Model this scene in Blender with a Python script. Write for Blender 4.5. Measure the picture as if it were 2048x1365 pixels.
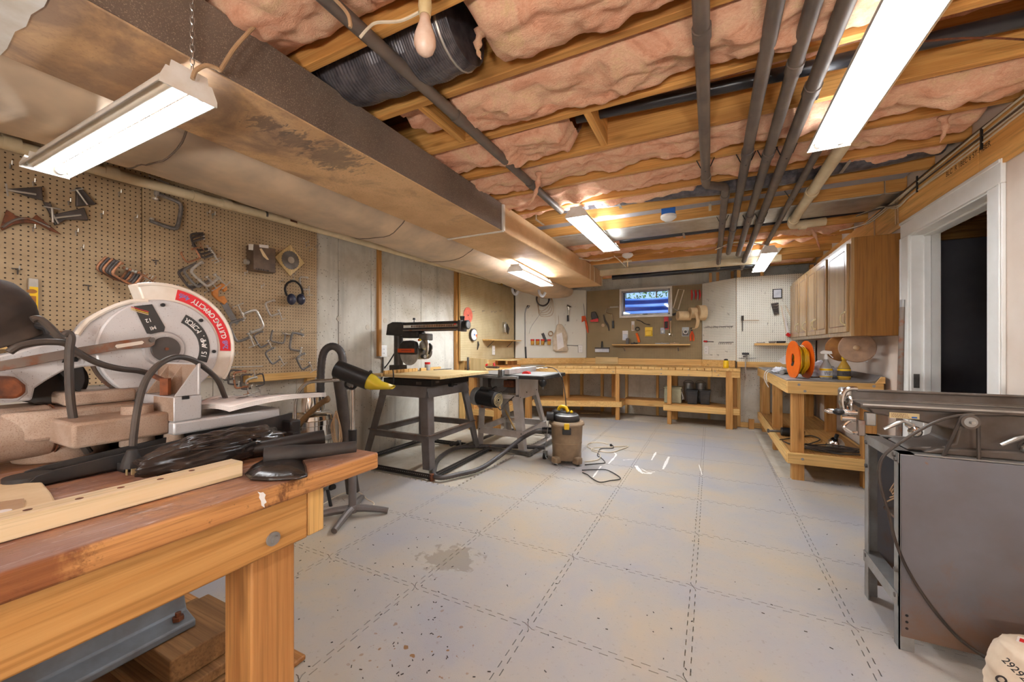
import bpy, bmesh, math, random
from mathutils import Vector, Matrix, noise
for o in list(bpy.data.objects): bpy.data.objects.remove(o)
SC = bpy.context.scene
COL = SC.collection
random.seed(7)
PI = math.pi

# ------------------------------------------------------------------ camera
F_PX, HZ, YAW, CAMZ = 790.0, 693.0, math.atan2(397.0, 790.0), 1.18
cam_d = bpy.data.cameras.new('camera')
cam_d.sensor_width = 36.0
cam_d.lens = F_PX / 2048.0 * 36.0
cam_d.shift_y = (HZ - 682.5) / 2048.0
cam_d.clip_start = 0.02
cam = bpy.data.objects.new('camera', cam_d)
COL.objects.link(cam)
cam.location = (0, 0, CAMZ)
cam.rotation_euler = (PI / 2, 0, YAW)
SC.camera = cam

# ------------------------------------------------------------------ world, exposure
W = bpy.data.worlds.new('world'); SC.world = W; W.use_nodes = True
wn = W.node_tree.nodes; wl = W.node_tree.links
for n in list(wn): wn.remove(n)
wo = wn.new('ShaderNodeOutputWorld'); wb = wn.new('ShaderNodeBackground')
sky = wn.new('ShaderNodeTexSky'); sky.sky_type = 'HOSEK_WILKIE'
sky.sun_direction = (0.3, -0.4, 0.85); sky.turbidity = 3.0
wb.inputs['Strength'].default_value = 5.0
wl.new(sky.outputs['Color'], wb.inputs['Color']); wl.new(wb.outputs['Background'], wo.inputs['Surface'])
sun_d = bpy.data.lights.new('sun', 'SUN'); sun_d.energy = 5.0; sun_d.angle = 0.01
sun = bpy.data.objects.new('sun', sun_d); COL.objects.link(sun)
sun.rotation_euler = Vector((0.12, 0.45, -0.88)).to_track_quat('-Z', 'Y').to_euler()
SC.view_settings.view_transform = 'Standard'
SC.view_settings.look = 'None'
SC.view_settings.gamma = 1.0
SC.view_settings.exposure = 0.0
SC.view_settings.use_curve_mapping = False
FILL = 135.0  # radiance of the added fill lights behind the viewpoint
LAMP = 55.0          # radiance of the lit fluorescent tubes
SC.cycles.max_bounces = 7
SC.cycles.diffuse_bounces = 5
SC.cycles.caustics_reflective = False
SC.cycles.caustics_refractive = False
SC.cycles.sample_clamp_indirect = 6.0

# ------------------------------------------------------------------ measuring helpers: a sight line met with a known plane
_F = Vector((-math.sin(YAW), math.cos(YAW), 0)); _R = Vector((math.cos(YAW), math.sin(YAW), 0))
def at(u, v, x=None, y=None, z=None):
    d = _F + _R * ((u - 1024) / F_PX) + Vector((0, 0, (HZ - v) / F_PX))
    if x is not None: t = x / d.x
    elif y is not None: t = y / d.y
    else: t = (z - CAMZ) / d.z
    return Vector((d.x * t, d.y * t, CAMZ + d.z * t))
def atd(u, v, dep):
    return Vector((0, 0, CAMZ)) + (_F + _R * ((u - 1024) / F_PX) + Vector((0, 0, (HZ - v) / F_PX))) * dep

# ------------------------------------------------------------------ mesh helpers
BASE = {}
def mark(o, label=None, cat=None, group=None, kind=None):
    if label: o['label'] = label
    if cat: o['category'] = cat
    if group: o['group'] = group
    if kind: o['kind'] = kind
    return o
def thing(name, label, cat, loc=(0, 0, 0), rot=(0, 0, 0), group=None, kind=None):
    o = bpy.data.objects.new(name, None); COL.objects.link(o)
    o.empty_display_size = 0.05
    o.location = loc
    if not isinstance(rot, (tuple, list)): rot = (0, 0, rot)
    o.rotation_euler = rot
    from mathutils import Euler
    BASE[o] = Matrix.Translation(Vector(loc)) @ Euler(rot).to_matrix().to_4x4()
    return mark(o, label, cat, group, kind)

class MB:
    def __init__(s): s.v = []; s.f = []
    def add(s, vs, fs):
        n = len(s.v); s.v += [Vector(p) for p in vs]; s.f += [[i + n for i in f] for f in fs]; return s
    def box(s, lo, hi):
        x0, y0, z0 = [min(a, b) for a, b in zip(lo, hi)]; x1, y1, z1 = [max(a, b) for a, b in zip(lo, hi)]
        return s.add([(x0, y0, z0), (x1, y0, z0), (x1, y1, z0), (x0, y1, z0), (x0, y0, z1), (x1, y0, z1), (x1, y1, z1), (x0, y1, z1)],
                     [(0, 3, 2, 1), (4, 5, 6, 7), (0, 1, 5, 4), (1, 2, 6, 5), (2, 3, 7, 6), (3, 0, 4, 7)])
    def bar(s, p0, p1, w, h, up=(0, 0, 1)):
        p0 = Vector(p0); p1 = Vector(p1); d = (p1 - p0).normalized(); up = Vector(up)
        a = d.cross(up)
        if a.length < 1e-4: a = d.cross(Vector((1, 0, 0)))
        a.normalize(); b = a.cross(d).normalized()
        a *= w / 2; b *= h / 2
        vs = [p0 - a - b, p0 + a - b, p0 + a + b, p0 - a + b, p1 - a - b, p1 + a - b, p1 + a + b, p1 - a + b]
        return s.add(vs, [(0, 3, 2, 1), (4, 5, 6, 7), (0, 1, 5, 4), (1, 2, 6, 5), (2, 3, 7, 6), (3, 0, 4, 7)])
    def taper(s, lo0, hi0, z0, lo1, hi1, z1):
        vs = [(lo0[0], lo0[1], z0), (hi0[0], lo0[1], z0), (hi0[0], hi0[1], z0), (lo0[0], hi0[1], z0),
              (lo1[0], lo1[1], z1), (hi1[0], lo1[1], z1), (hi1[0], hi1[1], z1), (lo1[0], hi1[1], z1)]
        return s.add(vs, [(0, 3, 2, 1), (4, 5, 6, 7), (0, 1, 5, 4), (1, 2, 6, 5), (2, 3, 7, 6), (3, 0, 4, 7)])
    def tube(s, pts, r, n=8, closed=False, flat=1.0):
        pts = [Vector(p) for p in pts]; m = len(pts)
        rs = r if isinstance(r, (list, tuple)) else [r] * m
        vs = []; prev = None
        for i, p in enumerate(pts):
            if closed: d = pts[(i + 1) % m] - pts[i - 1]
            else: d = pts[min(i + 1, m - 1)] - pts[max(i - 1, 0)]
            if d.length < 1e-9: d = Vector((0, 0, 1))
            d.normalize()
            if prev is None:
                a = d.orthogonal().normalized()
                if flat != 1.0:
                    a = d.cross(Vector((0, 0, 1)));  a = a.normalized() if a.length > 1e-4 else d.orthogonal().normalized()
            else:
                a = prev - d * prev.dot(d)
                a = a.normalized() if a.length > 1e-6 else d.orthogonal().normalized()
            prev = a; b = d.cross(a)
            for k in range(n):
                t = 2 * PI * k / n
                vs.append(p + (a * math.cos(t) + b * math.sin(t) * flat) * rs[i])
        fs = []
        for i in range(m if closed else m - 1):
            j = (i + 1) % m
            for k in range(n): fs.append((i * n + k, i * n + (k + 1) % n, j * n + (k + 1) % n, j * n + k))
        if not closed:
            fs.append(tuple(range(n - 1, -1, -1))); fs.append(tuple((m - 1) * n + k for k in range(n)))
        return s.add(vs, fs)
    def cyl(s, p0, p1, r0, r1=None, n=16):
        return s.tube([p0, p1], [r0, r0 if r1 is None else r1], n)
    def lathe(s, prof, origin=(0, 0, 0), axis=(0, 0, 1), n=24, sx=1.0, sy=1.0):
        ax = Vector(axis).normalized()
        a = Vector((1, 0, 0)) if abs(ax.z) > 0.9 else Vector((0, 0, 1)).cross(ax).normalized()
        a = (a - ax * a.dot(ax)).normalized(); b = ax.cross(a); o = Vector(origin)
        vs = []
        for r, h in prof:
            for k in range(n):
                t = 2 * PI * k / n
                vs.append(o + ax * h + (a * math.cos(t) * sx + b * math.sin(t) * sy) * max(r, 1e-5))
        m = len(prof)
        fs = [(i * n + k, i * n + (k + 1) % n, (i + 1) * n + (k + 1) % n, (i + 1) * n + k) for i in range(m - 1) for k in range(n)]
        if prof[0][0] > 1e-4: fs.append(tuple(range(n - 1, -1, -1)))
        if prof[-1][0] > 1e-4: fs.append(tuple((m - 1) * n + k for k in range(n)))
        return s.add(vs, fs)
    def prism(s, poly, vec):
        poly = [Vector(p) for p in poly]; vec = Vector(vec); n = len(poly)
        return s.add(poly + [p + vec for p in poly], [tuple(range(n)), tuple(range(2 * n - 1, n - 1, -1))] + [(i, (i + 1) % n, (i + 1) % n + n, i + n) for i in range(n)])
    def ball(s, c, r, n=12, sc=(1, 1, 1)):
        c = Vector(c); m = max(4, n // 2)
        prof = [(math.sin(PI * i / m), -math.cos(PI * i / m)) for i in range(m + 1)]
        k0 = len(s.v)
        s.lathe([(a * r, b * r) for a, b in prof], (0, 0, 0), (0, 0, 1), n)
        for i in range(k0, len(s.v)):
            q = s.v[i]; s.v[i] = Vector((q.x * sc[0], q.y * sc[1], q.z * sc[2])) + c
        return s
    def grid(s, fn, nu, nv, closed_u=False):
        vs = [fn(i / nu, j / nv) for j in range(nv + 1) for i in range(nu + 1)]
        fs = [(j * (nu + 1) + i, j * (nu + 1) + i + 1, (j + 1) * (nu + 1) + i + 1, (j + 1) * (nu + 1) + i) for j in range(nv) for i in range(nu)]
        return s.add(vs, fs)
    def xf(s, M):
        s.v = [M @ p for p in s.v]; return s
    def mesh(s, name, mat, smooth=35):
        me = bpy.data.meshes.new(name)
        me.from_pydata([tuple(p) for p in s.v], [], s.f)
        bm = bmesh.new(); bm.from_mesh(me)
        bmesh.ops.recalc_face_normals(bm, faces=bm.faces)
        bm.to_mesh(me); bm.free()
        if mat is not None: me.materials.append(mat)
        if smooth:
            for p in me.polygons: p.use_smooth = True
            me.set_sharp_from_angle(angle=math.radians(smooth))
        return me
    def build(s, name, mat, parent=None, local=False, bevel=0, smooth=35, label=None, cat=None, group=None, kind=None, solid=0):
        M = BASE.get(parent)
        if parent is not None and not local and M is not None:
            s.xf(M.inverted())
        o = bpy.data.objects.new(name, s.mesh(name, mat, smooth)); COL.objects.link(o)
        if parent is not None:
            o.parent = parent; BASE[o] = BASE.get(parent, Matrix())
        else: BASE[o] = Matrix()
        if solid:
            md = o.modifiers.new('solid', 'SOLIDIFY'); md.thickness = solid; md.offset = 0
        if bevel:
            md = o.modifiers.new('bevel', 'BEVEL'); md.width = bevel; md.segments = 2; md.limit_method = 'ANGLE'; md.angle_limit = math.radians(40)
        return mark(o, label, cat, group, kind)

def B(lo, hi): return MB().box(lo, hi)
def smooth_path(pts, k=6, closed=False):
    pts = [Vector(p) for p in pts]; out = []; m = len(pts)
    rng = range(m) if closed else range(m - 1)
    for i in rng:
        if closed: p0, p1, p2, p3 = pts[i - 1], pts[i], pts[(i + 1) % m], pts[(i + 2) % m]
        else: p0, p1, p2, p3 = pts[max(i - 1, 0)], pts[i], pts[i + 1], pts[min(i + 2, m - 1)]
        for j in range(k):
            t = j / k
            out.append(0.5 * ((2 * p1) + (p2 - p0) * t + (2 * p0 - 5 * p1 + 4 * p2 - p3) * t * t + (3 * p1 - p0 - 3 * p2 + p3) * t ** 3))
    if not closed: out.append(pts[-1])
    return out
def copy_tree(o, parent=None):
    c = o.copy(); COL.objects.link(c)
    if parent is not None: c.parent = parent
    for ch in o.children: copy_tree(ch, c)
    return c
def text_mesh(body, size, align='CENTER', extrude=0.0, bold=0.012):
    cu = bpy.data.curves.new('lettering', 'FONT'); cu.body = body; cu.size = size; cu.align_x = align; cu.align_y = 'CENTER'; cu.extrude = extrude; cu.offset = bold * size
    ob = bpy.data.objects.new('lettering', cu); COL.objects.link(ob)
    bpy.context.view_layer.update()
    me = bpy.data.meshes.new_from_object(ob.evaluated_get(bpy.context.evaluated_depsgraph_get()))
    bpy.data.objects.remove(ob); bpy.data.curves.remove(cu)
    return me
def lettering(body, size, M, mat, parent, name='lettering', sx=1.0):
    """flat print: letters lying in the local XY plane of M"""
    me = text_mesh(body, size)
    mb = MB().add([M @ Vector((v.co.x * sx, v.co.y, 0)) for v in me.vertices], [tuple(p.vertices) for p in me.polygons])
    bpy.data.meshes.remove(me)
    return mb.build(name, mat, parent, smooth=0)
def frame_mat(origin, xdir, ydir):
    x = Vector(xdir).normalized(); y = Vector(ydir); y = (y - x * y.dot(x)).normalized(); z = x.cross(y)
    return Matrix(((x.x, y.x, z.x, origin[0]), (x.y, y.y, z.y, origin[1]), (x.z, y.z, z.z, origin[2]), (0, 0, 0, 1)))

def worn_print(w, h, rows, M_, mat, parent, name='worn_print', seed=1):
    """print too worn to read: rows of short dashes in the local XY plane of M_"""
    rnd = random.Random(seed); mb = MB()
    for r in range(rows):
        y = h * (.5 - (r + .5) / rows); x = -w / 2
        while x < w / 2:
            L = rnd.uniform(.25, 1.0) * h / rows * 1.2
            if x + L > w / 2: break
            hh = h / rows * .28
            mb.add([M_ @ Vector(q) for q in ((x, y - hh, 0), (x + L, y - hh, 0), (x + L, y + hh, 0), (x, y + hh, 0))], [(0, 1, 2, 3)])
            x += L + h / rows * rnd.uniform(.2, .5)
    return mb.build(name, mat, parent, smooth=0)
# ------------------------------------------------------------------ materials
def S(r, g, b):
    def f(c):
        c /= 255.0
        return c / 12.92 if c <= 0.04045 else ((c + 0.055) / 1.055) ** 2.4
    return (f(r) ** .82, f(g) ** .82, f(b) ** .82, 1.0)
def S1(r, g, b):
    def f(c):
        c /= 255.0
        return c / 12.92 if c <= 0.04045 else ((c + 0.055) / 1.055) ** 2.4
    return (f(r), f(g), f(b), 1.0)
def nt(name):
    m = bpy.data.materials.new(name); m.use_nodes = True
    t = m.node_tree; b = t.nodes['Principled BSDF']
    return m, t, b
def coords(t, space='Object', scale=(1, 1, 1)):
    if space == 'World':
        g = t.nodes.new('ShaderNodeNewGeometry'); out = g.outputs['Position']
    else:
        g = t.nodes.new('ShaderNodeTexCoord'); out = g.outputs[space]
    mp = t.nodes.new('ShaderNodeMapping'); mp.inputs['Scale'].default_value = scale
    t.links.new(out, mp.inputs['Vector']); return mp.outputs['Vector']
def nz(t, vec, scale, detail=4, rough=0.6, dist=0.0):
    n = t.nodes.new('ShaderNodeTexNoise'); n.inputs['Scale'].default_value = scale
    n.inputs['Detail'].default_value = detail; n.inputs['Roughness'].default_value = rough; n.inputs['Distortion'].default_value = dist
    t.links.new(vec, n.inputs['Vector']); return n.outputs['Fac']
def ramp(t, fac, stops):
    r = t.nodes.new('ShaderNodeValToRGB'); e = r.color_ramp.elements
    e[0].position, e[0].color = stops[0]; e[1].position, e[1].color = stops[-1]
    for p, c in stops[1:-1]:
        k = e.new(p); k.color = c
    t.links.new(fac, r.inputs['Fac']); return r.outputs['Color']
def mixc(t, fac, a, b, mode='MIX'):
    m = t.nodes.new('ShaderNodeMix'); m.data_type = 'RGBA'; m.blend_type = mode
    for k, s in ((0, fac), (6, a), (7, b)):
        if hasattr(s, 'is_linked') or hasattr(s, 'links'): t.links.new(s, m.inputs[k])
        else: m.inputs[k].default_value = s
    return m.outputs[2]
def math_(t, op, a, b=None, c=None):
    m = t.nodes.new('ShaderNodeMath'); m.operation = op
    for k, s in enumerate((a, b, c)):
        if s is None: continue
        if hasattr(s, 'links'): t.links.new(s, m.inputs[k])
        else: m.inputs[k].default_value = s
    return m.outputs[0]
def bump(t, b, h, strength=0.3, dist=0.01):
    n = t.nodes.new('ShaderNodeBump'); n.inputs['Strength'].default_value = strength; n.inputs['Distance'].default_value = dist
    t.links.new(h, n.inputs['Height']); t.links.new(n.outputs['Normal'], b.inputs['Normal'])
def fin(m, t, b, col, rough=0.6, metal=0.0, spec=0.4):
    if hasattr(col, 'links'): t.links.new(col, b.inputs['Base Color'])
    else: b.inputs['Base Color'].default_value = col
    if hasattr(rough, 'links'): t.links.new(rough, b.inputs['Roughness'])
    else: b.inputs['Roughness'].default_value = rough
    b.inputs['Metallic'].default_value = metal
    b.inputs['Specular IOR Level'].default_value = spec
    return m
def plain(name, c, rough=0.5, metal=0.0, c2=None, scale=12, bmp=0.0, spec=0.4, lo=0.35, hi=0.65, space='Object', stretch=(1, 1, 1), bscale=None):
    m, t, b = nt(name)
    if c2 is None: c2 = tuple(x * 0.8 for x in c[:3]) + (1,)
    v = coords(t, space, stretch)
    n = nz(t, v, scale)
    col = ramp(t, n, [(lo, c), (hi, c2)])
    if bmp:
        bump(t, b, nz(t, v, bscale or scale * 3, 3), bmp, 0.004)
    return fin(m, t, b, col, rough, metal, spec)
def wood(name, c, c2, axis, c3=None, rough=0.55, fine=30, knots=True, space='Object'):
    m, t, b = nt(name + '_' + axis)
    s = {'x': (1.2, fine, fine), 'y': (fine, 1.2, fine), 'z': (fine, fine, 1.2)}[axis]
    v = coords(t, space, s); n1 = nz(t, v, 1.0, 5, 0.65, 0.6)
    col = ramp(t, n1, [(0.3, c), (0.7, c2)])
    s2 = {'x': (0.5, 5, 5), 'y': (5, 0.5, 5), 'z': (5, 5, 0.5)}[axis]
    n2 = nz(t, coords(t, space, s2), 1.3, 3)
    col = mixc(t, ramp(t, n2, [(0.45, (0, 0, 0, 1)), (0.75, (0.8, 0.8, 0.8, 1))]), col, c3 or c2)
    s4 = {'x': (2.5, fine * 4, fine * 4), 'y': (fine * 4, 2.5, fine * 4), 'z': (fine * 4, fine * 4, 2.5)}[axis]
    n4 = nz(t, coords(t, space, s4), 1.0, 3, 0.6, 0.3)
    col = mixc(t, ramp(t, n4, [(0.48, (0, 0, 0, 1)), (0.66, (0.5, 0.5, 0.5, 1))]), col, tuple(x * 0.55 for x in c2[:3]) + (1,))
    if knots:
        vo = t.nodes.new('ShaderNodeTexVoronoi'); vo.inputs['Scale'].default_value = 1.0
        s3 = {'x': (2.2, 9, 9), 'y': (9, 2.2, 9), 'z': (9, 9, 2.2)}[axis]
        t.links.new(coords(t, space, s3), vo.inputs['Vector'])
        k = ramp(t, vo.outputs['Distance'], [(0.05, (1, 1, 1, 1)), (0.16, (0, 0, 0, 1))])
        col = mixc(t, math_(t, 'MULTIPLY', k, 0.55), col, tuple(x * 0.35 for x in c2[:3]) + (1,))
    bump(t, b, n1, 0.12, 0.003)
    return fin(m, t, b, col, rough, 0, 0.3)

WOODS = {}
def woods(key, *a, **k):
    for ax in 'xyz': WOODS[key + ax] = wood(key, *a, axis=ax, **k)
woods('pine', S1(234, 196, 130), S1(212, 164, 96), c3=S1(192, 140, 74))
woods('cedar', S1(206, 158, 96), S1(176, 122, 62), c3=S1(150, 98, 46))
woods('joist', S1(226, 172, 98), S1(190, 130, 64), c3=S1(140, 88, 42), rough=0.75)
woods('bench', S1(196, 142, 84), S1(160, 104, 56), c3=S1(120, 74, 38), rough=0.5)
woods('pale', S1(226, 202, 152), S1(204, 172, 116), c3=S1(188, 156, 104))
woods('old', S1(120, 78, 44), S1(88, 54, 30), c3=S1(66, 42, 26), rough=0.7)
woods('worn', S1(150, 112, 72), S1(116, 82, 50), c3=S1(92, 64, 40), rough=0.8)
woods('header', S1(252, 204, 128), S1(232, 172, 96), c3=S1(212, 150, 78), fine=14, knots=False)
woods('cabinet', S1(158, 108, 50), S1(136, 88, 36), c3=S1(122, 78, 32), rough=0.38, fine=22, knots=False)
woods('door', S1(176, 142, 100), S1(152, 116, 76), c3=S1(140, 106, 66), rough=0.22, fine=26, knots=False)

# floor foam: grey, with sawdust tan drifting over it, and one water stain
def mk_foam():
    m, t, b = nt('foam')
    v = coords(t, 'World')
    n = nz(t, v, 1.1, 6, 0.62, 0.3)
    col = ramp(t, n, [(0.36, S(148, 146, 150)), (0.5, S(160, 152, 142)), (0.64, S(172, 154, 128))])
    sp = nz(t, v, 46, 3, 0.7)
    col = mixc(t, ramp(t, sp, [(0.60, (0, 0, 0, 1)), (0.74, (0.5, 0.5, 0.5, 1))]), col, S(118, 106, 94))
    # water stain with spatter, about half a metre across
    c = at(905, 1118, z=0)
    g = t.nodes.new('ShaderNodeNewGeometry')
    vm = t.nodes.new('ShaderNodeVectorMath'); vm.operation = 'DISTANCE'; vm.inputs[1].default_value = (c.x, c.y, 0)
    t.links.new(g.outputs['Position'], vm.inputs[0])
    edge = math_(t, 'ADD', vm.outputs['Value'], math_(t, 'MULTIPLY', math_(t, 'SUBTRACT', nz(t, v, 14, 4, 0.6, 0.5), 0.5), 0.42))
    st = ramp(t, edge, [(0.12, (0.55, 0.55, 0.55, 1)), (0.15, (0, 0, 0, 1))])
    col = mixc(t, st, col, S(110, 98, 80))
    # rusty drips
    c2 = at(840, 1300, z=0)
    vm2 = t.nodes.new('ShaderNodeVectorMath'); vm2.operation = 'DISTANCE'; vm2.inputs[1].default_value = (c2.x, c2.y, 0)
    t.links.new(g.outputs['Position'], vm2.inputs[0])
    near = ramp(t, vm2.outputs['Value'], [(0.12, (1, 1, 1, 1)), (0.34, (0, 0, 0, 1))])
    dots = ramp(t, nz(t, v, 38, 1, 0.4), [(0.69, (0, 0, 0, 1)), (0.71, (1, 1, 1, 1))])
    col = mixc(t, math_(t, 'MULTIPLY', near, dots), col, S(120, 82, 46))
    h = nz(t, v, 210, 2, 0.5)
    bump(t, b, h, 0.22, 0.003)
    return fin(m, t, b, col, 0.62, 0, 0.35)
def mk_concrete(name, a, c, d, holes=True):
    m, t, b = nt(name)
    v = coords(t, 'World')
    n = nz(t, v, 1.6, 6, 0.65, 0.4)
    col = ramp(t, n, [(0.34, a), (0.5, c), (0.66, d)])
    st = nz(t, coords(t, 'World', (5, 5, 0.5)), 1.0, 4, 0.6)
    col = mixc(t, ramp(t, st, [(0.56, (0, 0, 0, 1)), (0.72, (0.6, 0.6, 0.6, 1))]), col, tuple(x * 0.62 for x in c[:3]) + (1,))
    if holes:
        vo = t.nodes.new('ShaderNodeTexVoronoi'); vo.inputs['Scale'].default_value = 30
        t.links.new(v, vo.inputs['Vector'])
        msk = ramp(t, nz(t, v, 2.3, 2), [(0.40, (0, 0, 0, 1)), (0.55, (1, 1, 1, 1))])
        hole = math_(t, 'MULTIPLY', ramp(t, vo.outputs['Distance'], [(0.13, (1, 1, 1, 1)), (0.2, (0, 0, 0, 1))]), msk)
        col = mixc(t, math_(t, 'MULTIPLY', hole, 0.75), col, S(84, 76, 64))
    bump(t, b, nz(t, v, 60, 4), 0.25, 0.004)
    return fin(m, t, b, col, 0.85, 0, 0.2)
def mk_peg(name, a, c, hole):
    m, t, b = nt(name)
    tc = t.nodes.new('ShaderNodeTexCoord'); sp = t.nodes.new('ShaderNodeSeparateXYZ'); t.links.new(tc.outputs['Object'], sp.inputs[0])
    p = 0.0254
    def cell(o): return math_(t, 'SUBTRACT', math_(t, 'FRACT', math_(t, 'DIVIDE', o, p)), 0.5)
    dx, dz = cell(sp.outputs['X']), cell(sp.outputs['Z'])
    d2 = math_(t, 'ADD', math_(t, 'MULTIPLY', dx, dx), math_(t, 'MULTIPLY', dz, dz))
    h = math_(t, 'LESS_THAN', d2, 0.024)
    v = coords(t, 'Object')
    col = ramp(t, nz(t, v, 3.0, 5, 0.65), [(0.35, a), (0.68, c)])
    col = mixc(t, ramp(t, nz(t, v, 55, 3, 0.7), [(0.58, (0, 0, 0, 1)), (0.74, (0.45, 0.45, 0.45, 1))]), col, tuple(x * 0.7 for x in c[:3]) + (1,))
    col = mixc(t, h, col, hole)
    return fin(m, t, b, col, 0.6, 0, 0.3)
def mk_insul():
    m, t, b = nt('insulation')
    v = coords(t, 'World', (0.7, 1, 1))
    n = nz(t, v, 6, 8, 0.7, 1.4)
    col = ramp(t, n, [(0.27, S1(196, 128, 98)), (0.42, S1(240, 180, 146)), (0.55, S1(247, 202, 166)), (0.68, S1(240, 204, 154)), (0.8, S1(249, 214, 188))])
    n2 = nz(t, coords(t, 'World', (34, 80, 80)), 1.0, 6, 0.75, 2.0)
    col = mixc(t, ramp(t, n2, [(0.42, (0, 0, 0, 1)), (0.72, (0.6, 0.6, 0.6, 1))]), col, S1(216, 146, 116))
    h = math_(t, 'ADD', n, n2)
    bump(t, b, h, 0.6, 0.03)
    return fin(m, t, b, col, 1.0, 0, 0.02)
def mk_speck(name, a, c, spk, scale=260, lo=0.58, hi=0.68, rough=0.7, metal=0.0, big=2.2, spec=0.3):
    m, t, b = nt(name); v = coords(t, 'World')
    col = ramp(t, nz(t, v, big, 5, 0.6, 0.3), [(0.35, a), (0.65, c)])
    col = mixc(t, ramp(t, nz(t, v, scale, 2, 0.5), [(lo, (0, 0, 0, 1)), (hi, (0.75, 0.75, 0.75, 1))]), col, spk)
    bump(t, b, nz(t, v, scale, 2), 0.12, 0.002)
    return fin(m, t, b, col, rough, metal, spec)
def emit(name, c, k):
    m, t, b = nt(name); b.inputs['Base Color'].default_value = (0.9, 0.9, 0.9, 1)
    b.inputs['Emission Color'].default_value = c; b.inputs['Emission Strength'].default_value = k
    return m
def clear(name, c, rough=0.08, trans=0.85, ior=1.3):
    m, t, b = nt(name); b.inputs['Base Color'].default_value = c; b.inputs['Roughness'].default_value = rough
    b.inputs['Transmission Weight'].default_value = trans; b.inputs['IOR'].default_value = ior
    return m
M = {}
M['foam'] = mk_foam()
M['slab'] = mk_concrete('slab', S(196, 188, 172), S(180, 168, 148), S(160, 146, 124), holes=False)
M['concrete'] = mk_concrete('concrete', S(206, 200, 186), S(188, 180, 164), S(164, 152, 132))
M['peg_tan'] = mk_peg('peg_tan', S(176, 148, 110), S(148, 120, 86), S(40, 28, 18))
M['peg_brown'] = mk_peg('peg_brown', S(134, 112, 76), S(112, 92, 60), S(44, 34, 22))
M['peg_old'] = mk_peg('peg_old', S(200, 180, 136), S(174, 150, 106), S(80, 62, 38))
M['peg_white'] = mk_peg('peg_white', S(232, 228, 212), S(216, 210, 192), S(66, 60, 50))
M['insul'] = mk_insul()
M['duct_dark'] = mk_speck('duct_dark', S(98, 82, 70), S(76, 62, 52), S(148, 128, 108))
def duct_scuffs(m):
    t = m.node_tree; b = t.nodes['Principled BSDF']; src = b.inputs['Base Color'].links[0].from_socket
    g = t.nodes.new('ShaderNodeNewGeometry'); v = coords(t, 'World')
    for (u, vv, r0, r1) in ((668, 315, .10, .16), (592, 282, .05, .09), (535, 250, .03, .06)):
        c = at(u, vv, z=2.112)
        vm = t.nodes.new('ShaderNodeVectorMath'); vm.operation = 'DISTANCE'; vm.inputs[1].default_value = (c.x, c.y, c.z); t.links.new(g.outputs['Position'], vm.inputs[0])
        k = math_(t, 'ADD', vm.outputs['Value'], math_(t, 'MULTIPLY', math_(t, 'SUBTRACT', nz(t, coords(t, 'World', (14, 34, 14)), 1.0, 5, 0.7, 0.8), 0.5), 0.5))
        src = mixc(t, ramp(t, k, [(r0, (0.7, 0.7, 0.7, 1)), (r1, (0, 0, 0, 1))]), src, S(84, 74, 66))
    # a film of grey dust in broad drifts, thicker towards the near end
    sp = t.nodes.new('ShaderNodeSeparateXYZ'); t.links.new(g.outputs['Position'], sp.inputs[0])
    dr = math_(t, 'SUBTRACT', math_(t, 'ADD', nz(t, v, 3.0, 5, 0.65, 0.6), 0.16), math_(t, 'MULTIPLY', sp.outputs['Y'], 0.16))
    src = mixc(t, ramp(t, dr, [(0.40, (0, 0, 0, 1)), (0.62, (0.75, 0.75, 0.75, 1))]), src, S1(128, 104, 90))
    t.links.new(src, b.inputs['Base Color']); return m
M['duct_tan'] = mk_speck('duct_tan', S1(222, 182, 136), S1(196, 156, 112), S1(172, 136, 100), scale=120, lo=0.55, hi=0.8)
M['wrap'] = plain('wrap', S1(218, 190, 158), 0.5, 0, S1(178, 158, 136), 2.4, 0.25, space='World', bscale=9)
M['flex'] = plain('flex', S1(104, 98, 100), 0.35, 0.35, S1(64, 60, 64), 20, 0.1)
M['galv'] = plain('galv', S(196, 192, 182), 0.36, 0.75, S(164, 156, 142), 6)
M['steel'] = plain('steel', S(190, 188, 184), 0.3, 0.9, S(150, 146, 140), 9)
M['chrome'] = plain('chrome', S(226, 224, 220), 0.14, 1.0, S(190, 186, 180), 9)
M['iron'] = plain('iron', S(96, 92, 88), 0.45, 0.7, S(66, 60, 56), 14, 0.1)
M['rust'] = plain('rust', S1(132, 76, 46), 0.75, 0.3, S1(82, 52, 38), 30, 0.2)
M['rusty'] = plain('rusty', S(110, 96, 86), 0.5, 0.6, S(116, 66, 40), 22, 0.1, lo=0.5, hi=0.68)
M['pipe'] = plain('pipe', S(92, 78, 66), 0.5, 0.1, S(68, 58, 52), 5, space='World')
M['abs'] = plain('abs', S1(46, 44, 46), 0.3, 0.0, S1(34, 33, 36), 8)
M['pvc'] = plain('pvc', S(222, 200, 160), 0.45, 0, S(196, 170, 126), 5, space='World')
M['black'] = plain('black', S1(34, 32, 32), 0.4, 0, S1(24, 22, 22), 10)
M['blackrough'] = plain('blackrough', S1(52, 46, 42), 0.65, 0, S1(32, 30, 30), 16, 0.1)
M['plastic_bag'] = plain('plastic_bag', S1(30, 27, 27), 0.22, 0, S1(46, 38, 34), 9, 0.3)
M['white'] = plain('white', S(236, 234, 228), 0.45, 0, S(224, 220, 212), 4)
M['fixture'] = plain('fixture', S(226, 220, 210), 0.4, 0, S(206, 194, 176), 9)
M['drywall'] = plain('drywall', S1(222, 208, 194), 0.9, 0, S1(208, 188, 170), 1.6, space='World')
M['grey_panel'] = plain('grey_panel', S(150, 148, 152), 0.8, 0, S(132, 130, 134), 2, space='World')
M['dim_wall'] = plain('dim_wall', S(150, 146, 152), 0.9, 0, S(134, 130, 138), 2, space='World')
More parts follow.
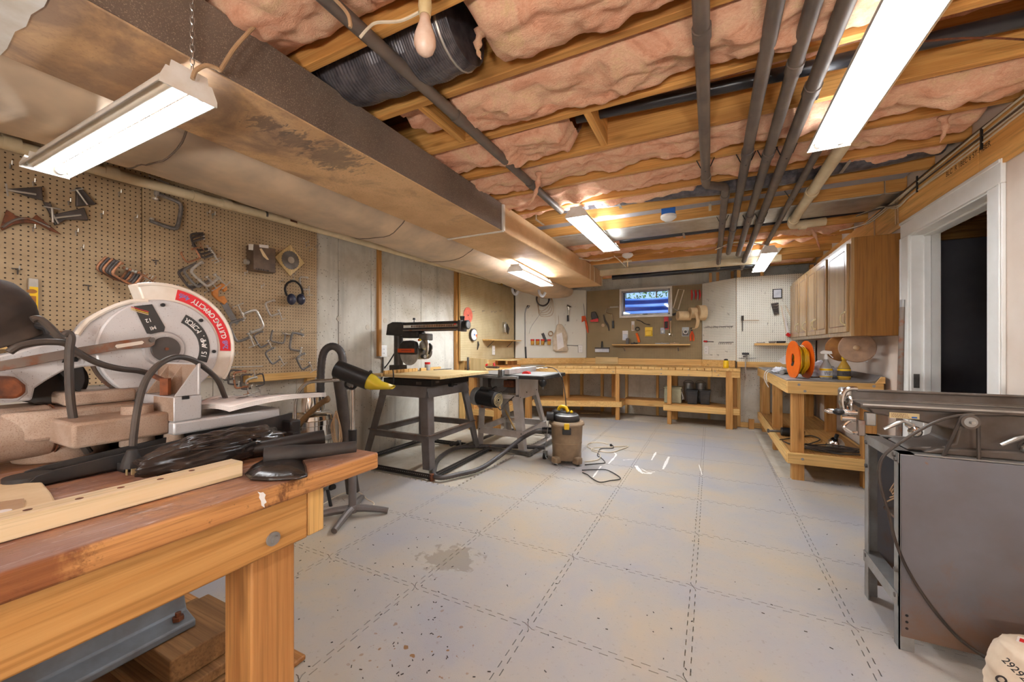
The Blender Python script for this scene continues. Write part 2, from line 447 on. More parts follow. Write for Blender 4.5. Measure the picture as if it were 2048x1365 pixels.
M['lit'] = emit('lit', (0.93, 0.99, 1.06, 1), LAMP)
def pane_mat():
    m, t, b = nt('pane'); nn = t.nodes
    tr = nn.new('ShaderNodeBsdfTransparent'); gl = nn.new('ShaderNodeBsdfGlossy'); gl.inputs['Roughness'].default_value = 0.03
    mx = nn.new('ShaderNodeMixShader'); mx.inputs[0].default_value = 0.06
    t.links.new(tr.outputs[0], mx.inputs[1]); t.links.new(gl.outputs[0], mx.inputs[2]); t.links.new(mx.outputs[0], nn['Material Output'].inputs['Surface'])
    return m
M['glass'] = pane_mat()
M['orange'] = plain('orange', S1(240, 110, 24), 0.35, 0, S1(226, 96, 18), 8)
M['yellow'] = plain('yellow', S1(240, 196, 28), 0.4, 0, S1(224, 176, 22), 8)
M['yellow_clear'] = clear('yellow_clear', (0.98, 0.72, 0.06, 1), 0.2, 0.35)
M['red'] = plain('red', S1(206, 40, 40), 0.4, 0, S1(186, 32, 32), 8)
M['pink_disc'] = plain('pink_disc', S1(226, 118, 96), 0.8, 0, S1(206, 100, 80), 20)
M['orange_paint'] = plain('orange_paint', S1(220, 84, 24), 0.4, 0, S1(196, 70, 20), 8)
M['saw_dark'] = plain('saw_dark', S1(82, 76, 72), 0.4, 0.3, S1(62, 58, 56), 10)
M['stand_grey'] = plain('stand_grey', S(102, 98, 98), 0.45, 0.35, S(86, 78, 72), 5)
M['stand_light'] = plain('stand_light', S(188, 182, 178), 0.45, 0.2, S(166, 156, 148), 5)
M['cast'] = mk_speck('cast', S1(190, 188, 188), S1(172, 166, 162), S1(146, 130, 116), scale=300, lo=0.62, hi=0.76, rough=0.45, metal=0.35)
M['cast_dusty'] = mk_speck('cast_dusty', S1(166, 146, 130), S1(138, 112, 92), S1(116, 88, 68), scale=420, lo=0.5, hi=0.8, rough=0.7, big=9)
M['guard'] = mk_speck('guard', S1(206, 203, 202), S1(188, 184, 182), S1(120, 100, 88), scale=330, lo=0.66, hi=0.72, rough=0.4, metal=0.25)
M['guard_clear'] = plain('guard_clear', S(220, 210, 196), 0.25, 0, S(204, 188, 168), 12)
M['label_dark'] = plain('label_dark', S1(56, 54, 52), 0.5, 0, S1(46, 44, 42), 8)
M['label_red'] = plain('label_red', S1(206, 42, 48), 0.45, 0, S1(196, 36, 42), 8)
M['ink'] = plain('ink', S(40, 36, 36), 0.8)
M['ink_blue'] = plain('ink_blue', S(112, 104, 168), 0.6)
M['print'] = plain('print', S(238, 232, 224), 0.6)
M['paper'] = plain('paper', S(236, 228, 220), 0.8, 0, S(216, 206, 200), 7)
M['kraft'] = plain('kraft', S(226, 200, 156), 0.85, 0, S(206, 176, 130), 9, 0.3)
M['hose'] = plain('hose', S(58, 54, 52), 0.45, 0, S(44, 40, 40), 10)
M['hose_brown'] = plain('hose_brown', S1(128, 96, 58), 0.55, 0, S1(104, 76, 46), 10)
M['vac_tan'] = plain('vac_tan', S(132, 108, 80), 0.6, 0, S(106, 84, 62), 7, 0.05)
M['cord_white'] = plain('cord_white', S(216, 200, 172), 0.5, 0, S(196, 178, 148), 10)
M['cord_brown'] = plain('cord_brown', S1(96, 74, 54), 0.5, 0, S1(76, 60, 46), 10)
M['cord_tan'] = plain('cord_tan', S(176, 140, 100), 0.5, 0, S(150, 116, 82), 10)
M['rubber'] = plain('rubber', S1(70, 60, 52), 0.5, 0, S1(52, 46, 42), 12)
M['jointer'] = plain('jointer', S1(100, 92, 86), 0.45, 0.15, S1(80, 68, 58), 7)
def mk_sheet():
    m, t, b = nt('sheet'); v = coords(t, 'World')
    col = ramp(t, nz(t, v, 2.2, 5, 0.6), [(0.4, S1(116, 116, 122)), (0.7, S1(104, 98, 96))])
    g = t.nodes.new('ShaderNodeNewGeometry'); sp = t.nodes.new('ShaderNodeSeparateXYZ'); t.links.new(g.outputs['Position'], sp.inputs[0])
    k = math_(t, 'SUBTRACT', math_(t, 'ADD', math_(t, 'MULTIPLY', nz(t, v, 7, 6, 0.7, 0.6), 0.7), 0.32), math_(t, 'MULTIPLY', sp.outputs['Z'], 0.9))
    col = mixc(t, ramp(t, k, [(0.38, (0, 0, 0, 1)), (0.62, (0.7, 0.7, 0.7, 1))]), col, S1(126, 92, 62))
    rs = nz(t, v, 24, 4, 0.7, 0.5)
    col = mixc(t, ramp(t, rs, [(0.68, (0, 0, 0, 1)), (0.74, (0.7, 0.7, 0.7, 1))]), col, S1(140, 96, 58))
    return fin(m, t, b, col, 0.42, 0.12, 0.4)
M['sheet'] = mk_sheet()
M['zinc'] = plain('zinc', S(150, 152, 152), 0.42, 0.6, S(124, 118, 110), 7)
M['brass_plate'] = plain('brass_plate', S(214, 192, 140), 0.4, 0.1, S(196, 170, 116), 20)
M['belt_cloth'] = plain('belt_cloth', S(216, 184, 136), 0.8, 0, S(196, 160, 112), 8)
M['green_grey'] = plain('green_grey', S(150, 144, 112), 0.7, 0, S(134, 128, 98), 6)
M['blue_cast'] = plain('blue_cast', S(96, 104, 112), 0.5, 0.2, S(80, 82, 84), 9)
M['leaf'] = plain('leaf', S(120, 160, 90), 0.7, 0, S(70, 110, 60), 30)
M['well'] = plain('well', S1(74, 132, 226), 0.5, 0.0, S1(60, 112, 206), 3)
M['blue'] = plain('blue', S1(30, 96, 180), 0.5, 0, S1(24, 84, 160), 6)
M['rag'] = plain('rag', S(206, 208, 214), 0.9, 0, S(176, 178, 188), 14, 0.2)
M['bench_mat'] = plain('bench_mat', S(116, 114, 114), 0.5, 0, S(92, 88, 86), 6)
M['amber'] = clear('amber', (0.85, 0.5, 0.08, 1), 0.15, 0.4)
M['dusk_glass'] = clear('dusk_glass', (0.9, 0.88, 0.84, 1), 0.12, 0.6)
M['bulb'] = plain('bulb', S(228, 200, 178), 0.25, 0, S(206, 160, 128), 12, spec=0.6)
M['plank_print'] = plain('plank_print', S(92, 60, 30), 0.8)
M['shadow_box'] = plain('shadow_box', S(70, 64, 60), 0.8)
M['white_paint'] = plain('white_paint', S(240, 238, 232), 0.8, 0, S(226, 222, 214), 40)
def bench_top_mat():
    m, t, b = nt('bench_slab')
    v = coords(t, 'World')
    n = nz(t, coords(t, 'World', (26, 1.4, 26)), 1.0, 5, 0.65, 0.5)
    col = ramp(t, n, [(0.3, S1(206, 150, 92)), (0.7, S1(168, 112, 62))])
    g = nz(t, coords(t, 'World', (140, 4, 140)), 1.0, 4, 0.65, 0.4)
    col = mixc(t, ramp(t, g, [(0.46, (0, 0, 0, 1)), (0.62, (0.6, 0.6, 0.6, 1))]), col, S1(122, 74, 40))
    bl = nz(t, v, 5.5, 7, 0.75, 0.8)
    col = mixc(t, ramp(t, bl, [(0.52, (0, 0, 0, 1)), (0.60, (0.8, 0.8, 0.8, 1))]), col, S1(84, 46, 26))
    gm = t.nodes.new('ShaderNodeNewGeometry'); sn = t.nodes.new('ShaderNodeSeparateXYZ'); t.links.new(gm.outputs['Normal'], sn.inputs[0])
    # old dark varnish left on the near stretch of the edge
    sy = t.nodes.new('ShaderNodeSeparateXYZ'); t.links.new(gm.outputs['Position'], sy.inputs[0])
    vr = math_(t, 'SUBTRACT', math_(t, 'MULTIPLY', nz(t, v, 16, 5, 0.7, 0.6), 0.10), sy.outputs['Y'])
    col = mixc(t, ramp(t, math_(t, 'ADD', vr, 0.525), [(0.37, (0, 0, 0, 1)), (0.39, (0.8, 0.8, 0.8, 1))]), col, S1(116, 62, 34))
    topm = ramp(t, sn.outputs['Z'], [(0.6, (0, 0, 0, 1)), (0.9, (1, 1, 1, 1))])
    grime = ramp(t, nz(t, v, 4.5, 6, 0.75, 0.8), [(0.34, (0.25, 0.25, 0.25, 1)), (0.58, (0.85, 0.85, 0.85, 1))])
    paint = ramp(t, nz(t, coords(t, 'World', (9, 4, 9)), 1.0, 6, 0.7, 0.6), [(0.35, S1(126, 92, 80)), (0.65, S1(158, 124, 112))])
    col = mixc(t, math_(t, 'MULTIPLY', topm, grime), col, paint)
    sc = nz(t, coords(t, 'World', (70, 9, 70)), 1.0, 5, 0.75, 0.8)
    col = mixc(t, math_(t, 'MULTIPLY', topm, ramp(t, sc, [(0.56, (0, 0, 0, 1)), (0.68, (0.65, 0.65, 0.65, 1))])), col, S1(206, 190, 186))
    dk = nz(t, v, 60, 4, 0.7)
    col = mixc(t, ramp(t, dk, [(0.63, (0, 0, 0, 1)), (0.72, (0.7, 0.7, 0.7, 1))]), col, S1(58, 36, 26))
    bump(t, b, math_(t, 'ADD', n, g), 0.3, 0.004)
    return fin(m, t, b, col, 0.5, 0, 0.35)
M['bench_slab'] = bench_top_mat()

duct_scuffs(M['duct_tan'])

M['old_disc'] = plain('old_disc', S(150, 112, 82), 0.7, 0, S(112, 84, 64), 10)
M['amber_disc'] = plain('amber_disc', S1(170, 112, 46), 0.6, 0, S1(136, 86, 34), 10)
M['kraft_sack'] = plain('kraft_sack', S(236, 214, 184), 0.8, 0, S(220, 190, 156), 7, 0.2)

M['saw_handle'] = plain('saw_handle', S1(214, 140, 66), 0.5, 0, S1(186, 112, 46), 16)
M['tin'] = plain('tin', S(96, 78, 62), 0.55, 0.2, S(72, 56, 46), 9)
M['ear_blue'] = plain('ear_blue', S(36, 38, 56), 0.3, 0, S(28, 30, 44), 9)
M['amber_jar'] = plain('amber_jar', S(196, 140, 40), 0.3, 0, S(150, 96, 24), 30)
M['poly'] = plain('poly', S(206, 188, 160), 0.35, 0, S(176, 152, 122), 12, 0.2)

M['bag_cloth'] = plain('bag_cloth', S1(44, 36, 32), 0.8, 0, S1(66, 52, 42), 8, 0.2)
# ------------------------------------------------------------------ floor and foam mats
XL, XR, YB, YF, ZC = -3.25, 1.30, 7.20, -2.2, 2.575
def structure(name, mb, mat, parent=None, bevel=0, smooth=35):
    o = mb.build(name, mat, parent, bevel=bevel, smooth=smooth)
    if parent is None: o['kind'] = 'structure'
    return o
floor = structure('floor', B((XL - .2, YF, -0.16), (4.2, YB + .2, -0.012)), M['slab'])

mats_root = thing('foam_floor_mat', 'grey interlocking foam floor mat dusted with sawdust, tiles with toothed seams', 'floor mat', (-0.076, 1.519, -0.012))
TP = 0.611
def mat_mesh(lx, ly, nx, ny):
    a = 0.0115
    def edge(L, n):
        p = L / n; out = []
        for i in range(n):
            s = 1 if i % 2 else -1
            if i == 0: out.append((0.0, 0.0))
            t0, t1 = i * p + (0.0 if i else 0.02), (i + 1) * p - (0.0 if i < n - 1 else 0.02)
            out += [(t0 - (0.0022 * 1 if i else 0), s * a), (t1 + (0.0022 if i < n - 1 else 0), s * a)]
        return out
    pts = [(t, o) for t, o in edge(lx, nx)]
    pts += [(lx + o, t) for t, o in edge(ly, ny)]
    pts += [(t, ly + o) for t, o in reversed(edge(lx, nx))][:-1] if False else [(lx, ly)] + [(t, ly + o) for t, o in list(reversed(edge(lx, nx)))[:-1]]
    pts += [(0, ly)] + [(o, t) for t, o in list(reversed(edge(ly, ny)))[:-1]]
    k = 0.9940
    pts = [((x - lx / 2) * k + lx / 2, (y - ly / 2) * k + ly / 2) for x, y in pts]
    return MB().prism([(x, y, 0) for x, y in pts], (0, 0, 0.012)).mesh('mat_tile', M['foam'], smooth=0)
tile_me = mat_mesh(TP, TP, 20, 20)
half_me = mat_mesh(TP, 0.30, 20, 10)
def lay(me, x, y):
    o = bpy.data.objects.new('mat_tile', me); COL.objects.link(o); o.parent = mats_root
    o.location = (x + 0.076, y - 1.519, 0)
for kx in range(-5, 2):
    for ky in range(-5, 8):
        x, y = -0.076 + TP * kx, 1.519 + TP * ky
        if x < -1.95 and y > 2.6: continue
        if x > 0.5 and y > 3.7: continue
        lay(tile_me, x, y)
lay(half_me, -0.076 + TP, 1.519 + TP * 4)
for pts, w in (([(1283, 938), (1296, 945), (1310, 944)], .012), ([(1303, 921), (1312, 905)], .02), ([(1326, 939), (1338, 914)], .022),
               ([(1246, 921), (1268, 919)], .008), ([(1217, 928), (1232, 911), (1228, 906)], .018), ([(1186, 955), (1202, 933)], .016), ([(1404, 950), (1398, 930)], .008),
               ([(1272, 932), (1284, 946), (1304, 947)], .03)):
    q = smooth_path([at(u, v, z=0.0006) for u, v in pts], 5)
    mb = MB()
    for i in range(len(q) - 1):
        d = (q[i + 1] - q[i]).normalized(); s = Vector((-d.y, d.x, 0)) * w / 2 * (0.6 + 0.8 * random.random())
        mb.add([q[i] - s, q[i] + s, q[i + 1] + s, q[i + 1] - s], [(0, 1, 2, 3)])
    mb.build('paint_mark', M['white_paint'], mats_root, label='white overspray outline on the floor mat')
mb = MB()
for i in range(150):
    u, v = random.uniform(560, 1750), random.uniform(1000, 1360)
    if i < 60: u = random.uniform(560, 900); v = random.uniform(1050, 1360)
    p = at(u, v, z=0.0012); a = random.uniform(0, PI); L = random.uniform(.002, .006)
    mb.bar(p - Vector((math.cos(a), math.sin(a), 0)) * L, p + Vector((math.cos(a), math.sin(a), 0)) * L, .003, .002)
mb.build('debris', M['old_debris'] if 'old_debris' in M else M['rubber'], None, label='scattered dark wood chips and staples on the foam mat', cat='debris', kind='stuff')

# ------------------------------------------------------------------ walls
wl_ = structure('wall_left', B((XL - .2, YF, -0.012), (XL - .012, YB + .2, ZC)), M['concrete'])
ys = [YF, -1.4, -.8, -.2, .4, 1.0, 1.6, 2.25, at(677, 600, x=XL).y, at(742, 600, x=XL).y, at(790, 600, x=XL).y, at(842, 600, x=XL).y, at(898, 600, x=XL).y, 5.0, 5.6, 6.2, 6.8, YB]
ys = sorted(ys)
for i in range(len(ys) - 1):
    dx = random.uniform(-.003, .003)
    structure('concrete_panel', B((XL - .02, ys[i] + .002, -0.012), (XL + dx, ys[i + 1] - .002, ZC - .3)), M['concrete'], wl_, bevel=.003)
for (u, v) in ((678, 638), (770, 642), (735, 655)):
    p = at(u, v, x=XL)
    structure('tie_patch', MB().cyl(p - Vector((.01, 0, 0)), p + Vector((.005, 0, 0)), .028, n=18), M['slab'], wl_)
# back wall with the window opening
WX0, WX1, WZ0, WZ1 = -1.40, -0.605, 1.715, 2.15
mb = MB()
for lo, hi in (((XL - .2, -0.012), (WX0, ZC)), ((WX1, -0.012), (XR + .15, ZC)), ((WX0, -0.012), (WX1, WZ0)), ((WX0, WZ1), (WX1, ZC))):
    mb.box((lo[0], YB, lo[1]), (hi[0], YB + .2, hi[1]))
wall_back = structure('wall_back', mb, M['concrete'])
structure('wall_front', B((XL - .2, YF - .15, -0.012), (XR + .15, YF, ZC)), M['drywall'])
# right wall with the doorway, and the room beyond it
DY0, DY1, DZ = 2.93, 3.87, 2.0
mb = MB()
mb.box((XR, YF, -0.012), (XR + .15, DY0, ZC)).box((XR, DY1, -0.012), (XR + .15, YB, ZC)).box((XR, DY0, DZ), (XR + .15, DY1, ZC))
wall_right = structure('wall_right', mb, M['drywall'])
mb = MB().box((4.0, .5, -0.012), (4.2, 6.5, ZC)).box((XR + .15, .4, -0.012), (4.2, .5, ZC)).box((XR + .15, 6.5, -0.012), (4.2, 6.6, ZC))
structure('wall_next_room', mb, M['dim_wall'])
dr = thing('door_1', None, None, (XR, DY0, 0), kind='structure')
def trim_piece(name, mb): return mb.build(name, M['white'], dr, bevel=.004)
for y0, y1 in ((DY0 - .105, DY0 + .012), (DY1 - .012, DY1 + .115)):
    trim_piece('casing', B((XR - .018, y0, 0), (XR, y1, DZ - .0125)))
    yb = y0 + .012 if y0 < 3 else y1 - .012
    trim_piece('casing_bead', B((XR - .026, yb - .011, 0), (XR - .0185, yb + .011, DZ - .013)))
trim_piece('casing', B((XR - .019, DY0 - .105, DZ - .012), (XR, DY1 + .115, DZ + .11)))
trim_piece('casing_bead', B((XR - .027, DY0 - .105, DZ + .087), (XR - .019, DY1 + .115, DZ + .108)))
for y0, y1 in ((DY0, DY0 + .02), (DY1 - .02, DY1)):
    trim_piece('jamb', B((XR - .005, y0, 0), (XR + .155, y1, DZ)))
    s = 1 if y0 < 3 else -1; ym = y1 if s > 0 else y0
    trim_piece('door_stop', B((XR + .06, ym, 0), (XR + .10, ym + s * .014, DZ - .02)))
trim_piece('jamb', B((XR - .005, DY0, DZ - .02), (XR + .155, DY1, DZ)))
trim_piece('door_stop', B((XR + .06, DY0 + .02, DZ - .034), (XR + .10, DY1 - .02, DZ - .02)))
MB().box((XR + .01, DY1 - .026, .88), (XR + .04, DY1 - .02, .98)).build('strike_plate', M['iron'], dr)
# plywood header over the doorway, running the length of the wall
hd = thing('trim_1', None, None, (XR, 0, 2.1), kind='structure')
for a, b_ in ((YF, .3), (.303, 3.02), (3.024, 5.44), (5.444, 6.66)):
    B((XR - .014, a, 2.085), (XR - .001, b_, 2.345)).build('header_board', WOODS['headery'], hd, bevel=.002)
lettering('BLC  R 1BEC 6 ST-FIBER', .042, frame_mat((XR - .0155, 3.13, 2.225), (0, -1, 0), (0, 0, 1)), M['plank_print'], hd, 'stamp_lettering')

# ------------------------------------------------------------------ ceiling: subfloor, joists, batts
ceiling = structure('ceiling', B((XL - .2, YF, ZC), (4.2, YB + .2, ZC + .05)), WOODS['oldx'])
JS, JT, JZ = 0.4055, 0.038, 2.34
def jy(k): return 1.522 + JS * k          # far lower edge of joist k
for k in range(-9, 14):
    o = B((-3.2 if False else -2.98, jy(k) - JT, JZ + random.uniform(-.004, .004)), (XR - .001, jy(k), ZC)).build('joist', WOODS['joistx'], ceiling, bevel=.003)
# blocking between joists, and joists of the next room
for u, v, k in ((868, 240, 0), (1180, 240, 1)):
    x = at(u, v, z=JZ).x
    B((x - .019, jy(k), JZ + .006), (x + .019, jy(k + 1) - JT, ZC)).build('blocking', WOODS['joisty'], ceiling, bevel=.002)
for k in range(0, 12):
    B((XR + .15, jy(k) - JT, JZ), (4.0, jy(k), ZC)).build('joist', WOODS['joistx'], ceiling)
def batt(k, x0, x1, zb=2.385, sag=.05, amp=.04, seed=0, wide=1.0, mat='insul', y0=None, y1=None, parent=None):
    a, b_ = (jy(k) if y0 is None else y0), (jy(k + 1) - JT if y1 is None else y1)
    nu, nv = max(8, int((x1 - x0) / .016)), 24
    def fn(s, t):
        x = x0 + (x1 - x0) * s; y = a + (b_ - a) * t
        e = 1 - (2 * t - 1) ** 4
        q = Vector((x * 3.2, y * 5 + seed * 7.3, seed * 1.7))
        n = noise.fractal(q, 1.0, 2.2, 5) * amp + noise.noise(Vector((x * 1.1, seed * 3.1, 0))) * amp * .8
        n += (abs(noise.noise(Vector((x * 7 + seed, y * 11, seed)))) - .25) * .045
        n += noise.noise(Vector((x * 15, y * 18, seed))) * .014 + noise.noise(Vector((x * 36, y * 40, seed))) * .006
        z = zb - (sag + n) * e + .05 * (1 - e)
        end = min(s, 1 - s) * (x1 - x0)
        if end < .06: z += (.06 - end) * 1.8
        return Vector((x, y + (t - .5) * .0, min(z, ZC - .02)))
    mb = MB().grid(fn, nu, nv)
    return mb.build('insulation_batt', M[mat], parent or ceiling, smooth=180)
RX = XR - .02
for k in range(-9, 0):
    if k == -1:
        batt(k, -.80, RX, seed=3.1, sag=.075); batt(k, -1.5, -1.12, zb=2.43, seed=8.8, sag=.03); continue
    batt(k, -2.0, RX, seed=k * 1.3 + 20, sag=.05 if k > -4 else .03)
batt(0, -1.52, -1.24, zb=2.43, seed=1.2, sag=.03)
batt(0, -1.17, RX, seed=4.4, sag=.075, amp=.05)
batt(1, -1.95, -.68, seed=5.2, sag=.07, amp=.05); batt(1, -.70, RX, zb=2.545, sag=.03, amp=.025, seed=9.1)
batt(2, -1.95, RX, seed=6.6, sag=.06); batt(3, -1.95, RX, seed=7.7, sag=.05)
batt(4, -1.95, -.05, zb=2.36, sag=.02, seed=2.4, y1=jy(4) + .12)
batt(4, .55, RX, zb=2.37, sag=.03, seed=12.4, y1=jy(4) + .20)
batt(7, -1.95, RX, seed=13.3, sag=.02, zb=2.40); batt(8, -1.95, RX, seed=14.3, sag=.03, zb=2.38)
batt(9, -1.95, RX, seed=15.3, sag=.02, zb=2.40); batt(12, -2.6, RX, seed=16.3, sag=.03, zb=2.38)
for k in range(1, 9): batt(k, XR + .2, 3.95, seed=k + 40.3, sag=.05)
# torn wisps hanging from the batts
for i, pts in enumerate(([(1078, 345, 2.34), (1075, 372, 2.30), (1066, 398, 2.24), (1057, 412, 2.20)], [(1887, 232, 2.36), (1890, 260, 2.31), (1880, 285, 2.27)],
                         [(962, 60, 2.40), (955, 95, 2.30), (962, 118, 2.27)], [(1620, 452, 2.38), (1632, 475, 2.33), (1640, 500, 2.27)], [(1660, 545, 2.36), (1668, 560, 2.3)])):
    y = at(pts[0][0], pts[0][1], z=pts[0][2]).y
    q = smooth_path([at(u, v, y=y) for u, v, z in pts], 5)
    r = [.022 * (1 - .9 * j / (len(q) - 1)) * (1 + .4 * math.sin(j * 1.9)) for j in range(len(q))]
    MB().tube(q, r, 7).build('insulation_wisp', M['insul'], ceiling, smooth=180)
# grey board and sheet-metal pans nailed across some bays
def pan(k, x0, x1, z, mat, name, cleats=()):
    a, b_ = jy(k), jy(k + 1) - JT
    B((x0, a - (.03 if z < JZ else 0), z - .004), (x1, b_ + (.03 if z < JZ else 0), z)).build(name, mat, ceiling)
pan(5, -1.95, RX, 2.43, M['grey_panel'], 'grey_panel')
pan(4, -1.95, RX, 2.52, M['grey_panel'], 'grey_panel')
mb = MB()
def pfn(s, t):
    x = -1.95 + (RX + 1.95) * s; y = jy(6) - .03 + (JS + .02) * t
    return Vector((x, y, JZ - .006 - .008 * math.sin(t * PI) * (1 + .5 * math.sin(x * 2.1)) - .005 * (t > .85)))
mb.grid(pfn, 40, 10).build('metal_pan', M['galv'], ceiling, solid=.002)
pan(10, -1.95, .75, JZ - .003, M['galv'], 'metal_pan')
B((-1.95, jy(11) - .03, JZ - .085), (.80, jy(11) + .06, JZ - .004)).build('duct_strip', M['pvc'], ceiling, bevel=.004)
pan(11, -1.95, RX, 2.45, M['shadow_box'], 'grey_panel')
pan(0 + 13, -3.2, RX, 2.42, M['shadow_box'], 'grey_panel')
for u, v, z in ((1238, 410, 2.33), (1080, 445, 2.33), (1690, 335, 2.33), (1420, 415, 2.32), (1368, 472, 2.32), (1760, 395, 2.33)):
    p = at(u, v, z=z)
    MB().bar(p + Vector((0, -.09, 0)), p + Vector((0, .09, 0)), .02, .004).bar(p + Vector((0, -.09, 0)), p + Vector((0, -.09, .09)), .02, .003).build('bridging_strap', M['galv'], ceiling)

# ------------------------------------------------------------------ ducts
DX0, DX1, DZ0, DZ1 = -2.03, -1.505, 2.112, 2.332
duct = thing('supply_duct', 'long rectangular duct-board trunk duct, tan underside and dark speckled side', 'duct', (DX1, 3.0, DZ0))
yf = at(1003, 430, x=DX1).y
for a, b_ in ((-1.6, yf - .004), (yf + .02, 5.28), (5.284, 6.08)):
    w = .0 if b_ < 5.9 else .0
    mb = B((DX0, a, DZ0), (DX1, b_, DZ1))
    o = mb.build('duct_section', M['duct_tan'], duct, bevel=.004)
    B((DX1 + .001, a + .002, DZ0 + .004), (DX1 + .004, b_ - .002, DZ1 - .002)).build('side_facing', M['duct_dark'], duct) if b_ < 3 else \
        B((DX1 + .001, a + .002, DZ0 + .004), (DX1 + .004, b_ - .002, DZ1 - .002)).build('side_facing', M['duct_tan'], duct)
mb = MB().box((DX0 - .008, yf - .006, DZ0 - .008), (DX1 + .012, yf + .02, DZ0)).box((DX1 + .004, yf - .006, DZ0), (DX1 + .022, yf + .024, DZ1 - .01))
mb.build('joint_flange', M['fixture'], duct, bevel=.002)
for yy in (5.40, 5.62, 6.07):
    B((DX1 + .003, yy, DZ0), (DX1 + .009, yy + .03, DZ1 - .003)).build('duct_tape', M['pvc'], duct)
# pale mastic patch on the underside near the camera
c0 = [at(u, v, z=DZ0 - .0015) for u, v in ((0, 110), (14, 96), (30, 62), (52, 52), (62, 28), (88, 12), (98, -8), (60, -60), (-40, -60), (-90, 60), (-40, 100))]
MB().prism(c0, (0, 0, -.002)).build('mastic_patch', M['fixture'], duct)
# wrapped oval return duct along the left wall
od = thing('wrapped_duct', 'oval insulation-wrapped duct in dusty tan sleeve beside the left wall', 'duct', (-2.48, 3, 2.22))
mb = MB()
def ofn(s, t):
    y = -1.6 + 8.2 * t; a = 2 * PI * s
    wob = noise.noise(Vector((math.cos(a) * 1.5, y * 1.3, math.sin(a) * 1.5))) * .03 + noise.noise(Vector((math.cos(a) * 3, y * 6, math.sin(a) * 3))) * .008
    drop = -.05 * max(0, (y - 4.6) / 1.6)
    return Vector((-2.48 + (.355 + wob) * math.cos(a), y, 2.205 + drop + (.13 + wob) * math.sin(a)))
mb.grid(ofn, 40, 160).build('sleeve', M['wrap'], od, smooth=180)
for yy in (.95, 2.4, 3.4):
    MB().tube([ofn(i / 40, (yy + 1.6) / 8.2) * 1.0 for i in range(40)], .005, 6, closed=True).build('strap_band', M['duct_dark'], od)
for u, v in ((1025, 585), (1078, 588)):
    p = at(u, v, y=5.6)
    q = smooth_path([p + Vector((0, 0, .06)), p + Vector((.02, -.02, 0)), p + Vector((.06, 0, -.04)), p + Vector((.10, .02, .02))], 5)
    MB().tube(q, .022, 8, flat=.3).build('loose_wrap', M['rag'], od)

# ------------------------------------------------------------------ flexible duct in the ceiling bays
def flex_duct(label, path, r):
    t_ = thing('flexible_duct', label, 'duct', path[0])
    q = smooth_path(path, 40)
    MB().tube(q, [r * (1 + .014 * (i % 2) + .02 * math.sin(i * .31)) for i in range(len(q))], 24).build('sleeve', M['flex'], t_, smooth=0)
    return t_
yb_ = (jy(-1) + jy(0) - JT) / 2
fd = flex_duct('crinkled grey flexible duct stub beside the bare bulb', [(-1.62, yb_, 2.47), (-1.3, yb_, 2.45), (-1.05, yb_, 2.44), (-.86, yb_, 2.45)], .15)
MB().tube([Vector((-.90, yb_ + .155 * math.cos(i * PI / 12), 2.45 + .155 * math.sin(i * PI / 12))) for i in range(24)], .006, 6, closed=True).build('clamp_strap', M['galv'], fd)
yb_ = (jy(4) + jy(5) - JT) / 2
flex_duct('long ribbed silver flexible duct crossing above the pipes', [(-1.2, yb_ + .03, 2.49), (-.4, yb_, 2.46), (.3, yb_, 2.43), (RX - .02, yb_, 2.47)], .115)

# ------------------------------------------------------------------ pipes
def pipe(name, label, pts, r, mat, n=14, couplings=(), cat='pipe', strap=()):
    t_ = thing(name, label, cat, pts[0])
    MB().tube(pts, r, n).build('run', M[mat], t_)
    for p, d in couplings:
        p = Vector(p); d = Vector(d).normalized()
        MB().cyl(p - d * .03, p + d * .03, r * 1.18, n=n).build('coupling', M[mat], t_)
    for p in strap:
        p = Vector(p)
        MB().tube([p + Vector((-.05, 0, .05)), p + Vector((-r * 1.05, 0, 0)), p + Vector((0, 0, -r * 1.06)), p + Vector((r * 1.05, 0, 0)), p + Vector((.05, 0, .05))], .003, 5).build('hanger', M['black'], t_)
    return t_
Y = Vector((0, 1, 0))
pz = 2.305
pipe('waste_pipe', 'straight dark grey pipe slanting past the bare bulb along the tan duct', [(-1.11, -1.5, pz), (-1.11, 3.12, pz)], .026, 'pipe', couplings=[((-1.11, 1.62, pz), Y), ((-1.11, 2.5, pz), Y)])
zp = 2.29
k = zp - CAMZ
pipe('water_pipe', 'dusty pipe with a sideways jog, first of the parallel overhead pipes from the bulb',
     [(-.028, -1.5, zp), (-.028, 3.0, zp), (-.02, 3.03, zp), (.085, 3.12, zp), (.095, 3.17, zp), (.095, 6.45, zp)], .027, 'pipe', couplings=[((-.028, 1.55, zp), Y), ((-.028, 2.9, zp), Y), ((.095, 3.3, zp), Y), ((.095, 5.0, zp), Y)], strap=[(-.028, 2.72, zp), (.095, 3.95, zp)])
pipe('water_pipe', 'second parallel overhead pipe from the bulb, ending in a pale capped tip', [(.17 * k, -1.5, zp), (.17 * k, 5.35, zp)], .027, 'pipe', couplings=[((.17 * k, 1.25, zp), Y), ((.17 * k, 2.62, zp), Y), ((.17 * k, 4.3, zp), Y)], strap=[(.17 * k, 2.74, zp), (.17 * k, 4.35, zp)])
pipe('water_pipe', 'third parallel overhead pipe from the bulb, middle of the bundle', [(.268 * k, -1.5, zp), (.268 * k, 5.5, zp)], .027, 'pipe', couplings=[((.268 * k, 1.9, zp), Y), ((.268 * k, 2.7, zp), Y), ((.268 * k, 3.9, zp), Y)], strap=[(.268 * k, 2.74, zp), (.268 * k, 4.0, zp)])
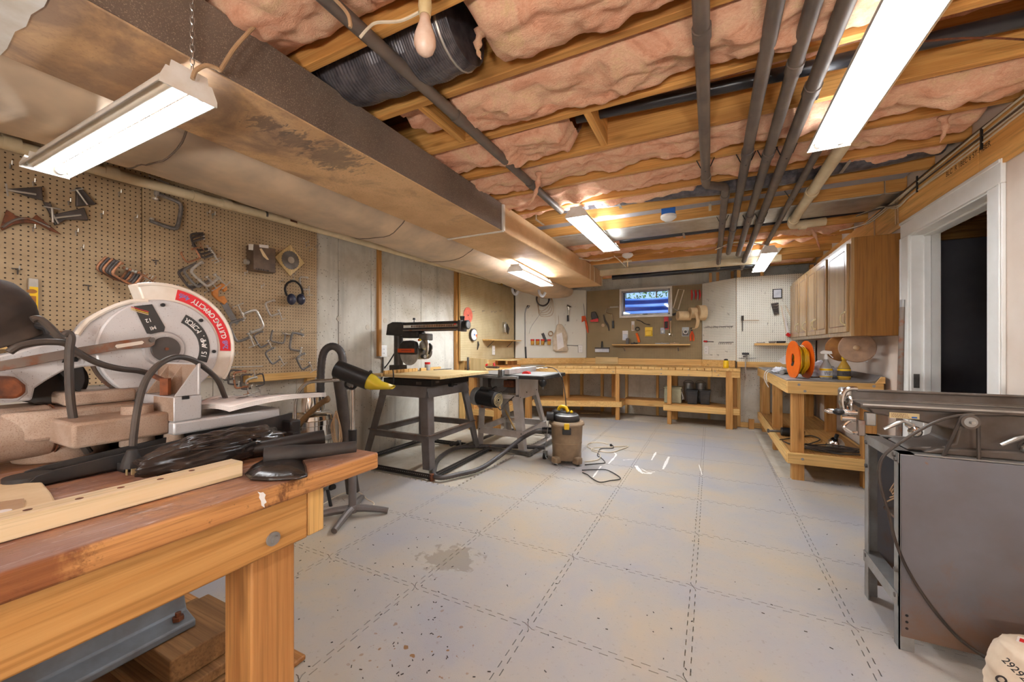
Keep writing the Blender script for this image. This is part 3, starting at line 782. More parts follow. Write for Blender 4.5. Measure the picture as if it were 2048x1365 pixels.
pipe('water_pipe', 'fourth parallel overhead pipe beside the nearest ceiling light', [(.352 * k, -1.5, zp), (.352 * k, 6.5, zp)], .029, 'pipe', couplings=[((.352 * k, 2.1, zp), Y), ((.352 * k, 4.1, zp), Y)], strap=[(.352 * k, 2.74, zp), (.352 * k, 4.0, zp)])
pipe('water_pipe', 'slim dark overhead pipe next to the cream drain pipe', [(.49 * k, 1.0, zp), (.49 * k, 5.6, zp)], .021, 'pipe', strap=[(.49 * k, 3.55, zp)])
pipe('drain_pipe', 'cream plastic drain pipe with an elbow at its far end', [(.585 * k, .6, zp - .005), (.585 * k, 4.28, zp - .005), (.60 * k, 4.36, zp - .005), (.66 * k, 4.40, zp), (.92, 4.42, zp + .01)], .036, 'pvc', couplings=[((.585 * k, 3.5, zp - .005), Y), ((.585 * k, 4.2, zp - .005), Y), ((.75, 4.41, zp), (1, 0, 0))])
yb_ = jy(2) - JT - .16
pipe('vent_pipe', 'glossy black pipe lying between joists across the ceiling', [(-.66, yb_ - .03, 2.44), (-.2, yb_, 2.43), (.5, yb_ + .04, 2.42), (1.25, yb_ + .08, 2.42)], .03, 'abs')
for u, v in ((1590, 130), (1630, 170)):
    p = at(u, v, z=2.36)
    B((p.x - .012, p.y - .02, 2.30), (p.x + .012, p.y + .02, 2.45)).build('pipe_bracket', M['black'], None, label='black pipe bracket hanging from a joist beside the long lit fixture' if u == 1590 else 'second black pipe bracket lower beside the long lit fixture', cat='bracket')
pipe('vent_pipe', 'black pipe crossing the far ceiling above the window', [(-1.4, 6.35, 2.28), (.2, 6.35, 2.29), (.72, 6.38, 2.31)], .04, 'abs')
for kk, lab in ((7, 'black pipe partly hidden in the far pink bay'),):
    yb_ = jy(kk) + .10
    pipe('vent_pipe', lab, [(-.9, yb_, 2.35), (.3, yb_, 2.36), (1.2, yb_, 2.37)], .028, 'abs')
# white plastic pipe along the left wall
pts = [at(0, 284, x=-3.10), at(239, 352, x=-3.10), at(660, 466, x=-3.10), at(1000, 565, x=-3.10)]
d = (pts[-1] - pts[0]).normalized()
start = pts[0] - d * 1.6
wp = pipe('drain_pipe', 'cream plastic pipe running along the left wall under the wrapped duct', [start] + pts, .031, 'pvc', couplings=[(at(u, v, x=-3.10), d) for u, v in ((22, 288), (222, 345), (394, 394), (452, 409))])
for u, v in ((530, 430),):
    p = at(u, v, x=-3.10)
    MB().cyl(p - d * .008, p + d * .008, .033, n=14).build('band', M['iron'], wp)
p = at(583, 444, x=-3.10)
MB().cyl(p - d * .03, p + d * .03, .0325, n=14).build('rust_stain', M['rust'], wp)
# cables stapled along the header
for i in range(6):
    x = XR - .02 - .006 * (i % 2)
    z0 = 2.332 - .016 * i
    pts = [Vector((x, -1.0 + .4 * j, z0 + .006 * math.sin(j * 1.3 + i * 2))) for j in range(0, 13)]
    end = 4.4 if i < 3 else 3.9
    pts = [q for q in pts if q.y < end] + [Vector((x - .01, end + .1, z0 - .02)), Vector((x - .03, end + .35, z0 - .03 + .02 * i)), Vector((x - .12, end + .6, 2.335))]
    MB().tube(smooth_path(pts, 4), .0052, 6).build('cable', M['cord_white' if i % 3 else 'cord_brown'], None, label='electric cable stapled along the plywood header, %s strand' % ('top', 'second', 'third', 'fourth', 'fifth', 'lowest')[i], cat='cable', group='cables along the plywood header')
for u, v in ((1963, 280), (1834, 370)):
    p = at(u, v, x=XR - .03)
    MB().bar(p - Vector((0, 0, .05)), p + Vector((0, 0, .06)), .012, .008, (1, 0, 0)).build('cable_staple', M['black'], None, label='black cable clip on the header %s' % ('above the doorway' if u == 1963 else 'over the far door casing'), cat='clip')
for i, (y0, z0) in enumerate(((4.02, 2.31), (4.06, 2.31), (4.5, 2.3))):
    MB().tube(smooth_path([(XR - .024, y0 - .2, z0), (XR - .024, y0 - .03, z0 - .01), (XR - .022, y0, z0 - .05), (XR - .02, y0, 2.12)], 5), .005, 6).build('cable', M['cord_tan'], None, label=('electric cable dropping down the header beside the door casing', 'second electric cable dropping beside the door casing', 'electric cable dropping above the wall cabinets')[i], cat='cable')

MB().tube(smooth_path([at(u, v, z=2.32) for u, v in ((1745, 92), (1800, 88), (1900, 78), (1980, 76), (2060, 80))], 6), .004, 6).build('cable', M['rust'], None, label='thin rust-colored wire strung under the insulation above the doorway', cat='cable')
# ------------------------------------------------------------------ fluorescent shop lights
def shop_light(label, loc, rotz, L=1.24, Wd=.175, chains=(), lit=(1, 1), tilt=0.0, roll=0.0, k=1.0, wing=.066):
    t_ = thing('shop_light', label, 'ceiling light', loc, (tilt, roll, rotz), group='fluorescent shop lights')
    h = L / 2
    # two wings; the gap by the ballast channel is added to light the ceiling
    mb = MB()
    for sg_ in (-1, 1):
        for e in (0, .003):
            pts_ = [(sg_ * (Wd / 2 - e), 0), (sg_ * (Wd / 2 - e), .012 - e), (sg_ * wing, .043 - e)]
            mb.add([(x, y, z) for y in (-h, h) for x, z in pts_], [(0, 1, 4, 3), (1, 2, 5, 4)])
    mb.build('reflector', M['fixture'], t_, local=True, smooth=0)
    MB().box((-.036, -h + .004, .046), (.036, h - .004, .05)).build('channel', M['fixture'], t_, local=True)
    MB().box((-.032, -h + .03, .0505), (.032, h - .03, .085)).build('ballast_cover', M['fixture'], t_, local=True, bevel=.004)
    for s in (-1, 1):
        y = s * h
        MB().prism([(x, y, z) for x, z in ((-Wd / 2, -.004), (-Wd / 2, .014), (-.062, .055), (-.052, .055), (-.048, .078), (.048, .078), (.052, .055), (.062, .055), (Wd / 2, .014), (Wd / 2, -.004))], (0, s * .004, 0)).build('end_plate', M['fixture'], t_, local=True, smooth=0)
        for xx in (-.042, .042):
            MB().cyl((xx, y - s * .002, .022), (xx, y - s * .022, .022), .017, n=12).build('lamp_holder', M['white'], t_, local=True)
    for i, xx in enumerate((-.042, .042)):
        MB().cyl((xx, -h + .02, .022), (xx, h - .02, .022), .0165, n=16).build('tube', lit_mat(k) if lit[i] else M['bulb_off'], t_, local=True, label=None if lit[i] else 'unlit fluorescent tube')
    for cx, cy, ch in chains:
        mb = MB(); m = int(ch / .022)
        for i in range(m):
            z = .078 + i * .022
            mb.tube([Vector((cx + (.006 * math.cos(a) if i % 2 else 0), cy + (0 if i % 2 else .006 * math.cos(a)), z + .011 + .014 * math.sin(a))) for a in [k * PI / 4 for k in range(8)]], .0016, 4, closed=True)
        mb.build('chain', M['steel'], t_, local=True)
    return t_
_LM = {}
def lit_mat(k):
    if k not in _LM: _LM[k] = emit('lit_tube', (0.93, 0.99, 1.06, 1), LAMP * k)
    return _LM[k]
M['bulb_off'] = plain('tube_off', S(236, 224, 200), 0.3, 0, S(220, 200, 170), 6)
# the near left one hangs low and runs across the room
p0, p1 = at(382, 190, z=1.98), at(88, 344, z=1.98)
c = (p0 + p1) / 2
sl = shop_light('low-hung fluorescent shop light over the miter saw, one tube unlit', (c.x, c.y, 1.98), PI / 2, L=(p0 - p1).length, Wd=.155, chains=((.01, -(p0 - p1).length / 2 + .004, .52),), lit=(0, 1), k=.8, wing=.047)
p0, p1 = at(1155, 433, z=2.195), at(1221, 502, z=2.195)
shop_light('fluorescent shop light hanging at mid room below the tan duct edge', ((p0.x + p1.x) / 2, (p0.y + p1.y) / 2, 2.195), 0.0, L=p1.y - p0.y, Wd=.18, chains=((0, -.52, .10), (0, .52, .10)), k=1.7, wing=.064)
pf = at(1657, 297, z=2.19)
shop_light('largest fluorescent shop light overhead by the doorway, cut by the picture edge', (pf.x, pf.y - .63, 2.19), 0.0, L=1.26, Wd=.178, chains=((0, -.55, .06), (0, .55, .06)), k=1.0, wing=.047)
p0, p1 = at(1030, 543, z=1.99), at(1093, 572, z=1.99)
shop_light('far fluorescent shop light tucked under the ducts above the corner bench', ((p0.x + p1.x) / 2, (p0.y + p1.y) / 2, 1.99), math.atan2(-(p1.x - p0.x), p1.y - p0.y), L=(p1 - p0).length, Wd=.18, chains=((0, -.45, .06), (0, .45, .06)), k=3.3, wing=.056)
p0, p1 = at(1539, 506, z=2.19), at(1516, 544, z=2.19)
shop_light('far fluorescent shop light above the orange cord reel bench', ((p0.x + p1.x) / 2, (p0.y + p1.y) / 2, 2.19), math.atan2(-(p1.x - p0.x), p1.y - p0.y), L=(p1 - p0).length, Wd=.15, chains=((0, -.55, .1), (0, .55, .1)), k=.7, wing=.06)
# two unseen shop lights added behind the viewpoint to brighten the room
shop_light('added fluorescent fill light behind the viewpoint over the workbench', (-.95, -1.0, 2.15), 0.0, chains=((0, -.5, .1),), k=.55, wing=.074)
shop_light('added fluorescent fill light behind the viewpoint near the door wall', (.55, -1.2, 2.15), 0.0, chains=((0, -.5, .1),), k=.55, wing=.074)
# unseen tripod fill lights added behind the viewpoint, tipped up to brighten the ceiling
for wx, lab in ((-.42, 'added tripod fill light behind the viewpoint by the near bench'), (.62, 'added tripod fill light behind the viewpoint by the door wall')):
    t_ = thing('fill_light', lab, 'fill light', (wx, -1.25, 0), group='added fill lights')
    for a in (0.3, 2.4, 4.5): MB().tube([(wx, -1.25, .55), (wx + .32 * math.cos(a), -1.25 + .32 * math.sin(a), .012)], .011, 8).build('leg', M['blackrough'], t_)
    MB().cyl((wx, -1.25, .45), (wx, -1.25, .98), .013, n=12).build('mast', M['zinc'], t_)
    n_ = Vector((0, .62, .78)).normalized(); u_ = Vector((1, 0, 0)); v_ = n_.cross(u_); c_ = Vector((wx, -1.25, 1.05))
    MB().prism([c_ - n_ * .05 + u_ * a * .19 + v_ * b_ * .14 for a, b_ in ((-1, -1), (1, -1), (1, 1), (-1, 1))], n_ * .048).build('housing', M['yellow'], t_, bevel=.006)
    MB().prism([c_ + u_ * a * .17 + v_ * b_ * .12 for a, b_ in ((-1, -1), (1, -1), (1, 1), (-1, 1))], n_ * .004).build('lamp_face', emit('fill_lamp', (1.0, 0.98, 0.95, 1), FILL), t_)
# power cord of the near light
yy = .72
pts = [at(u, v, x=-1.455) for u, v in ((385, 158), (392, 141), (412, 131), (432, 136), (440, 141), (446, 132), (470, 95), (502, 60), (540, 22), (575, -10), (600, -40))]
MB().tube(smooth_path(pts, 6), .0065, 8).build('electric_lead', M['cord_tan'], None, label='tan power cord rising from the low-hung shop light', cat='cord')
for i, pts in enumerate(([(1150, 515), (1190, 522), (1225, 515)], [(1430, 500), (1470, 485), (1530, 490)], [(1228, 512), (1240, 522), (1252, 535)])):
    MB().tube(smooth_path([at(u, v, y=4.9) for u, v in pts], 6), .006, 6).build('electric_lead', M['cord_white'], None, label=('pale power cord slung from the mid-room light', 'pale power cord slung to the far light by the cabinets', 'short pale cord hanging near the far smoke alarm')[i], cat='cord')
# bare bulb in a porcelain keyless holder
bp = at(850, 10, y=.98)
lb = thing('bare_bulb', 'bare frosted light bulb hanging base-up from a ceiling socket', 'light bulb', bp)
zb = bp.z
MB().lathe([(.004, .20), (.055, .20), (.055, .17), (.03, .15), (.022, .13)], (bp.x, bp.y, zb - .10), n=20).build('ceiling_box', M['white'], lb)
MB().lathe([(.019, .035), (.021, -.005), (.019, -.02), (.018, -.035)], (bp.x, bp.y, zb), n=18).build('socket', M['brass_plate'], lb)
MB().lathe([(.0005, -.158), (.013, -.156), (.026, -.145), (.0335, -.126), (.034, -.112), (.031, -.094), (.023, -.07), (.017, -.05), (.0155, -.033)], (bp.x, bp.y, zb), n=24).build('globe', M['bulb'], lb, smooth=180)
pts = [at(u, v, y=.98) for u, v in ((838, 25), (800, 42), (755, 45), (738, 55), (720, 75))]
MB().tube(smooth_path(pts, 5), .005, 6).build('wire', M['cord_white'], lb)
pts = [at(u, v, y=.86) for u, v in ((640, -30), (690, 20), (700, 45), (700, 55))]
MB().tube(smooth_path(pts, 5), .006, 6).build('electric_lead', M['cord_tan'], None, label='tan cable looped round the grey pipe near the bulb', cat='cord')
# smoke alarms
for u, v, lab in ((1337, 436, 'white smoke alarm on a blue backing between far joists'), (1255, 512, 'white ceiling fixture with hanging pull parts beyond the mid-room light')):
    p = at(u, v, z=2.31); t_ = thing('smoke_alarm', lab, 'smoke alarm', (p.x, p.y, 2.31))
    MB().lathe([(.0005, -.03), (.03, -.028), (.055, -.012), (.066, .0), (.066, .02), (.06, .024)], p, n=24).build('cover', M['white'], t_)
    if u == 1337: B((p.x - .055, p.y - .04, 2.334), (p.x + .055, p.y + .04, 2.40)).build('junction_box', M['blue'], t_)
    else:
        B((p.x - .04, p.y - .04, 2.334), (p.x + .04, p.y + .04, 2.36)).build('junction_box', M['black'], t_)
        MB().cyl((p.x, p.y, 2.28), (p.x, p.y, 2.17), .008).cyl((p.x - .05, p.y, 2.24), (p.x + .05, p.y, 2.24), .012).build('pull_parts', M['pvc'], t_)
# ------------------------------------------------------------------ pegboards
def pegboard(label, p, q, z0, z1, mat, hole=None, group='pegboard panels'):
    """panel from floor-plan point p to q, facing the room"""
    p = Vector((p[0], p[1], 0)); q = Vector((q[0], q[1], 0)); L = (q - p).length
    a = math.atan2(q.y - p.y, q.x - p.x)
    t_ = thing('pegboard', label, 'pegboard', (p.x, p.y, z0), a, group=group)
    mb = MB()
    if hole:
        hx0, hx1, hz0, hz1 = hole
        for a0, b0, a1, b1 in ((0, 0, hx0, z1 - z0), (hx1, 0, L, z1 - z0), (hx0, 0, hx1, hz0), (hx0, hz1, hx1, z1 - z0)):
            if b1 > b0 and a1 > a0: mb.box((a0, 0, b0), (a1, .006, b1))
    else: mb.box((.001, 0, 0), (L - .001, .006, z1 - z0))
    mb.build('board', mat, t_, local=True, bevel=0 if hole else .001)
    mb = MB()
    for x in ((.02, L / 2, L - .02) if not hole else (.02, L - .02)): mb.box((x - .019, .006, 0), (x + .019, .03, z1 - z0))
    mb.build('batten', WOODS['pinez'], t_, local=True)
    return t_
PXN = -3.19
ysm = at(284, 450, x=PXN).y; yr = at(634, 600, x=PXN).y
pegboard('dusty tan pegboard panel holding the corner clamps and yellow level', (PXN, -.75), (PXN, ysm - .001), .955, 2.30, M['peg_tan'])
pegboard('dusty tan pegboard panel holding most of the C-clamps', (PXN, ysm + .001), (PXN, yr), 1.30, 2.30, M['peg_tan'])
pegboard('dusty tan pegboard strip below the saw handle, lower C-clamps hang here', (PXN, ysm + .001), (PXN, yr), .955, 1.298, M['peg_tan'])
PXF = -3.15
pegboard('stained ochre pegboard with the red sanding disc and small shelf', (PXF, at(921, 600, x=PXF).y), (PXF, 6.35), .97, 2.21, M['peg_old'])
A_, Bk = Vector((-3.13, 6.36)), Vector((-2.04, 7.10))
mid = A_.lerp(Bk, .56)
pegboard('cream pegboard holding the cable coil and jars', A_, mid, .965, 2.21, M['peg_white'])
pegboard('cream pegboard holding the hanging plastic bag and chrome tool', mid, Bk, .965, 2.21, M['peg_white'])
YP = 7.10
pegboard('dark brown pegboard around the basement window', (-2.03, YP), (-.125, YP), .965, 2.19, M['peg_brown'], hole=(-2.03 * -1 + WX0 - .03, 2.03 + WX1 + .03, WZ0 - .03 - .965, 3.0))
C_, D_ = Vector((-.12, 7.09)), Vector((.335, 6.69))
pegboard('cream pegboard set at an angle, right of the window', C_, D_, .965, 2.19, M['peg_white'])
pegboard('cream pegboard beside the wall cabinets with the bow saw', (.34, 6.67), (1.28, 6.67), .955, 2.19, M['peg_white'])
# framing behind the pegboards
fr = thing('stud_wall', 'yellow pine stud framing under the pegboard beside the concrete gap', 'frame', (.38, 6.70, 0))
for x in (.37, .66, 1.24): B((x - .02, 6.682, 0), (x + .025, 6.75, 2.3)).build('stud', WOODS['pinez'], fr, bevel=.002)
B((.35, 6.655, .875), (1.28, 6.69, .955)).build('rail', WOODS['pinex'], fr, bevel=.003)
B((.35, 6.70, -.01), (1.28, 6.76, .06)).build('sole_plate', WOODS['pinex'], fr, bevel=.003)
B((.49, 6.60, -.01), (.56, 6.66, .13)).build('block', WOODS['cedarz'], fr, bevel=.003)
B((.34, 6.76, -.01), (1.30, 6.80, 2.1)).build('backing_board', M['concrete'], fr)
mb = MB()
for x in (.0, .1, .3): B((x - .02, 6.95, 2.19), (x + .02, 6.99, 2.335)).build('stud_top', WOODS['cedarz'], fr)
# pine framing on the back and left walls under the benches
for i, (u, v0) in enumerate(((1163, 800), (1204, 800), (1253, 800), (1315, 800), (1418, 800))):
    x = at(u, 780, y=7.13).x
    B((x - .02, 7.108, 0), (x + .02, 7.19, .965)).build('wall_stud', WOODS['pinez'], None, label='pine stud against the back concrete wall, %s from the corner' % ('first', 'second', 'third', 'fourth', 'fifth')[i], cat='stud', group='studs under the back bench')
for i, y in enumerate((4.75, 5.3, 5.9)):
    B((-3.24, y, -.01), (-3.16, y + .04, 2.3)).build('wall_stud', WOODS['pinez'], None, label=('pine stud at the near edge of the ochre pegboard', 'middle pine stud behind the ochre pegboard', 'far pine stud behind the ochre pegboard')[i], cat='stud')
y = at(917, 600, x=-3.2).y
B((-3.245, y - .05, .72), (-3.20, y + .01, 2.30)).build('wall_board', WOODS['cedarz'], None, bevel=.002, label='dark upright board fixed beside the ochre pegboard', cat='board')
y = at(762, 600, x=-3.2).y
B((-3.247, y - .02, at(762, 713, x=-3.2).z), (-3.21, y + .02, at(762, 492, x=-3.2).z)).build('wall_board', WOODS['cedarz'], None, bevel=.002, label='narrow upright board on bare concrete above the outlet', cat='board')
# rail under the near pegboard
B((-3.245, at(493, 750, x=-3.2).y, .90), (-3.17, yr + .005, .958)).build('pegboard_rail', WOODS['pinez'] if False else WOODS['piney'], None, bevel=.002, label='pine rail along the bottom of the tan pegboard', cat='rail')
B((-3.245, yr - .09, -.01), (-3.20, yr - .01, .90)).build('wall_stud', WOODS['pinez'], None, bevel=.002, label='pine stud below the end of the tan pegboard rail', cat='stud')
B((-3.18, -.3, 1.165), (-3.02, at(112, 670, x=-3.1).y + .12, 1.20)).build('wall_shelf', WOODS['piney'], None, bevel=.002, label='pine shelf board on the tan pegboard behind the miter saw', cat='shelf')
yw = at(112, 670, x=-3.1).y
B((-3.18, yw - .06, 1.20), (-3.05, yw + .1, 1.26)).build('wood_block', WOODS['oldy'], None, bevel=.003, label='dark orange wood block behind the miter saw arm', cat='block')

# ------------------------------------------------------------------ basement window
win = thing('window_1', None, None, (WX0, YP, WZ0), kind='structure')
fy0, fy1 = YP - .03, YB + .02
def wf(name, lo, hi, m='white'): return B(lo, hi).build(name, M[m], win, bevel=.003)
for x0, x1, z0, z1 in ((WX0 - .035, WX1 + .035, WZ0 - .035, WZ0), (WX0 - .035, WX1 + .035, WZ1, WZ1 + .035), (WX0 - .035, WX0, WZ0, WZ1), (WX1, WX1 + .035, WZ0, WZ1)):
    wf('window_frame', (x0, fy0, z0), (x1, fy0 + .05, z1), 'fixture')
for x0, x1, z0, z1 in ((WX0, WX1, WZ0, WZ0 + .03), (WX0, WX1, WZ1 - .03, WZ1), (WX0, WX0 + .03, WZ0, WZ1), (WX1 - .03, WX1, WZ0, WZ1)):
    wf('sash', (x0, fy0 + .012, z0), (x1, fy0 + .045, z1), 'zinc')
wf('latch', ((WX0 + WX1) / 2 - .04, fy0 - .01, WZ0 + .008), ((WX0 + WX1) / 2 + .04, fy0 + .012, WZ0 + .022), 'iron')
B((WX0 + .02, fy0 + .026, WZ0 + .02), (WX1 - .02, fy0 + .030, WZ1 - .02)).build('pane', M['glass'], win)
for x0, x1, z0, z1 in ((WX0 - .02, WX1 + .02, WZ0 - .03, WZ0), (WX0 - .02, WX1 + .02, WZ1, WZ1 + .03), (WX0 - .03, WX0, WZ0, WZ1), (WX1, WX1 + .03, WZ0, WZ1)):
    wf('reveal', (x0, fy0 + .05, z0), (x1, YB + .2, z1), 'fixture')
well = thing('window_well', 'blue corrugated window well outside the basement window', 'window well', (-1.0, 7.9, 1.5))
def wfn(s, t):
    a = PI * s; z = 1.45 + .66 * t
    r = .62 + .018 * math.sin(t * 2 * PI * 5)
    return Vector((-1.0 + (r + .12) * math.cos(a) * 1.15, YB + .2 + r * math.sin(a), z))
MB().grid(wfn, 40, 50).build('shell', M['well'], well, smooth=180)
B((-2.0, YB + .2, 1.40), (0.0, YB + 1.3, 1.45)).build('gravel_bed', M['slab'], well)
lv = thing('garden_shrub', 'green leafy shrub outside above the window well', 'shrub', (-1.0, 8.3, 1.95))
mb = MB()
for i in range(1500):
    c = Vector((random.uniform(-2.0, 0.0), random.uniform(8.15, 8.7), random.uniform(2.0, 3.1)))
    a = Vector((random.uniform(-1, 1), random.uniform(-1, 1), random.uniform(-1, 1))).normalized(); b_ = a.orthogonal().normalized()
    mb.add([c, c + a * .035 + b_ * .016, c + a * .07, c + a * .035 - b_ * .016], [(0, 1, 2, 3)])
o = mb.build('foliage', M['leaf'], lv, smooth=0); o['kind'] = 'stuff'
mb = MB()
for x in (-1.6, -1.0, -.4): mb.tube([(x, 8.4, 1.6), (x + .03, 8.4, 2.2), (x, 8.4, 2.7)], .012, 6)
mb.build('stems', WOODS['oldz'], lv)

# ------------------------------------------------------------------ back bench (fitted round the corner)
ZB = .86
# floor-plan corners of the bench: back edge and front edge
BK = [Vector((-3.14, 4.76)), Vector((-3.14, 6.33)), Vector((-2.05, 7.09)), Vector((-.13, 7.09)), Vector((.33, 6.70))]
FR = [Vector((-2.60, 4.76)), Vector((-2.60, 5.92)), Vector((-1.36, 6.42)), Vector((.02, 6.42)), Vector((.37, 6.37))]
bb = thing('corner_workbench', 'long pine workbench fitted around the far corner below the pegboards', 'workbench', (-1.36, 6.42, 0))
for i in range(4):
    b0, b1, f0, f1 = BK[i], BK[i + 1], FR[i], FR[i + 1]
    n = max(2, round(max((b1 - b0).length, (f1 - f0).length) / .14))
    for j in range(n):
        s0, s1 = j / n + .004, (j + 1) / n - .004
        pts = [b0.lerp(b1, s0), b0.lerp(b1, s1), f0.lerp(f1, s1), f0.lerp(f1, s0)]
        dz = random.uniform(-.002, .002)
        MB().prism([(p.x, p.y, ZB - .036) for p in pts], (0, 0, .036 + dz)).build('top_board', WOODS['pinex' if i == 0 else 'piney'], bb, bevel=.002)
    d = (f1 - f0).normalized(); nrm = Vector((-d.y, d.x)) * .02
    q0, q1 = f0 + nrm * 1.5, f1 + nrm * 1.5
    MB().bar((q0.x, q0.y, ZB - .082), (q1.x, q1.y, ZB - .082), .038, .09).build('apron', WOODS['piney' if i == 0 else 'pinex'], bb, bevel=.003)
    e = (b1 - b0).normalized(); nr = Vector((e.y, -e.x)) * .012
    MB().bar((b0.x + nr.x, b0.y + nr.y, ZB + .055), (b1.x + nr.x, b1.y + nr.y, ZB + .055), .02, .105).build('backsplash', WOODS['piney' if i == 0 else 'pinex'], bb, bevel=.002)
x0, x1 = at(1191, 718, y=7.04).x, at(1236, 718, y=7.04).x
B((x0, 7.03, ZB + .002), (x1, 7.065, ZB + .125)).build('backsplash_patch', WOODS['palex'], bb, bevel=.002)
def post(p, z1=ZB - .04, w=.088, nm='leg', wd='cedarz'):
    B((p[0] - w / 2, p[1] - w / 2, -.012), (p[0] + w / 2, p[1] + w / 2, z1)).build(nm, WOODS[wd], bb, bevel=.004)
for p in ((-2.66, 4.82), (-3.05, 4.82), (-2.64, 5.85), (-1.34, 6.47), (-.56, 6.47)): post(p, w=.06 if p[1] > 6.4 else .088)
for p in ((.24, 6.44), (-.52, 6.96), (.30, 6.62), (-1.5, 6.98), (-2.2, 6.45)): post(p)
for u, v in ((1226, 744), (1322, 739), (1322, 748), (1377, 740), (1377, 751), (1430, 743), (1437, 751)):
    p = at(u, v, y=6.40)
    MB().cyl((p.x, 6.40, p.z), (p.x, 6.425, p.z), .008, n=8).build('bolt', M['zinc'], bb)
# lower shelves
ZS = .30
def shelf_poly(pts, nm='lower_shelf'):
    MB().prism([(x, y, ZS - .016) for x, y in pts], (0, 0, .016)).build(nm, WOODS['cedarx'], bb, bevel=.002)
shelf_poly([(-3.1, 4.80), (-2.70, 4.80), (-2.70, 5.70), (-3.1, 5.70)])
shelf_poly([(-2.62, 5.98), (-1.36, 6.44), (-1.30, 6.46), (-1.30, 6.80), (-2.1, 6.98), (-2.7, 6.5)])
shelf_poly([(-1.30, 6.78), (-.60, 6.78), (-.60, 7.09), (-1.30, 7.09)])
shelf_poly([(-.62, 6.44), (.36, 6.44), (.33, 6.68), (-.13, 7.05), (-.62, 7.05)])
for a, b_ in (((-2.69, 4.80), (-2.69, 5.70)), ((-3.1, 4.79), (-2.68, 4.79)), ((-2.62, 5.96), (-1.36, 6.43)), ((-1.36, 6.43), (-1.28, 6.46)), ((-1.29, 6.46), (-1.29, 6.79)), ((-1.29, 6.78), (-.62, 6.78)), ((-.64, 6.43), (.37, 6.43)), ((-.63, 6.43), (-.63, 6.78))):
    MB().bar((a[0], a[1], ZS - .055), (b_[0], b_[1], ZS - .055), .036, .088).build('shelf_edge', WOODS['pinex' if abs(a[1] - b_[1]) < abs(a[0] - b_[0]) else 'piney'], bb, bevel=.003)
# things on and under it
ob = thing('storage_box', 'olive cardboard box on the lower shelf under the window bench', 'box', (-.5, 6.66, ZS))
x0, x1 = at(1328, 800, y=6.56).x, at(1363, 800, y=6.56).x
MB().taper((x0, 6.56), (x1, 6.80), ZS + .001, (x0 + .005, 6.56), (x1 - .005, 6.80), .53).build('body', M['green_grey'], ob, bevel=.012)
B((x0 - .004, 6.552, .53), (x1 + .004, 6.808, .548)).build('lid', M['green_grey'], ob, bevel=.006)
MB().tube(smooth_path([(x1 - .01, 6.6, .5), (x1 + .02, 6.58, .40), (x1 + .01, 6.6, .36)], 5), .004, 6).build('strap', M['white'], ob)
for i, (u0, u1, v0, lab) in enumerate(((1373, 1396, 779, 'charcoal plastic bin on the lower bench shelf beside the olive box'), (1399, 1421, 780, 'black plastic bin at the far right of the lower bench shelf'))):
    yy = 6.56 + .04 * i
    a, b_ = at(u0, 800, y=yy).x, at(u1, 800, y=yy).x
    t_ = thing('plastic_bin', lab, 'bin', (a, yy, ZS))
    MB().taper((a + .012, yy + .01), (b_ - .012, yy + .2), ZS + .001, (a, yy), (b_, yy + .21), .50).build('body', M['blackrough'], t_, bevel=.008)
    B((a - .006, yy - .006, .50), (b_ + .006, yy + .216, .515)).build('rim', M['black'], t_, bevel=.003)
for i, (u, lab) in enumerate(((1377, 'small grey bucket behind the charcoal bin'), (1401, 'small grey bucket behind the black bin'))):
    p = at(u, 800, y=6.88)
    t_ = thing('bucket', lab, 'bucket', (p.x, 6.88, ZS))
    MB().lathe([(.0005, .002), (.055, .002), (.07, .28), (.074, .28), (.074, .30), (.066, .30), (.052, .02), (.0005, .02)], (p.x, 6.88, ZS), n=20).build('body', M['zinc'], t_)
    MB().tube([Vector((p.x + .074 * math.cos(a), 6.88, ZS + .29 + .05 * math.sin(a))) for a in [PI * k / 10 for k in range(11)]], .003, 6).build('handle', M['iron'], t_)
p = at(1180, 826, z=0); 
MB().bar(at(1161, 827, z=.006), at(1199, 827, z=.006), .02, .012).build('wood_lath', WOODS['palex'], None, label='pale lath lying on the floor under the corner bench', cat='lath')

# ------------------------------------------------------------------ bench on the right
RX0, RX1, RY0, RY1, RZ = .635, 1.262, 4.23, 6.62, .885
rb = thing('side_workbench', 'pine workbench with grey-sheeted top and lower shelf below the wall cabinets', 'workbench', (RX0, RY0, 0))
for x in (RX0 + .055, RX1 - .085):
    for y in (RY0 + .055, 5.45, RY1 - .1):
        B((x - .045, y - .045, -.012), (x + .045, y + .045, RZ - .02)).build('leg', WOODS['cedarz'], rb, bevel=.004)
for z0, z1 in ((.765, RZ - .012), (.15, .243)):
    B((RX0 - .03, RY0 - .035, z0), (RX1 - .01, RY0, z1)).build('front_rail', WOODS['pinex'], rb, bevel=.004)
    B((RX0 - .035, RY0 + .001, z0), (RX0, RY1, z1)).build('side_rail', WOODS['piney'], rb, bevel=.004)
    B((RX1 - .03, RY0 + .001, z0), (RX1, RY1, z1)).build('side_rail', WOODS['piney'], rb, bevel=.004)
for k in range(4):
    xa = RX0 + .002 + k * (RX1 - RX0 - .035) / 4
    B((xa, RY0 + .002, RZ - .03), (xa + (RX1 - RX0 - .04) / 4, RY1, RZ - .011)).build('top_board', WOODS['piney'], rb)
    B((xa, RY0 + .002, .226), (xa + (RX1 - RX0 - .04) / 4, RY1, .245)).build('shelf_board', WOODS['cedary'], rb)
mb = MB()
pr = [(RX0 - .03, RZ - .03), (RX0 - .03, RZ - .006), (RX0 - .01, RZ), (RX1 - .09, RZ), (RX1 - .05, RZ + .012), (RX1 - .02, RZ + .045), (RX1, RZ + .05), (RX1, RZ - .03)]
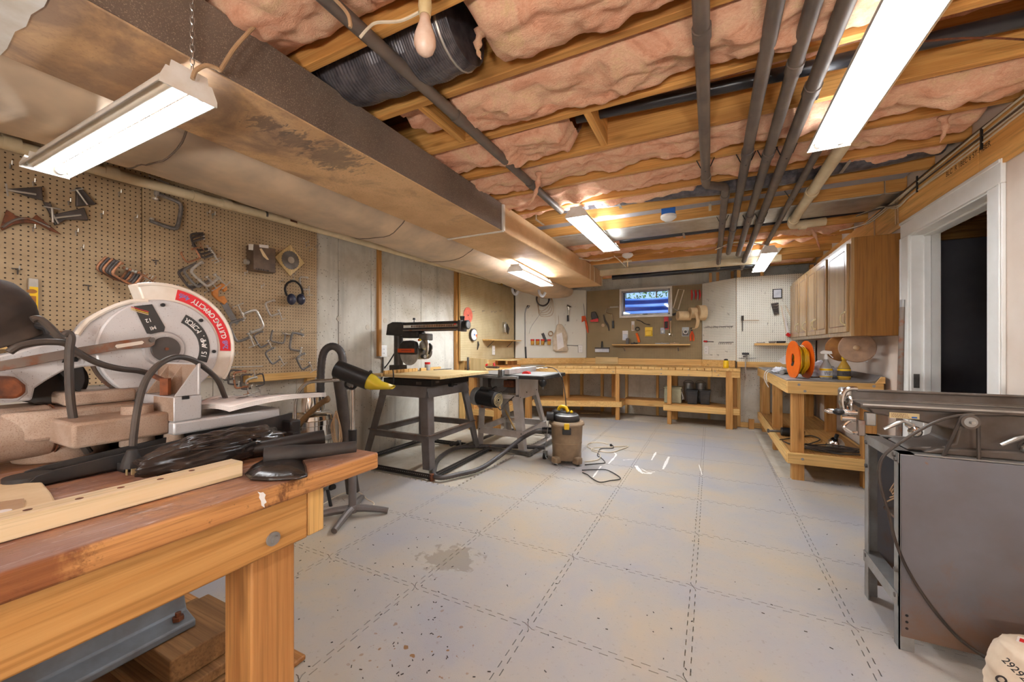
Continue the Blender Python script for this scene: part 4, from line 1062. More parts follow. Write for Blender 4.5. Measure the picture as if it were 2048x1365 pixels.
mb.prism([(x, RY0 + .01, z) for x, z in pr], (0, RY1 - RY0 - .01, 0)).build('top_sheet', M['bench_mat'], rb)
MB().prism([(RX1 - .055, RY0 + .008, RZ - .01), (RX1 - .02, RY0 + .008, RZ + .045), (RX1 + .005, RY0 + .008, RZ + .045), (RX1 + .005, RY0 + .008, RZ - .01)], (0, -.02, 0)).build('lip_end', WOODS['pinex'], rb, bevel=.002)
for u, v in ((1598, 770), (1610, 783), (1748, 773), (1605, 919), (1739, 932)):
    p = at(u, v, y=RY0 - .037)
    MB().cyl(p, p + Vector((0, .01, 0)), .011, n=10).build('bolt', M['zinc'], rb)

# ------------------------------------------------------------------ wall cabinets
CX, CZ0, CZ1 = 1.0, 1.262, 2.045
ed = [4.02, at(1656.5, 600, x=CX).y, at(1617, 600, x=CX).y, 6.62]
ed[1] = at(1657.5, 600, x=CX).y
def cab(label, y0, y1, doors, side=None):
    t_ = thing('wall_cabinet', label, 'cabinet', (CX, y0, CZ0), group='wall cabinets')
    B((CX + .02, y0, CZ0), (XR - .004, y1 - .001, CZ1)).build('body', WOODS['cabinetz'], t_, bevel=.002)
    B((CX, y0, CZ0), (CX + .02, y1 - .001, CZ1)).build('face_frame', WOODS['doorz'], t_, bevel=.001)
    for a, b_, hs in doors:
        d = B((CX - .018, a, CZ0 + .035), (CX, b_, CZ1 - .035)).build('door', WOODS['doorz'], t_, bevel=.003)
        w = .05
        B((CX - .012, a + w + .004, CZ0 + .035 + w + .004), (CX - .0175, b_ - w - .004, CZ1 - .035 - w - .004)).build('panel', WOODS['doorz'], d, bevel=.004)
        mb = MB()
        for y_ in (a + w, b_ - w): mb.box((CX - .0195, y_ - .003, CZ0 + .035 + w), (CX - .018, y_ + .003, CZ1 - .035 - w))
        for z_ in (CZ0 + .035 + w, CZ1 - .035 - w): mb.box((CX - .0195, a + w, z_ - .003), (CX - .018, b_ - w, z_ + .003))
        mb.build('moulding', WOODS['oldz'], d)
        yh = a + .028 if hs < 0 else b_ - .028
        zh = CZ0 + .145
        MB().tube(smooth_path([(CX - .02, yh, zh - .05), (CX - .045, yh, zh - .03), (CX - .05, yh, zh), (CX - .045, yh, zh + .03), (CX - .02, yh, zh + .05)], 5), .004, 8).ball((CX - .02, yh, zh - .052), .008, 8).ball((CX - .02, yh, zh + .052), .008, 8).build('handle', M['brass_plate'], d)
    return t_
y1, y2 = ed[1], ed[2]
ym = at(1635, 600, x=CX).y; yq = at(1601, 600, x=CX).y
cab('nearest brown wall cabinet, single panelled door and plain side facing the doorway', ed[0], y1 - .01, [(ed[0] + .05, y1 - .06, -1)])
cab('middle brown wall cabinet with a pair of panelled doors', y1, y2 - .01, [(y1 + .03, ym - .006, 1), (ym + .006, y2 - .03, -1)])
cab('farthest brown wall cabinet above the cord reel, pair of panelled doors', y2, ed[3], [(y2 + .02, yq - .008, -1), (yq + .008, ed[3] - .04, -1)])
# ------------------------------------------------------------------ near workbench
NZ = .93
nb = thing('near_workbench', 'heavy stained wooden workbench with scarred slab top in the near corner', 'workbench', (-.75, .5, 0))
NX0, NX1, NYE = -1.58, -.70, .692
MB().box((NX0, -1.6, NZ - .038), (NX1, NYE, NZ)).build('slab_top', M['bench_slab'], nb, bevel=.005)
B((-.758, -1.55, .797), (-.72, .523, NZ - .039)).build('apron', WOODS['cedary'], nb, bevel=.004)
B((-.80, .525, .797), (-.722, .562, NZ - .039)).build('end_block', WOODS['pinez'], nb, bevel=.004)
B((-1.55, .525, .797), (-.802, .561, NZ - .039)).build('end_rail', WOODS['pinex'], nb, bevel=.004)
B((-1.55, -1.55, .797), (-1.512, .523, NZ - .039)).build('apron', WOODS['piney'], nb, bevel=.004)
for x, ys_ in ((-.848, (.437, -1.4)), (-1.508, (-.25, -1.4))):
    for y in ys_:
        B((x, y, -.012), (x + .088, y + .086, NZ - .04)).build('leg', WOODS['benchz'], nb, bevel=.004)
p = at(545, 1078, x=-.72)
b_ = MB().cyl((-.7195, p.y, p.z), (-.716, p.y, p.z), .0125, n=20).build('washer', M['zinc'], nb)
MB().cyl((-.716, p.y, p.z), (-.709, p.y, p.z), .0068, n=6).build('bolt_head', M['zinc'], b_)
# splash of white paint on the front edge
pp = [at(u, v, x=-.6995) for u, v in ((515, 984), (521, 986), (526, 985), (531, 990), (529, 997), (533, 1005), (528, 1009), (529, 1016), (523, 1012), (522, 1003), (518, 996), (519, 990))]
MB().prism(pp, (.0006, 0, 0)).build('paint_splash', M['white_paint'], nb)

# machine base stored below the bench on wood blocks
mbs = thing('machine_base', 'blue-grey cast machine base stored on wood blocks under the near workbench', 'machine base', (-1.7, .2, .19))
xa = -1.66
prof = [(0, .20), (.05, .20), (.05, .225), (-.01, .245), (-.03, .30), (-.03, .42), (-.36, .42), (-.36, .30), (-.40, .245), (-.46, .225), (-.46, .20)]
MB().prism([(xa + x, -.7, z) for x, z in prof], (0, 1.44, 0)).build('casting', M['blue_cast'], mbs, bevel=.006)
MB().cyl((xa + .02, .70, .225), (xa + .02, .70, .262), .009, n=8).cyl((xa + .02, .70, .236), (xa + .02, .70, .248), .017, n=6).build('bolt', M['rust'], mbs)
B((xa - .029, .30, .27), (xa - .026, .36, .33)).build('switch_plate', M['black'], mbs)
B((xa - .03, -.6, .42), (xa - .36, .6, .55)).build('upper_housing', M['blue_cast'], mbs, bevel=.01)
for i, (lo, hi, nm, lab) in enumerate((((-1.78, .62, .115), (-1.50, .86, .199), 'wood_block', 'weathered timber block directly under the blue-grey machine base'),
        ((-1.95, .58, .078), (-1.46, .90, .114), 'wood_plank', 'worn plank under the timber block below the near bench'),
        ((-1.95, .60, .04), (-1.44, .86, .077), 'wood_plank', 'lower worn plank resting on the plywood under the near bench'),
        ((-2.3, .0, .001), (-1.36, .98, .02), 'plywood_sheet', 'plywood sheet on the floor under the near bench'),
        ((-1.95, -.6, .001), (-1.5, -.3, .199), 'wood_block', 'timber block under the rear of the machine base'))):
    B(lo, hi).build(nm, WOODS['worn' + 'x' if i in (0, 1, 2, 4) else 'benchx'], None, bevel=.005, label=lab, cat='wood')

# ------------------------------------------------------------------ miter saw
XS = -1.30
ms = thing('miter_saw', 'silver compound miter saw with red cutting-capacity label on its guard', 'miter saw', (XS, .45, NZ))
q = lambda u, v, x=XS: at(u, v, x=x)
hub = q(317, 698); hub.z = 1.173
RG = .172
def sector(r0, r1, a0, a1, x, n=28):
    A = [math.radians(a0 + (a1 - a0) * i / n) for i in range(n + 1)]
    return [Vector((x, hub.y + r1 * math.cos(a), hub.z + r1 * math.sin(a))) for a in A] + [Vector((x, hub.y + r0 * math.cos(a), hub.z + r0 * math.sin(a))) for a in reversed(A)]
# castings of the base
MB().cyl((XS - .02, .345, NZ + .001), (XS - .02, .345, NZ + .085), .075, .072, n=32).build('turntable_foot', M['cast_dusty'], ms, bevel=.004)
MB().prism([(XS + .055, .24, NZ + .055), (XS + .085, .285, NZ + .055), (XS + .085, .452, NZ + .055), (XS - .14, .452, NZ + .055), (XS - .14, .24, NZ + .055)], (0, 0, .062)).build('base_casting', M['cast_dusty'], ms, bevel=.008)
MB().prism([(XS + .05, .33, NZ + .118), (XS + .05, .45, NZ + .118), (XS - .1, .45, NZ + .118), (XS - .1, .33, NZ + .118)], (0, 0, .03)).build('arm_support', M['cast_dusty'], ms, bevel=.006)
# table
B((XS - .22, .452, NZ + .048), (XS + .22, .70, NZ + .078)).build('table', M['cast'], ms, bevel=.005)
B((XS - .20, .30, NZ + .05), (XS + .20, .455, NZ + .10)).build('table_rear', M['cast_dusty'], ms, bevel=.006)
for x in (XS + .2, XS - .2):
    for y in (.47, .66): MB().cyl((x - .02, y, NZ + .001), (x - .02, y, NZ + .05), .022, .018, n=14).build('foot', M['cast_dusty'], ms)
MB().cyl((XS + .15, .415, NZ + .03), (XS + .15, .415, NZ + .118), .030, .027, n=24).build('boss', M['cast_dusty'], ms)
# fence: base ledge, plate, ribs
B((XS - .22, .452, NZ + .078), (XS + .22, .508, NZ + .135)).build('fence_base', M['cast'], ms, bevel=.003)
fe = MB().prism([(XS + .22, .50, NZ + .135), (XS + .22, .506, NZ + .135), (XS + .22, .506, NZ + .21), (XS + .22, .50, NZ + .21)], (-.39, 0, 0)).build('fence', M['cast'], ms, bevel=.002)
for x in (XS + .218, XS + .15, XS + .085, XS + .0, XS - .08, XS - .165):
    MB().prism([(x, .456, NZ + .136), (x, .502, NZ + .136), (x, .502, NZ + .208)], (-.005, 0, 0)).build('rib', M['cast'] if x > XS + .2 else M['cast_dusty'], fe)
B((XS - .165, .4985, NZ + .138), (XS + .212, .5002, NZ + .206)).build('dusty_back', M['cast_dusty'], fe)
B((XS + .13, .4515, NZ + .081), (XS + .219, .4525, NZ + .133)).build('dusty_back', M['cast_dusty'], ms)
pb = at(332, 775, x=XS + .16)
MB().cyl((pb.x, .462, NZ + .136), (pb.x, .462, NZ + .175), .011, n=8).bar((pb.x, .462, NZ + .168), (pb.x - .05, .45, NZ + .185), .008, .008).build('fence_lock', M['rust'], ms)
B((XS + .2195, .468, NZ + .128), (XS + .2215, .482, NZ + .136)).build('slot', M['black'], ms)
# blade and its guards
MB().cyl((XS - .0015, hub.y, hub.z), (XS + .0015, hub.y, hub.z), .134, n=64).build('saw_blade', M['rusty'], ms)
MB().cyl((XS + .004, hub.y, hub.z), (XS + .030, hub.y, hub.z), .128, n=64).build('inner_guard', M['guard'], ms, bevel=.004)
lg = MB().prism(sector(.118, RG, -32, 108, XS - .03), (.055, 0, 0)).build('lower_guard', M['guard_clear'], ms, bevel=.004)
MB().tube([p + Vector((.055, 0, 0)) for p in sector(RG - .004, RG - .004, -32, 108, XS - .03)[:29]], .0045, 8).build('guard_rim', M['guard_clear'], lg)
upper = [q(u, v) for u, v in ((145, 670), (156, 655), (167, 643), (181, 634), (195, 626), (209, 619), (223, 613), (237, 608.5), (250, 605), (266, 603.5), (285, 603.5))]
arm = upper + [q(u, v) for u, v in ((300, 640), (322, 665), (322, 700), (290, 735), (242, 731), (200, 731), (156, 734), (120, 741), (83, 762), (62, 776), (56, 800), (0, 806), (-60, 800), (-60, 720), (17, 706), (83, 688))]
MB().prism([p + Vector((-.02, 0, 0)) for p in arm], (.045, 0, 0)).build('arm_casting', M['guard'], ms, bevel=.004)
MB().tube([p + Vector((.026, 0, 0)) for p in upper], .0055, 8).build('arm_rim', M['guard_clear'], ms)
X1 = XS + .0305
def flat(name, pts, x, mat, par=ms, t=.0012): return MB().prism([Vector((x, p.y, p.z)) for p in pts], (t, 0, 0)).build(name, mat, par, smooth=0)
rl = flat('red_label', sector(.1335, .1615, -2.5, 79, X1, 30), XS + .0255, M['label_red'], lg)
gl = flat('grey_label', sector(.079, .104, -22, 63, X1, 30), X1, M['label_dark'])
for (u, v) in ((275, 620), (0, 0))[:1]: pass
dl = flat('model_label', [q(u, v) for u, v in ((256, 614), (292, 610), (318, 655), (316, 664), (290, 669), (282, 668))], XS + .0310, M['label_dark'])
for i, (c, o) in enumerate(((M['red'], 0), (M['yellow'], 3), (M['brass_plate'], 6))):
    MB().bar(q(262, 614 + o, XS + .0325), q(297, 624 + o, XS + .0325), .0006, .0014).build('stripe', c, dl)
def arc_text(body, r, a0, a1, size, mat, x, par, flat_mats=None, name='lettering'):
    n = len(body)
    groups = {}
    for i, ch in enumerate(body):
        if ch == ' ': continue
        a = math.radians(a0 + (a1 - a0) * (i + .5) / n)
        me = text_mesh(ch, size)
        T = frame_mat((x, hub.y + r * math.cos(a), hub.z + r * math.sin(a)), (0, -math.sin(a), math.cos(a)), (0, -math.cos(a), -math.sin(a)))
        mm = flat_mats(i) if flat_mats else mat
        g = groups.setdefault(mm.name, (mm, MB()))
        g[1].add([T @ Vector((v.co.x * .95, v.co.y, 0)) for v in me.vertices], [tuple(p.vertices) for p in me.polygons])
        bpy.data.meshes.remove(me)
    for mm, g in groups.values(): g.build(name, mm, par, smooth=0)
txt = '2x8 CUTTING CAPACITY 4x6'
arc_text(txt, .1475, -.5, 77, .0195, M['print'], XS + .0272, lg, lambda i: M['ink_blue'] if i < 3 or i > len(txt) - 4 else M['print'])
arc_text('15 AMP. MOTOR', .0915, -16, 60, .0185, M['print'], X1 + .0016, ms)
for body, u, v, sz in (('12', 297, 641, .013), ('MI', 306, 656, .013)):
    p = q(u, v, XS + .0326); a = math.radians(200)
    lettering(body, sz, frame_mat(p, (0, math.cos(a), math.sin(a)), (0, -math.sin(a), math.cos(a))), M['print'], dl)
MB().cyl((XS + .03, hub.y, hub.z), (XS + .036, hub.y, hub.z), .046, .042, n=40).build('hub_ring', M['cast'], ms)
hb = MB().cyl((XS + .036, hub.y, hub.z), (XS + .042, hub.y, hub.z), .031, n=40).build('hub_plate', M['saw_dark'], ms, bevel=.001)
MB().cyl((XS + .042, hub.y, hub.z), (XS + .045, hub.y, hub.z), .004, n=10).build('hub_screw', M['rust'], hb)
for a in (-4, 44, 92):
    a = math.radians(a); p = Vector((XS + .031, hub.y + .114 * math.cos(a), hub.z + .114 * math.sin(a)))
    MB().cyl(p, p + Vector((.004, 0, 0)), .0048, n=12).build('rivet', M['black'], ms)
st = [q(u, v, XS + .048) for u, v in ((-40, 730), (60, 712), (140, 698), (240, 682), (300, 674), (310, 680), (308, 690), (300, 695), (240, 700), (140, 716), (60, 732), (-40, 750))]
lk = MB().prism(st, (.004, 0, 0)).build('link_bar', M['rusty'], ms, bevel=.001)
sl_ = [q(u, v, XS + .0525) for u, v in ((232, 690), (284, 682), (288, 685), (284, 689), (234, 697), (230, 693))]
MB().prism(sl_, (.001, 0, 0)).build('slot', M['guard_clear'], lk)
p = q(303, 680, XS + .052); MB().cyl(p, p + Vector((.006, 0, 0)), .006, n=10).build('link_bolt', M['iron'], lk)
# pivot cylinder, knuckle, motor
zc = 1.02
MB().cyl((XS + .02, .10, zc - .02), (XS + .02, .315, zc - .02), .054, n=36).build('pivot_barrel', M['cast_dusty'], ms, bevel=.006)
MB().cyl((XS + .02, .316, zc - .02), (XS + .02, .345, zc - .02), .050, .040, n=36).build('pivot_collar', M['cast'], ms, bevel=.004)
MB().cyl((XS + .02, .3145, zc - .02), (XS + .02, .3165, zc - .02), .0545, n=36).build('pivot_seam', M['rust'], ms)
kn = [q(u, v, XS + .05) for u, v in ((-30, 752), (25, 753), (46, 770), (47, 785), (30, 797), (-30, 797))]
MB().prism(kn, (.02, 0, 0)).build('rear_knuckle', M['rust'], ms, bevel=.006)
kn2 = [q(u, v, XS + .045) for u, v in ((-30, 746), (28, 747), (53, 768), (55, 787), (34, 803), (-30, 803))]
MB().prism(kn2, (.004, 0, 0)).build('knuckle_plate', M['cast'], ms, bevel=.002)
MB().cyl((XS - .03, q(120, 760).y, 1.10), (XS - .20, q(120, 760).y, 1.10), .055, n=28).build('motor', M['blackrough'], ms)
MB().prism([q(u, v, XS - .01) for u, v in ((108, 744), (132, 736), (155, 735), (160, 760), (150, 782), (140, 778))], (.03, 0, 0)).build('motor_bracket', M['black'], ms)
B((XS - .08, .455, NZ + .079), (XS - .02, .475, NZ + .13)).build('kerf_block', M['cast_dusty'], ms)
pl = [q(u, v, XS + .0255) for u, v in ((114, 722), (166, 718), (167, 727), (115, 732))]
dp = flat('handle_plate', pl, XS + .0255, M['cast'])
MB().prism([q(u, v, XS + .027) for u, v in ((123, 726), (127, 718), (136, 714), (148, 712), (156, 718), (154, 724))], (.003, 0, 0)).build('latch', M['black'], dp)
# dust bag on a rear elbow
bag = MB()
pts = [q(u, v, XS - .03) for u, v in ((-90, 592), (-40, 606), (0, 632), (28, 658), (46, 678))]
bag.tube(smooth_path(pts, 8), [.045, .05, .055, .058, .06, .06, .06, .059, .06, .061, .061, .06, .06, .06, .06, .059, .058, .057, .055, .052, .05, .048, .046, .044, .042, .042, .041, .041, .04, .04, .04, .039, .038], 24)
bag.v = [p + Vector((0, 0, noise.noise(p * 22) * .007)) for p in bag.v]
bag.build('dust_bag', M['bag_cloth'], ms, smooth=180)
MB().tube(smooth_path([q(u, v, XS - .03) for u, v in ((42, 664), (62, 685), (82, 700), (110, 712))], 6), .033, 20).build('dust_elbow', M['blackrough'], ms)
p = q(72, 652, XS); MB().tube(smooth_path([p, p + Vector((.01, .012, -.004)), p + Vector((.01, .016, -.016))], 4), .008, 8).build('bag_clip', M['black'], ms)
# cords
cb = MB().tube(smooth_path([q(u, v, XS + .06) for u, v in ((63, 640), (78, 638), (100, 655), (128, 684), (160, 708), (200, 728), (240, 738))] + [q(275, 742, XS + .05), q(300, 748, XS + .04)], 6), .0068, 10).build('motor_cord', M['rubber'], ms)
MB().tube(smooth_path([q(u, v, XS + .10) for u, v in ((18, 705), (40, 692), (80, 685), (118, 685), (140, 690))], 6), .0068, 10).build('motor_cord', M['rubber'], ms)
MB().tube(smooth_path([q(u, v, XS + .11) for u, v in ((128, 672), (136, 667), (142, 676), (139, 700), (138, 740), (140, 790), (147, 840), (160, 880), (178, 906))], 6), .0072, 10).build('power_cord', M['rubber'], ms)
pc = [(452, 800, XS + .12), (448, 790, XS + .14), (434, 759, XS + .16), (404, 732, XS + .2), (379, 718, XS + .23), (350, 715, XS + .25), (320, 728, XS + .27), (296, 754, XS + .28), (283, 784, XS + .285), (274, 824, XS + .29), (268, 868, XS + .29), (266, 892, XS + .29)]
MB().tube(smooth_path([at(u, v, x=x) for u, v, x in pc], 6), .0062, 10).build('power_cord', M['rubber'], ms)
pg = at(264, 900, x=XS + .29); pe = at(263, 935, x=XS + .29); w = pe - pg
plug = MB().tube([pg, pg + w * .25, pg + w * .6, pg + w], [.008, .011, .015, .017], 10).build('plug', M['blackrough'], ms)
for dx, dy in ((0, -.007), (0, .007), (.006, 0)):
    e = pe + Vector((dx, dy, 0)); MB().bar(e, e + w * .42, .0016 if dx == 0 else .004, .005, (1, 0, 0)).build('prong', M['brass_plate'], plug)

# ------------------------------------------------------------------ things lying on the near bench
# owner's manual on the saw table
mn = thing('paper_manual', 'curled white paper manual lying on the miter saw table', 'booklet', (-1.2, .62, NZ + .08))
zm = NZ + .10
c00, c10, c11, c01 = at(404, 812, z=zm), at(452, 838, z=zm), at(604, 818, z=zm), at(480, 790, z=zm)
c00, c10, c11, c01 = Vector((-1.14, .515, 0)), Vector((-1.065, .56, 0)), Vector((-1.02, .80, 0)), Vector((-1.40, .72, 0))
def pgf(off):
    def fn(s, t):
        p = (c00.lerp(c01, t)).lerp(c10.lerp(c11, t), s)
        z = NZ + .0795 + off + .018 * t * (1 - t) * 2 + .022 * s * s * t + .012 * (1 - s) * (1 - t)
        return Vector((p.x, p.y, z + .012 * math.sin(s * 2.4) * (1 - t)))
    return fn
for i in range(5): MB().grid(pgf(.0025 * i), 12, 12).build('page', M['paper'], mn, smooth=180, solid=.0014)
f = pgf(.0125)
for s0, s1, t0, t1 in ((.2, .5, .15, .4), (.25, .45, .5, .62), (.6, .66, .1, .8), (.75, .8, .3, .7)):
    mb = MB()
    for k in range(9):
        a = random.uniform(s0, s1); b2 = random.uniform(t0, t1)
        P0, P1 = f(a, b2), f(min(a + .02, 1), min(b2 + .10, 1)); P2 = f(min(a + .05, 1), min(b2 + .1, 1)); P3 = f(min(a + .05, 1), b2)
        mb.add([p + Vector((0, 0, .0016)) for p in (P0, P1, P2, P3)], [(0, 1, 2, 3)])
    mb.build('print', M['ink'] if s0 > .5 else M['grey_panel'], mn, smooth=0)
# black plastic U-channel rail lying along the bench
ch = thing('black_channel', 'long black plastic U-shaped rail lying in front of the miter saw', 'rail', (-1.08, .3, NZ))
for x in (-1.062, -1.118):
    MB().prism([(x, .235, NZ + .012), (x, .245, NZ + .022), (x, .27, NZ + .027), (x, .72, NZ + .062), (x, .72, NZ + .02), (x, .34, NZ + .006), (x, .24, NZ + .004)], (.005, 0, 0)).build('side_wall', M['blackrough'], ch, bevel=.001)
B((-1.115, .235, NZ + .002), (-1.062, .72, NZ + .008)).build('floor_strip', M['blackrough'], ch)
MB().cyl((-1.088, .242, NZ + .003), (-1.088, .242, NZ + .02), .030, n=20).build('end_cap', M['blackrough'], ch)
B((-1.06, .35, NZ + .001), (-1.03, .375, NZ + .018)).build('bracket', M['blackrough'], ch, bevel=.002)
B((-1.11, .72, NZ + .002), (-1.02, .86, NZ + .05) if False else (-1.02, .69, NZ + .046)).build('end_block', M['black'], ch, bevel=.004)
# dark tray under the saw
tr = thing('black_tray', 'black plastic tray wedged under the miter saw table', 'tray', (-1.2, .6, NZ))
MB().prism([(-1.50, .40, NZ + .002), (-1.13, .46, NZ + .002), (-1.13, .665, NZ + .002), (-1.50, .665, NZ + .002)], (0, 0, .04)).build('body', M['blackrough'], tr, bevel=.004)
MB().bar((-1.12, .55, NZ + .02), (-1.12, .665, NZ + .035), .02, .02).build('lug', M['black'], tr, bevel=.003)
# wooden strip with drilled holes
wsx = -.80
ws = thing('drilled_strip', 'square wood strip with drilled holes lying along the bench edge', 'wood strip', (wsx, .1, NZ))
B((wsx - .038, -.35, NZ + .001), (wsx, .445, NZ + .030)).build('strip', wood('strip', S(228, 206, 172), S(206, 172, 110), 'y', S(190, 150, 90)), ws, bevel=.002)
for i in range(11):
    y = -.1 + i * .047
    MB().cyl((wsx - .02 + .006 * (i % 2), y, NZ + .0296), (wsx - .02 + .006 * (i % 2), y, NZ + .0303), .0045 if i > 4 else .006, n=12).build('hole', M['old_hole'] if 'old_hole' in M else M['rust'], ws)
for y in (.085, .105): B((wsx - .0002, y, NZ + .012), (wsx + .0006, y + .008, NZ + .020)).build('notch', M['black'], ws)
# kraft filter bag
kb = thing('paper_filter_bag', 'folded cream paper filter bag with cardboard collar at the bench edge', 'paper bag', (-.95, .12, NZ))
kp = [at(u, v, z=NZ + .008) for u, v in ((-60, 985), (0, 974), (85, 970), (102, 990), (119, 1022), (112, 1030), (60, 1042), (0, 1058), (-60, 1075))]
MB().prism([p + Vector((0, 0, -.007)) for p in kp], (0, 0, .012)).build('bag', M['kraft'], kb, bevel=.003)
cp = [at(u, v, z=NZ + .0135) for u, v in ((-60, 1015), (48, 1000), (46, 1038), (0, 1047), (-60, 1055))]
co = MB().prism(cp, (0, 0, .002)).build('collar', M['cord_tan'], kb)
p = at(2, 1025, z=NZ + .0157); MB().cyl(p, p + Vector((0, 0, .0006)), .010, n=18).build('opening', M['paper'], co)
# crumpled black plastic bag
cb_ = thing('crumpled_bag', 'crumpled glossy black plastic bag lying on the near bench', 'plastic bag', (-.95, .46, NZ))
mb = MB()
def cbf(s, t):
    a, b2 = 2 * PI * s, PI * t
    d = Vector((math.sin(b2) * math.cos(a), math.sin(b2) * math.sin(a), math.cos(b2)))
    r = 1 + .34 * noise.noise(d * 1.7 + Vector((3, 1, 2))) + .22 * abs(noise.noise(d * 3.1 + Vector((1, 5, 2)))) + .07 * abs(noise.noise(d * 7))
    dir1 = Vector((-.20, .98, 0)); dir2 = Vector((.98, .20, 0))
    p = Vector((-.945, .475, NZ + .028)) + dir1 * d.y * .135 * r + dir2 * d.x * .052 * r + Vector((0, 0, d.z * .036 * r))
    p.z = max(p.z, NZ + .001); return p
mb.grid(cbf, 60, 36).build('sheeting', M['plastic_bag'], cb_, smooth=180)
MB().tube(smooth_path([cbf(.02, .42) + Vector((0, 0, .006)), Vector((-.90, .40, NZ + .05)), Vector((-.905, .45, NZ + .055)), Vector((-.91, .54, NZ + .045))], 5), .009, 8, flat=.5).build('fold', M['plastic_bag'], cb_)
# flat black pad
pd = thing('black_pouch', 'flat wrinkled black pouch at the bench edge', 'pouch', (-.83, .5, NZ))
pp = [at(u, v, z=NZ + .008) for u, v in ((490, 945), (505, 928), (530, 914), (560, 912), (605, 916), (612, 930), (615, 948), (598, 953), (540, 956), (500, 954))]
ctr = sum(pp, Vector()) / len(pp)
def pdf(s, t):
    k = s * len(pp); i = int(k) % len(pp); e = pp[i].lerp(pp[(i + 1) % len(pp)], k - int(k))
    p = ctr.lerp(e, t); h = (1 - t ** 3) * .012 + noise.noise(p * 60) * .002 * (1 - t)
    return Vector((p.x, p.y, NZ + .032 * 0 + .003 + h))
MB().grid(pdf, 60, 10).build('pad', M['plastic_bag'], pd, smooth=180, solid=.003)
# vacuum nozzles
p0, p1 = at(528, 915, z=NZ + .02), at(712, 893, z=NZ + .022)
p0.z = NZ + .021; p1.z = NZ + .021
nz_ = thing('crevice_nozzle', 'long black vacuum crevice nozzle lying on the bench corner', 'nozzle', p0)
d = p1 - p0
MB().tube([p0, p0 + d * .3, p0 + d * .45, p1], [.0185, .018, .0155, .0125], 18).build('tube', M['blackrough'], nz_)
MB().cyl(p1 - d * .0, p1 + d * .004, .0095, n=14).build('mouth', M['black'], nz_)
p0, p1 = at(556, 892, z=NZ + .02), at(648, 876, z=NZ + .026)
t_ = thing('extension_tube', 'short black vacuum tube end pointing up beside the crevice nozzle', 'tube', p0)
d = (p1 - p0)
MB().lathe([(.010, -.09), (.0165, -.05), (.0185, 0), (.0195, d.length), (.0175, d.length), (.0165, d.length - .05), (.0005, d.length - .05)], p0, d, n=24).build('tube', M['black'], t_)
t_ = thing('scrap_boards', 'thin scrap board on the far side of the near bench', 'board', (-1.3, .66, NZ))
MB().bar((-1.45, .60, NZ + .006), (-1.05, .685, NZ + .006), .05, .01).build('board', WOODS['benchx'], t_)
B((-1.02, .672, NZ + .001), (-.985, .69, NZ + .02)).build('black_foot', M['black'], t_)
# ------------------------------------------------------------------ radial arm saw
ZF = -.012
ra = thing('radial_arm_saw', 'radial arm saw with orange-banded blade guard on a dark steel stand by the concrete wall', 'radial arm saw', (-2.7, 3.3, ZF))
TX0, TX1, TY0, TY1, TZ = -2.97, -2.14, 2.84, 3.70, .912
# stand: splayed sheet-steel legs, aprons and stretchers
top = [(-2.35, 2.92), (-2.35, 3.60), (-2.93, 3.60), (-2.93, 2.92)]
bot = [(-2.28, 2.87), (-2.34, 3.83), (-3.12, 3.80), (-3.12, 2.87)]
def splay_leg(b, t, z0, z1, w, par, mat, sx, sy, nm='leg'):
    """an angle-section leg: two flanges meeting at the outer corner"""
    b0, t0 = Vector((b[0], b[1], z0)), Vector((t[0], t[1], z1))
    for dx, dy in ((-sx * w, 0), (0, -sy * w)):
        e = Vector((dx, dy, 0)); n = Vector((0, sy * .003, 0)) if dx else Vector((sx * .003, 0, 0))
        yield [b0, b0 + e * .8, t0 + e, t0], n
def leg(b, t, z0, z1, w, par, mat, sx, sy):
    mb = MB()
    for poly, n in splay_leg(b, t, z0, z1, w, par, mat, sx, sy): mb.prism(poly, n)
    return mb.build('leg', mat, par, smooth=0)
sg = ((1, -1), (1, 1), (-1, 1), (-1, -1))
for i in range(4): leg(bot[i], top[i], .05, .74, .095, ra, M['stand_grey'], *sg[i])
apr = MB()
c = [Vector((a, b_, 0)) for a, b_ in top]
for i in range(4):
    a, b_ = c[i], c[(i + 1) % 4]
    out = ((a + b_) / 2 - Vector((-2.64, 3.26, 0))).normalized() * .02
    apr.add([a + out + Vector((0, 0, .70)), b_ + out + Vector((0, 0, .70)), b_ - out * .5 + Vector((0, 0, .80)), a - out * .5 + Vector((0, 0, .80))], [(0, 1, 2, 3)])
apr.build('apron', M['stand_grey'], ra, smooth=0, solid=.004)
for i in range(4):
    k = .40
    a = Vector((*bot[i], .05)).lerp(Vector((*top[i], .74)), k); b_ = Vector((*bot[(i + 1) % 4], .05)).lerp(Vector((*top[(i + 1) % 4], .74)), k)
    MB().bar(a, b_, .006, .06).build('stretcher', M['stand_grey'], ra)
    MB().bar(a + Vector((0, 0, .03)), b_ + Vector((0, 0, .03)), .04, .006).build('stretcher_flange', M['rusty'], ra)
B((-2.92, 2.95, .80), (-2.32, 3.58, .865)).build('base_box', M['black'], ra, bevel=.006)
B((-2.50, 2.945, .815), (-2.44, 2.95, .84)).build('badge', M['iron'], ra)
B((-2.318, 3.0, .83), (-2.315, 3.06, .85)).build('badge', M['iron'], ra)
MB().cyl((-2.30, 3.2, .80), (-2.26, 3.2, .80), .02, n=14).cyl((-2.27, 3.2, .80), (-2.25, 3.26, .80), .007, n=8).build('crank', M['black'], ra)
for k in range(3):
    xa = TX0 + (TX1 - TX0) * (.28 if k else 0); 
B((-2.80, TY0, TZ - .028), (TX1, TY1, TZ)).build('table_board', WOODS['cedary'] if False else WOODS['palex'], ra, bevel=.003)
B((TX0, TY0, TZ - .028), (-2.84, TY1, TZ)).build('table_board', WOODS['palex'], ra, bevel=.003)
yy = TY0 + .02
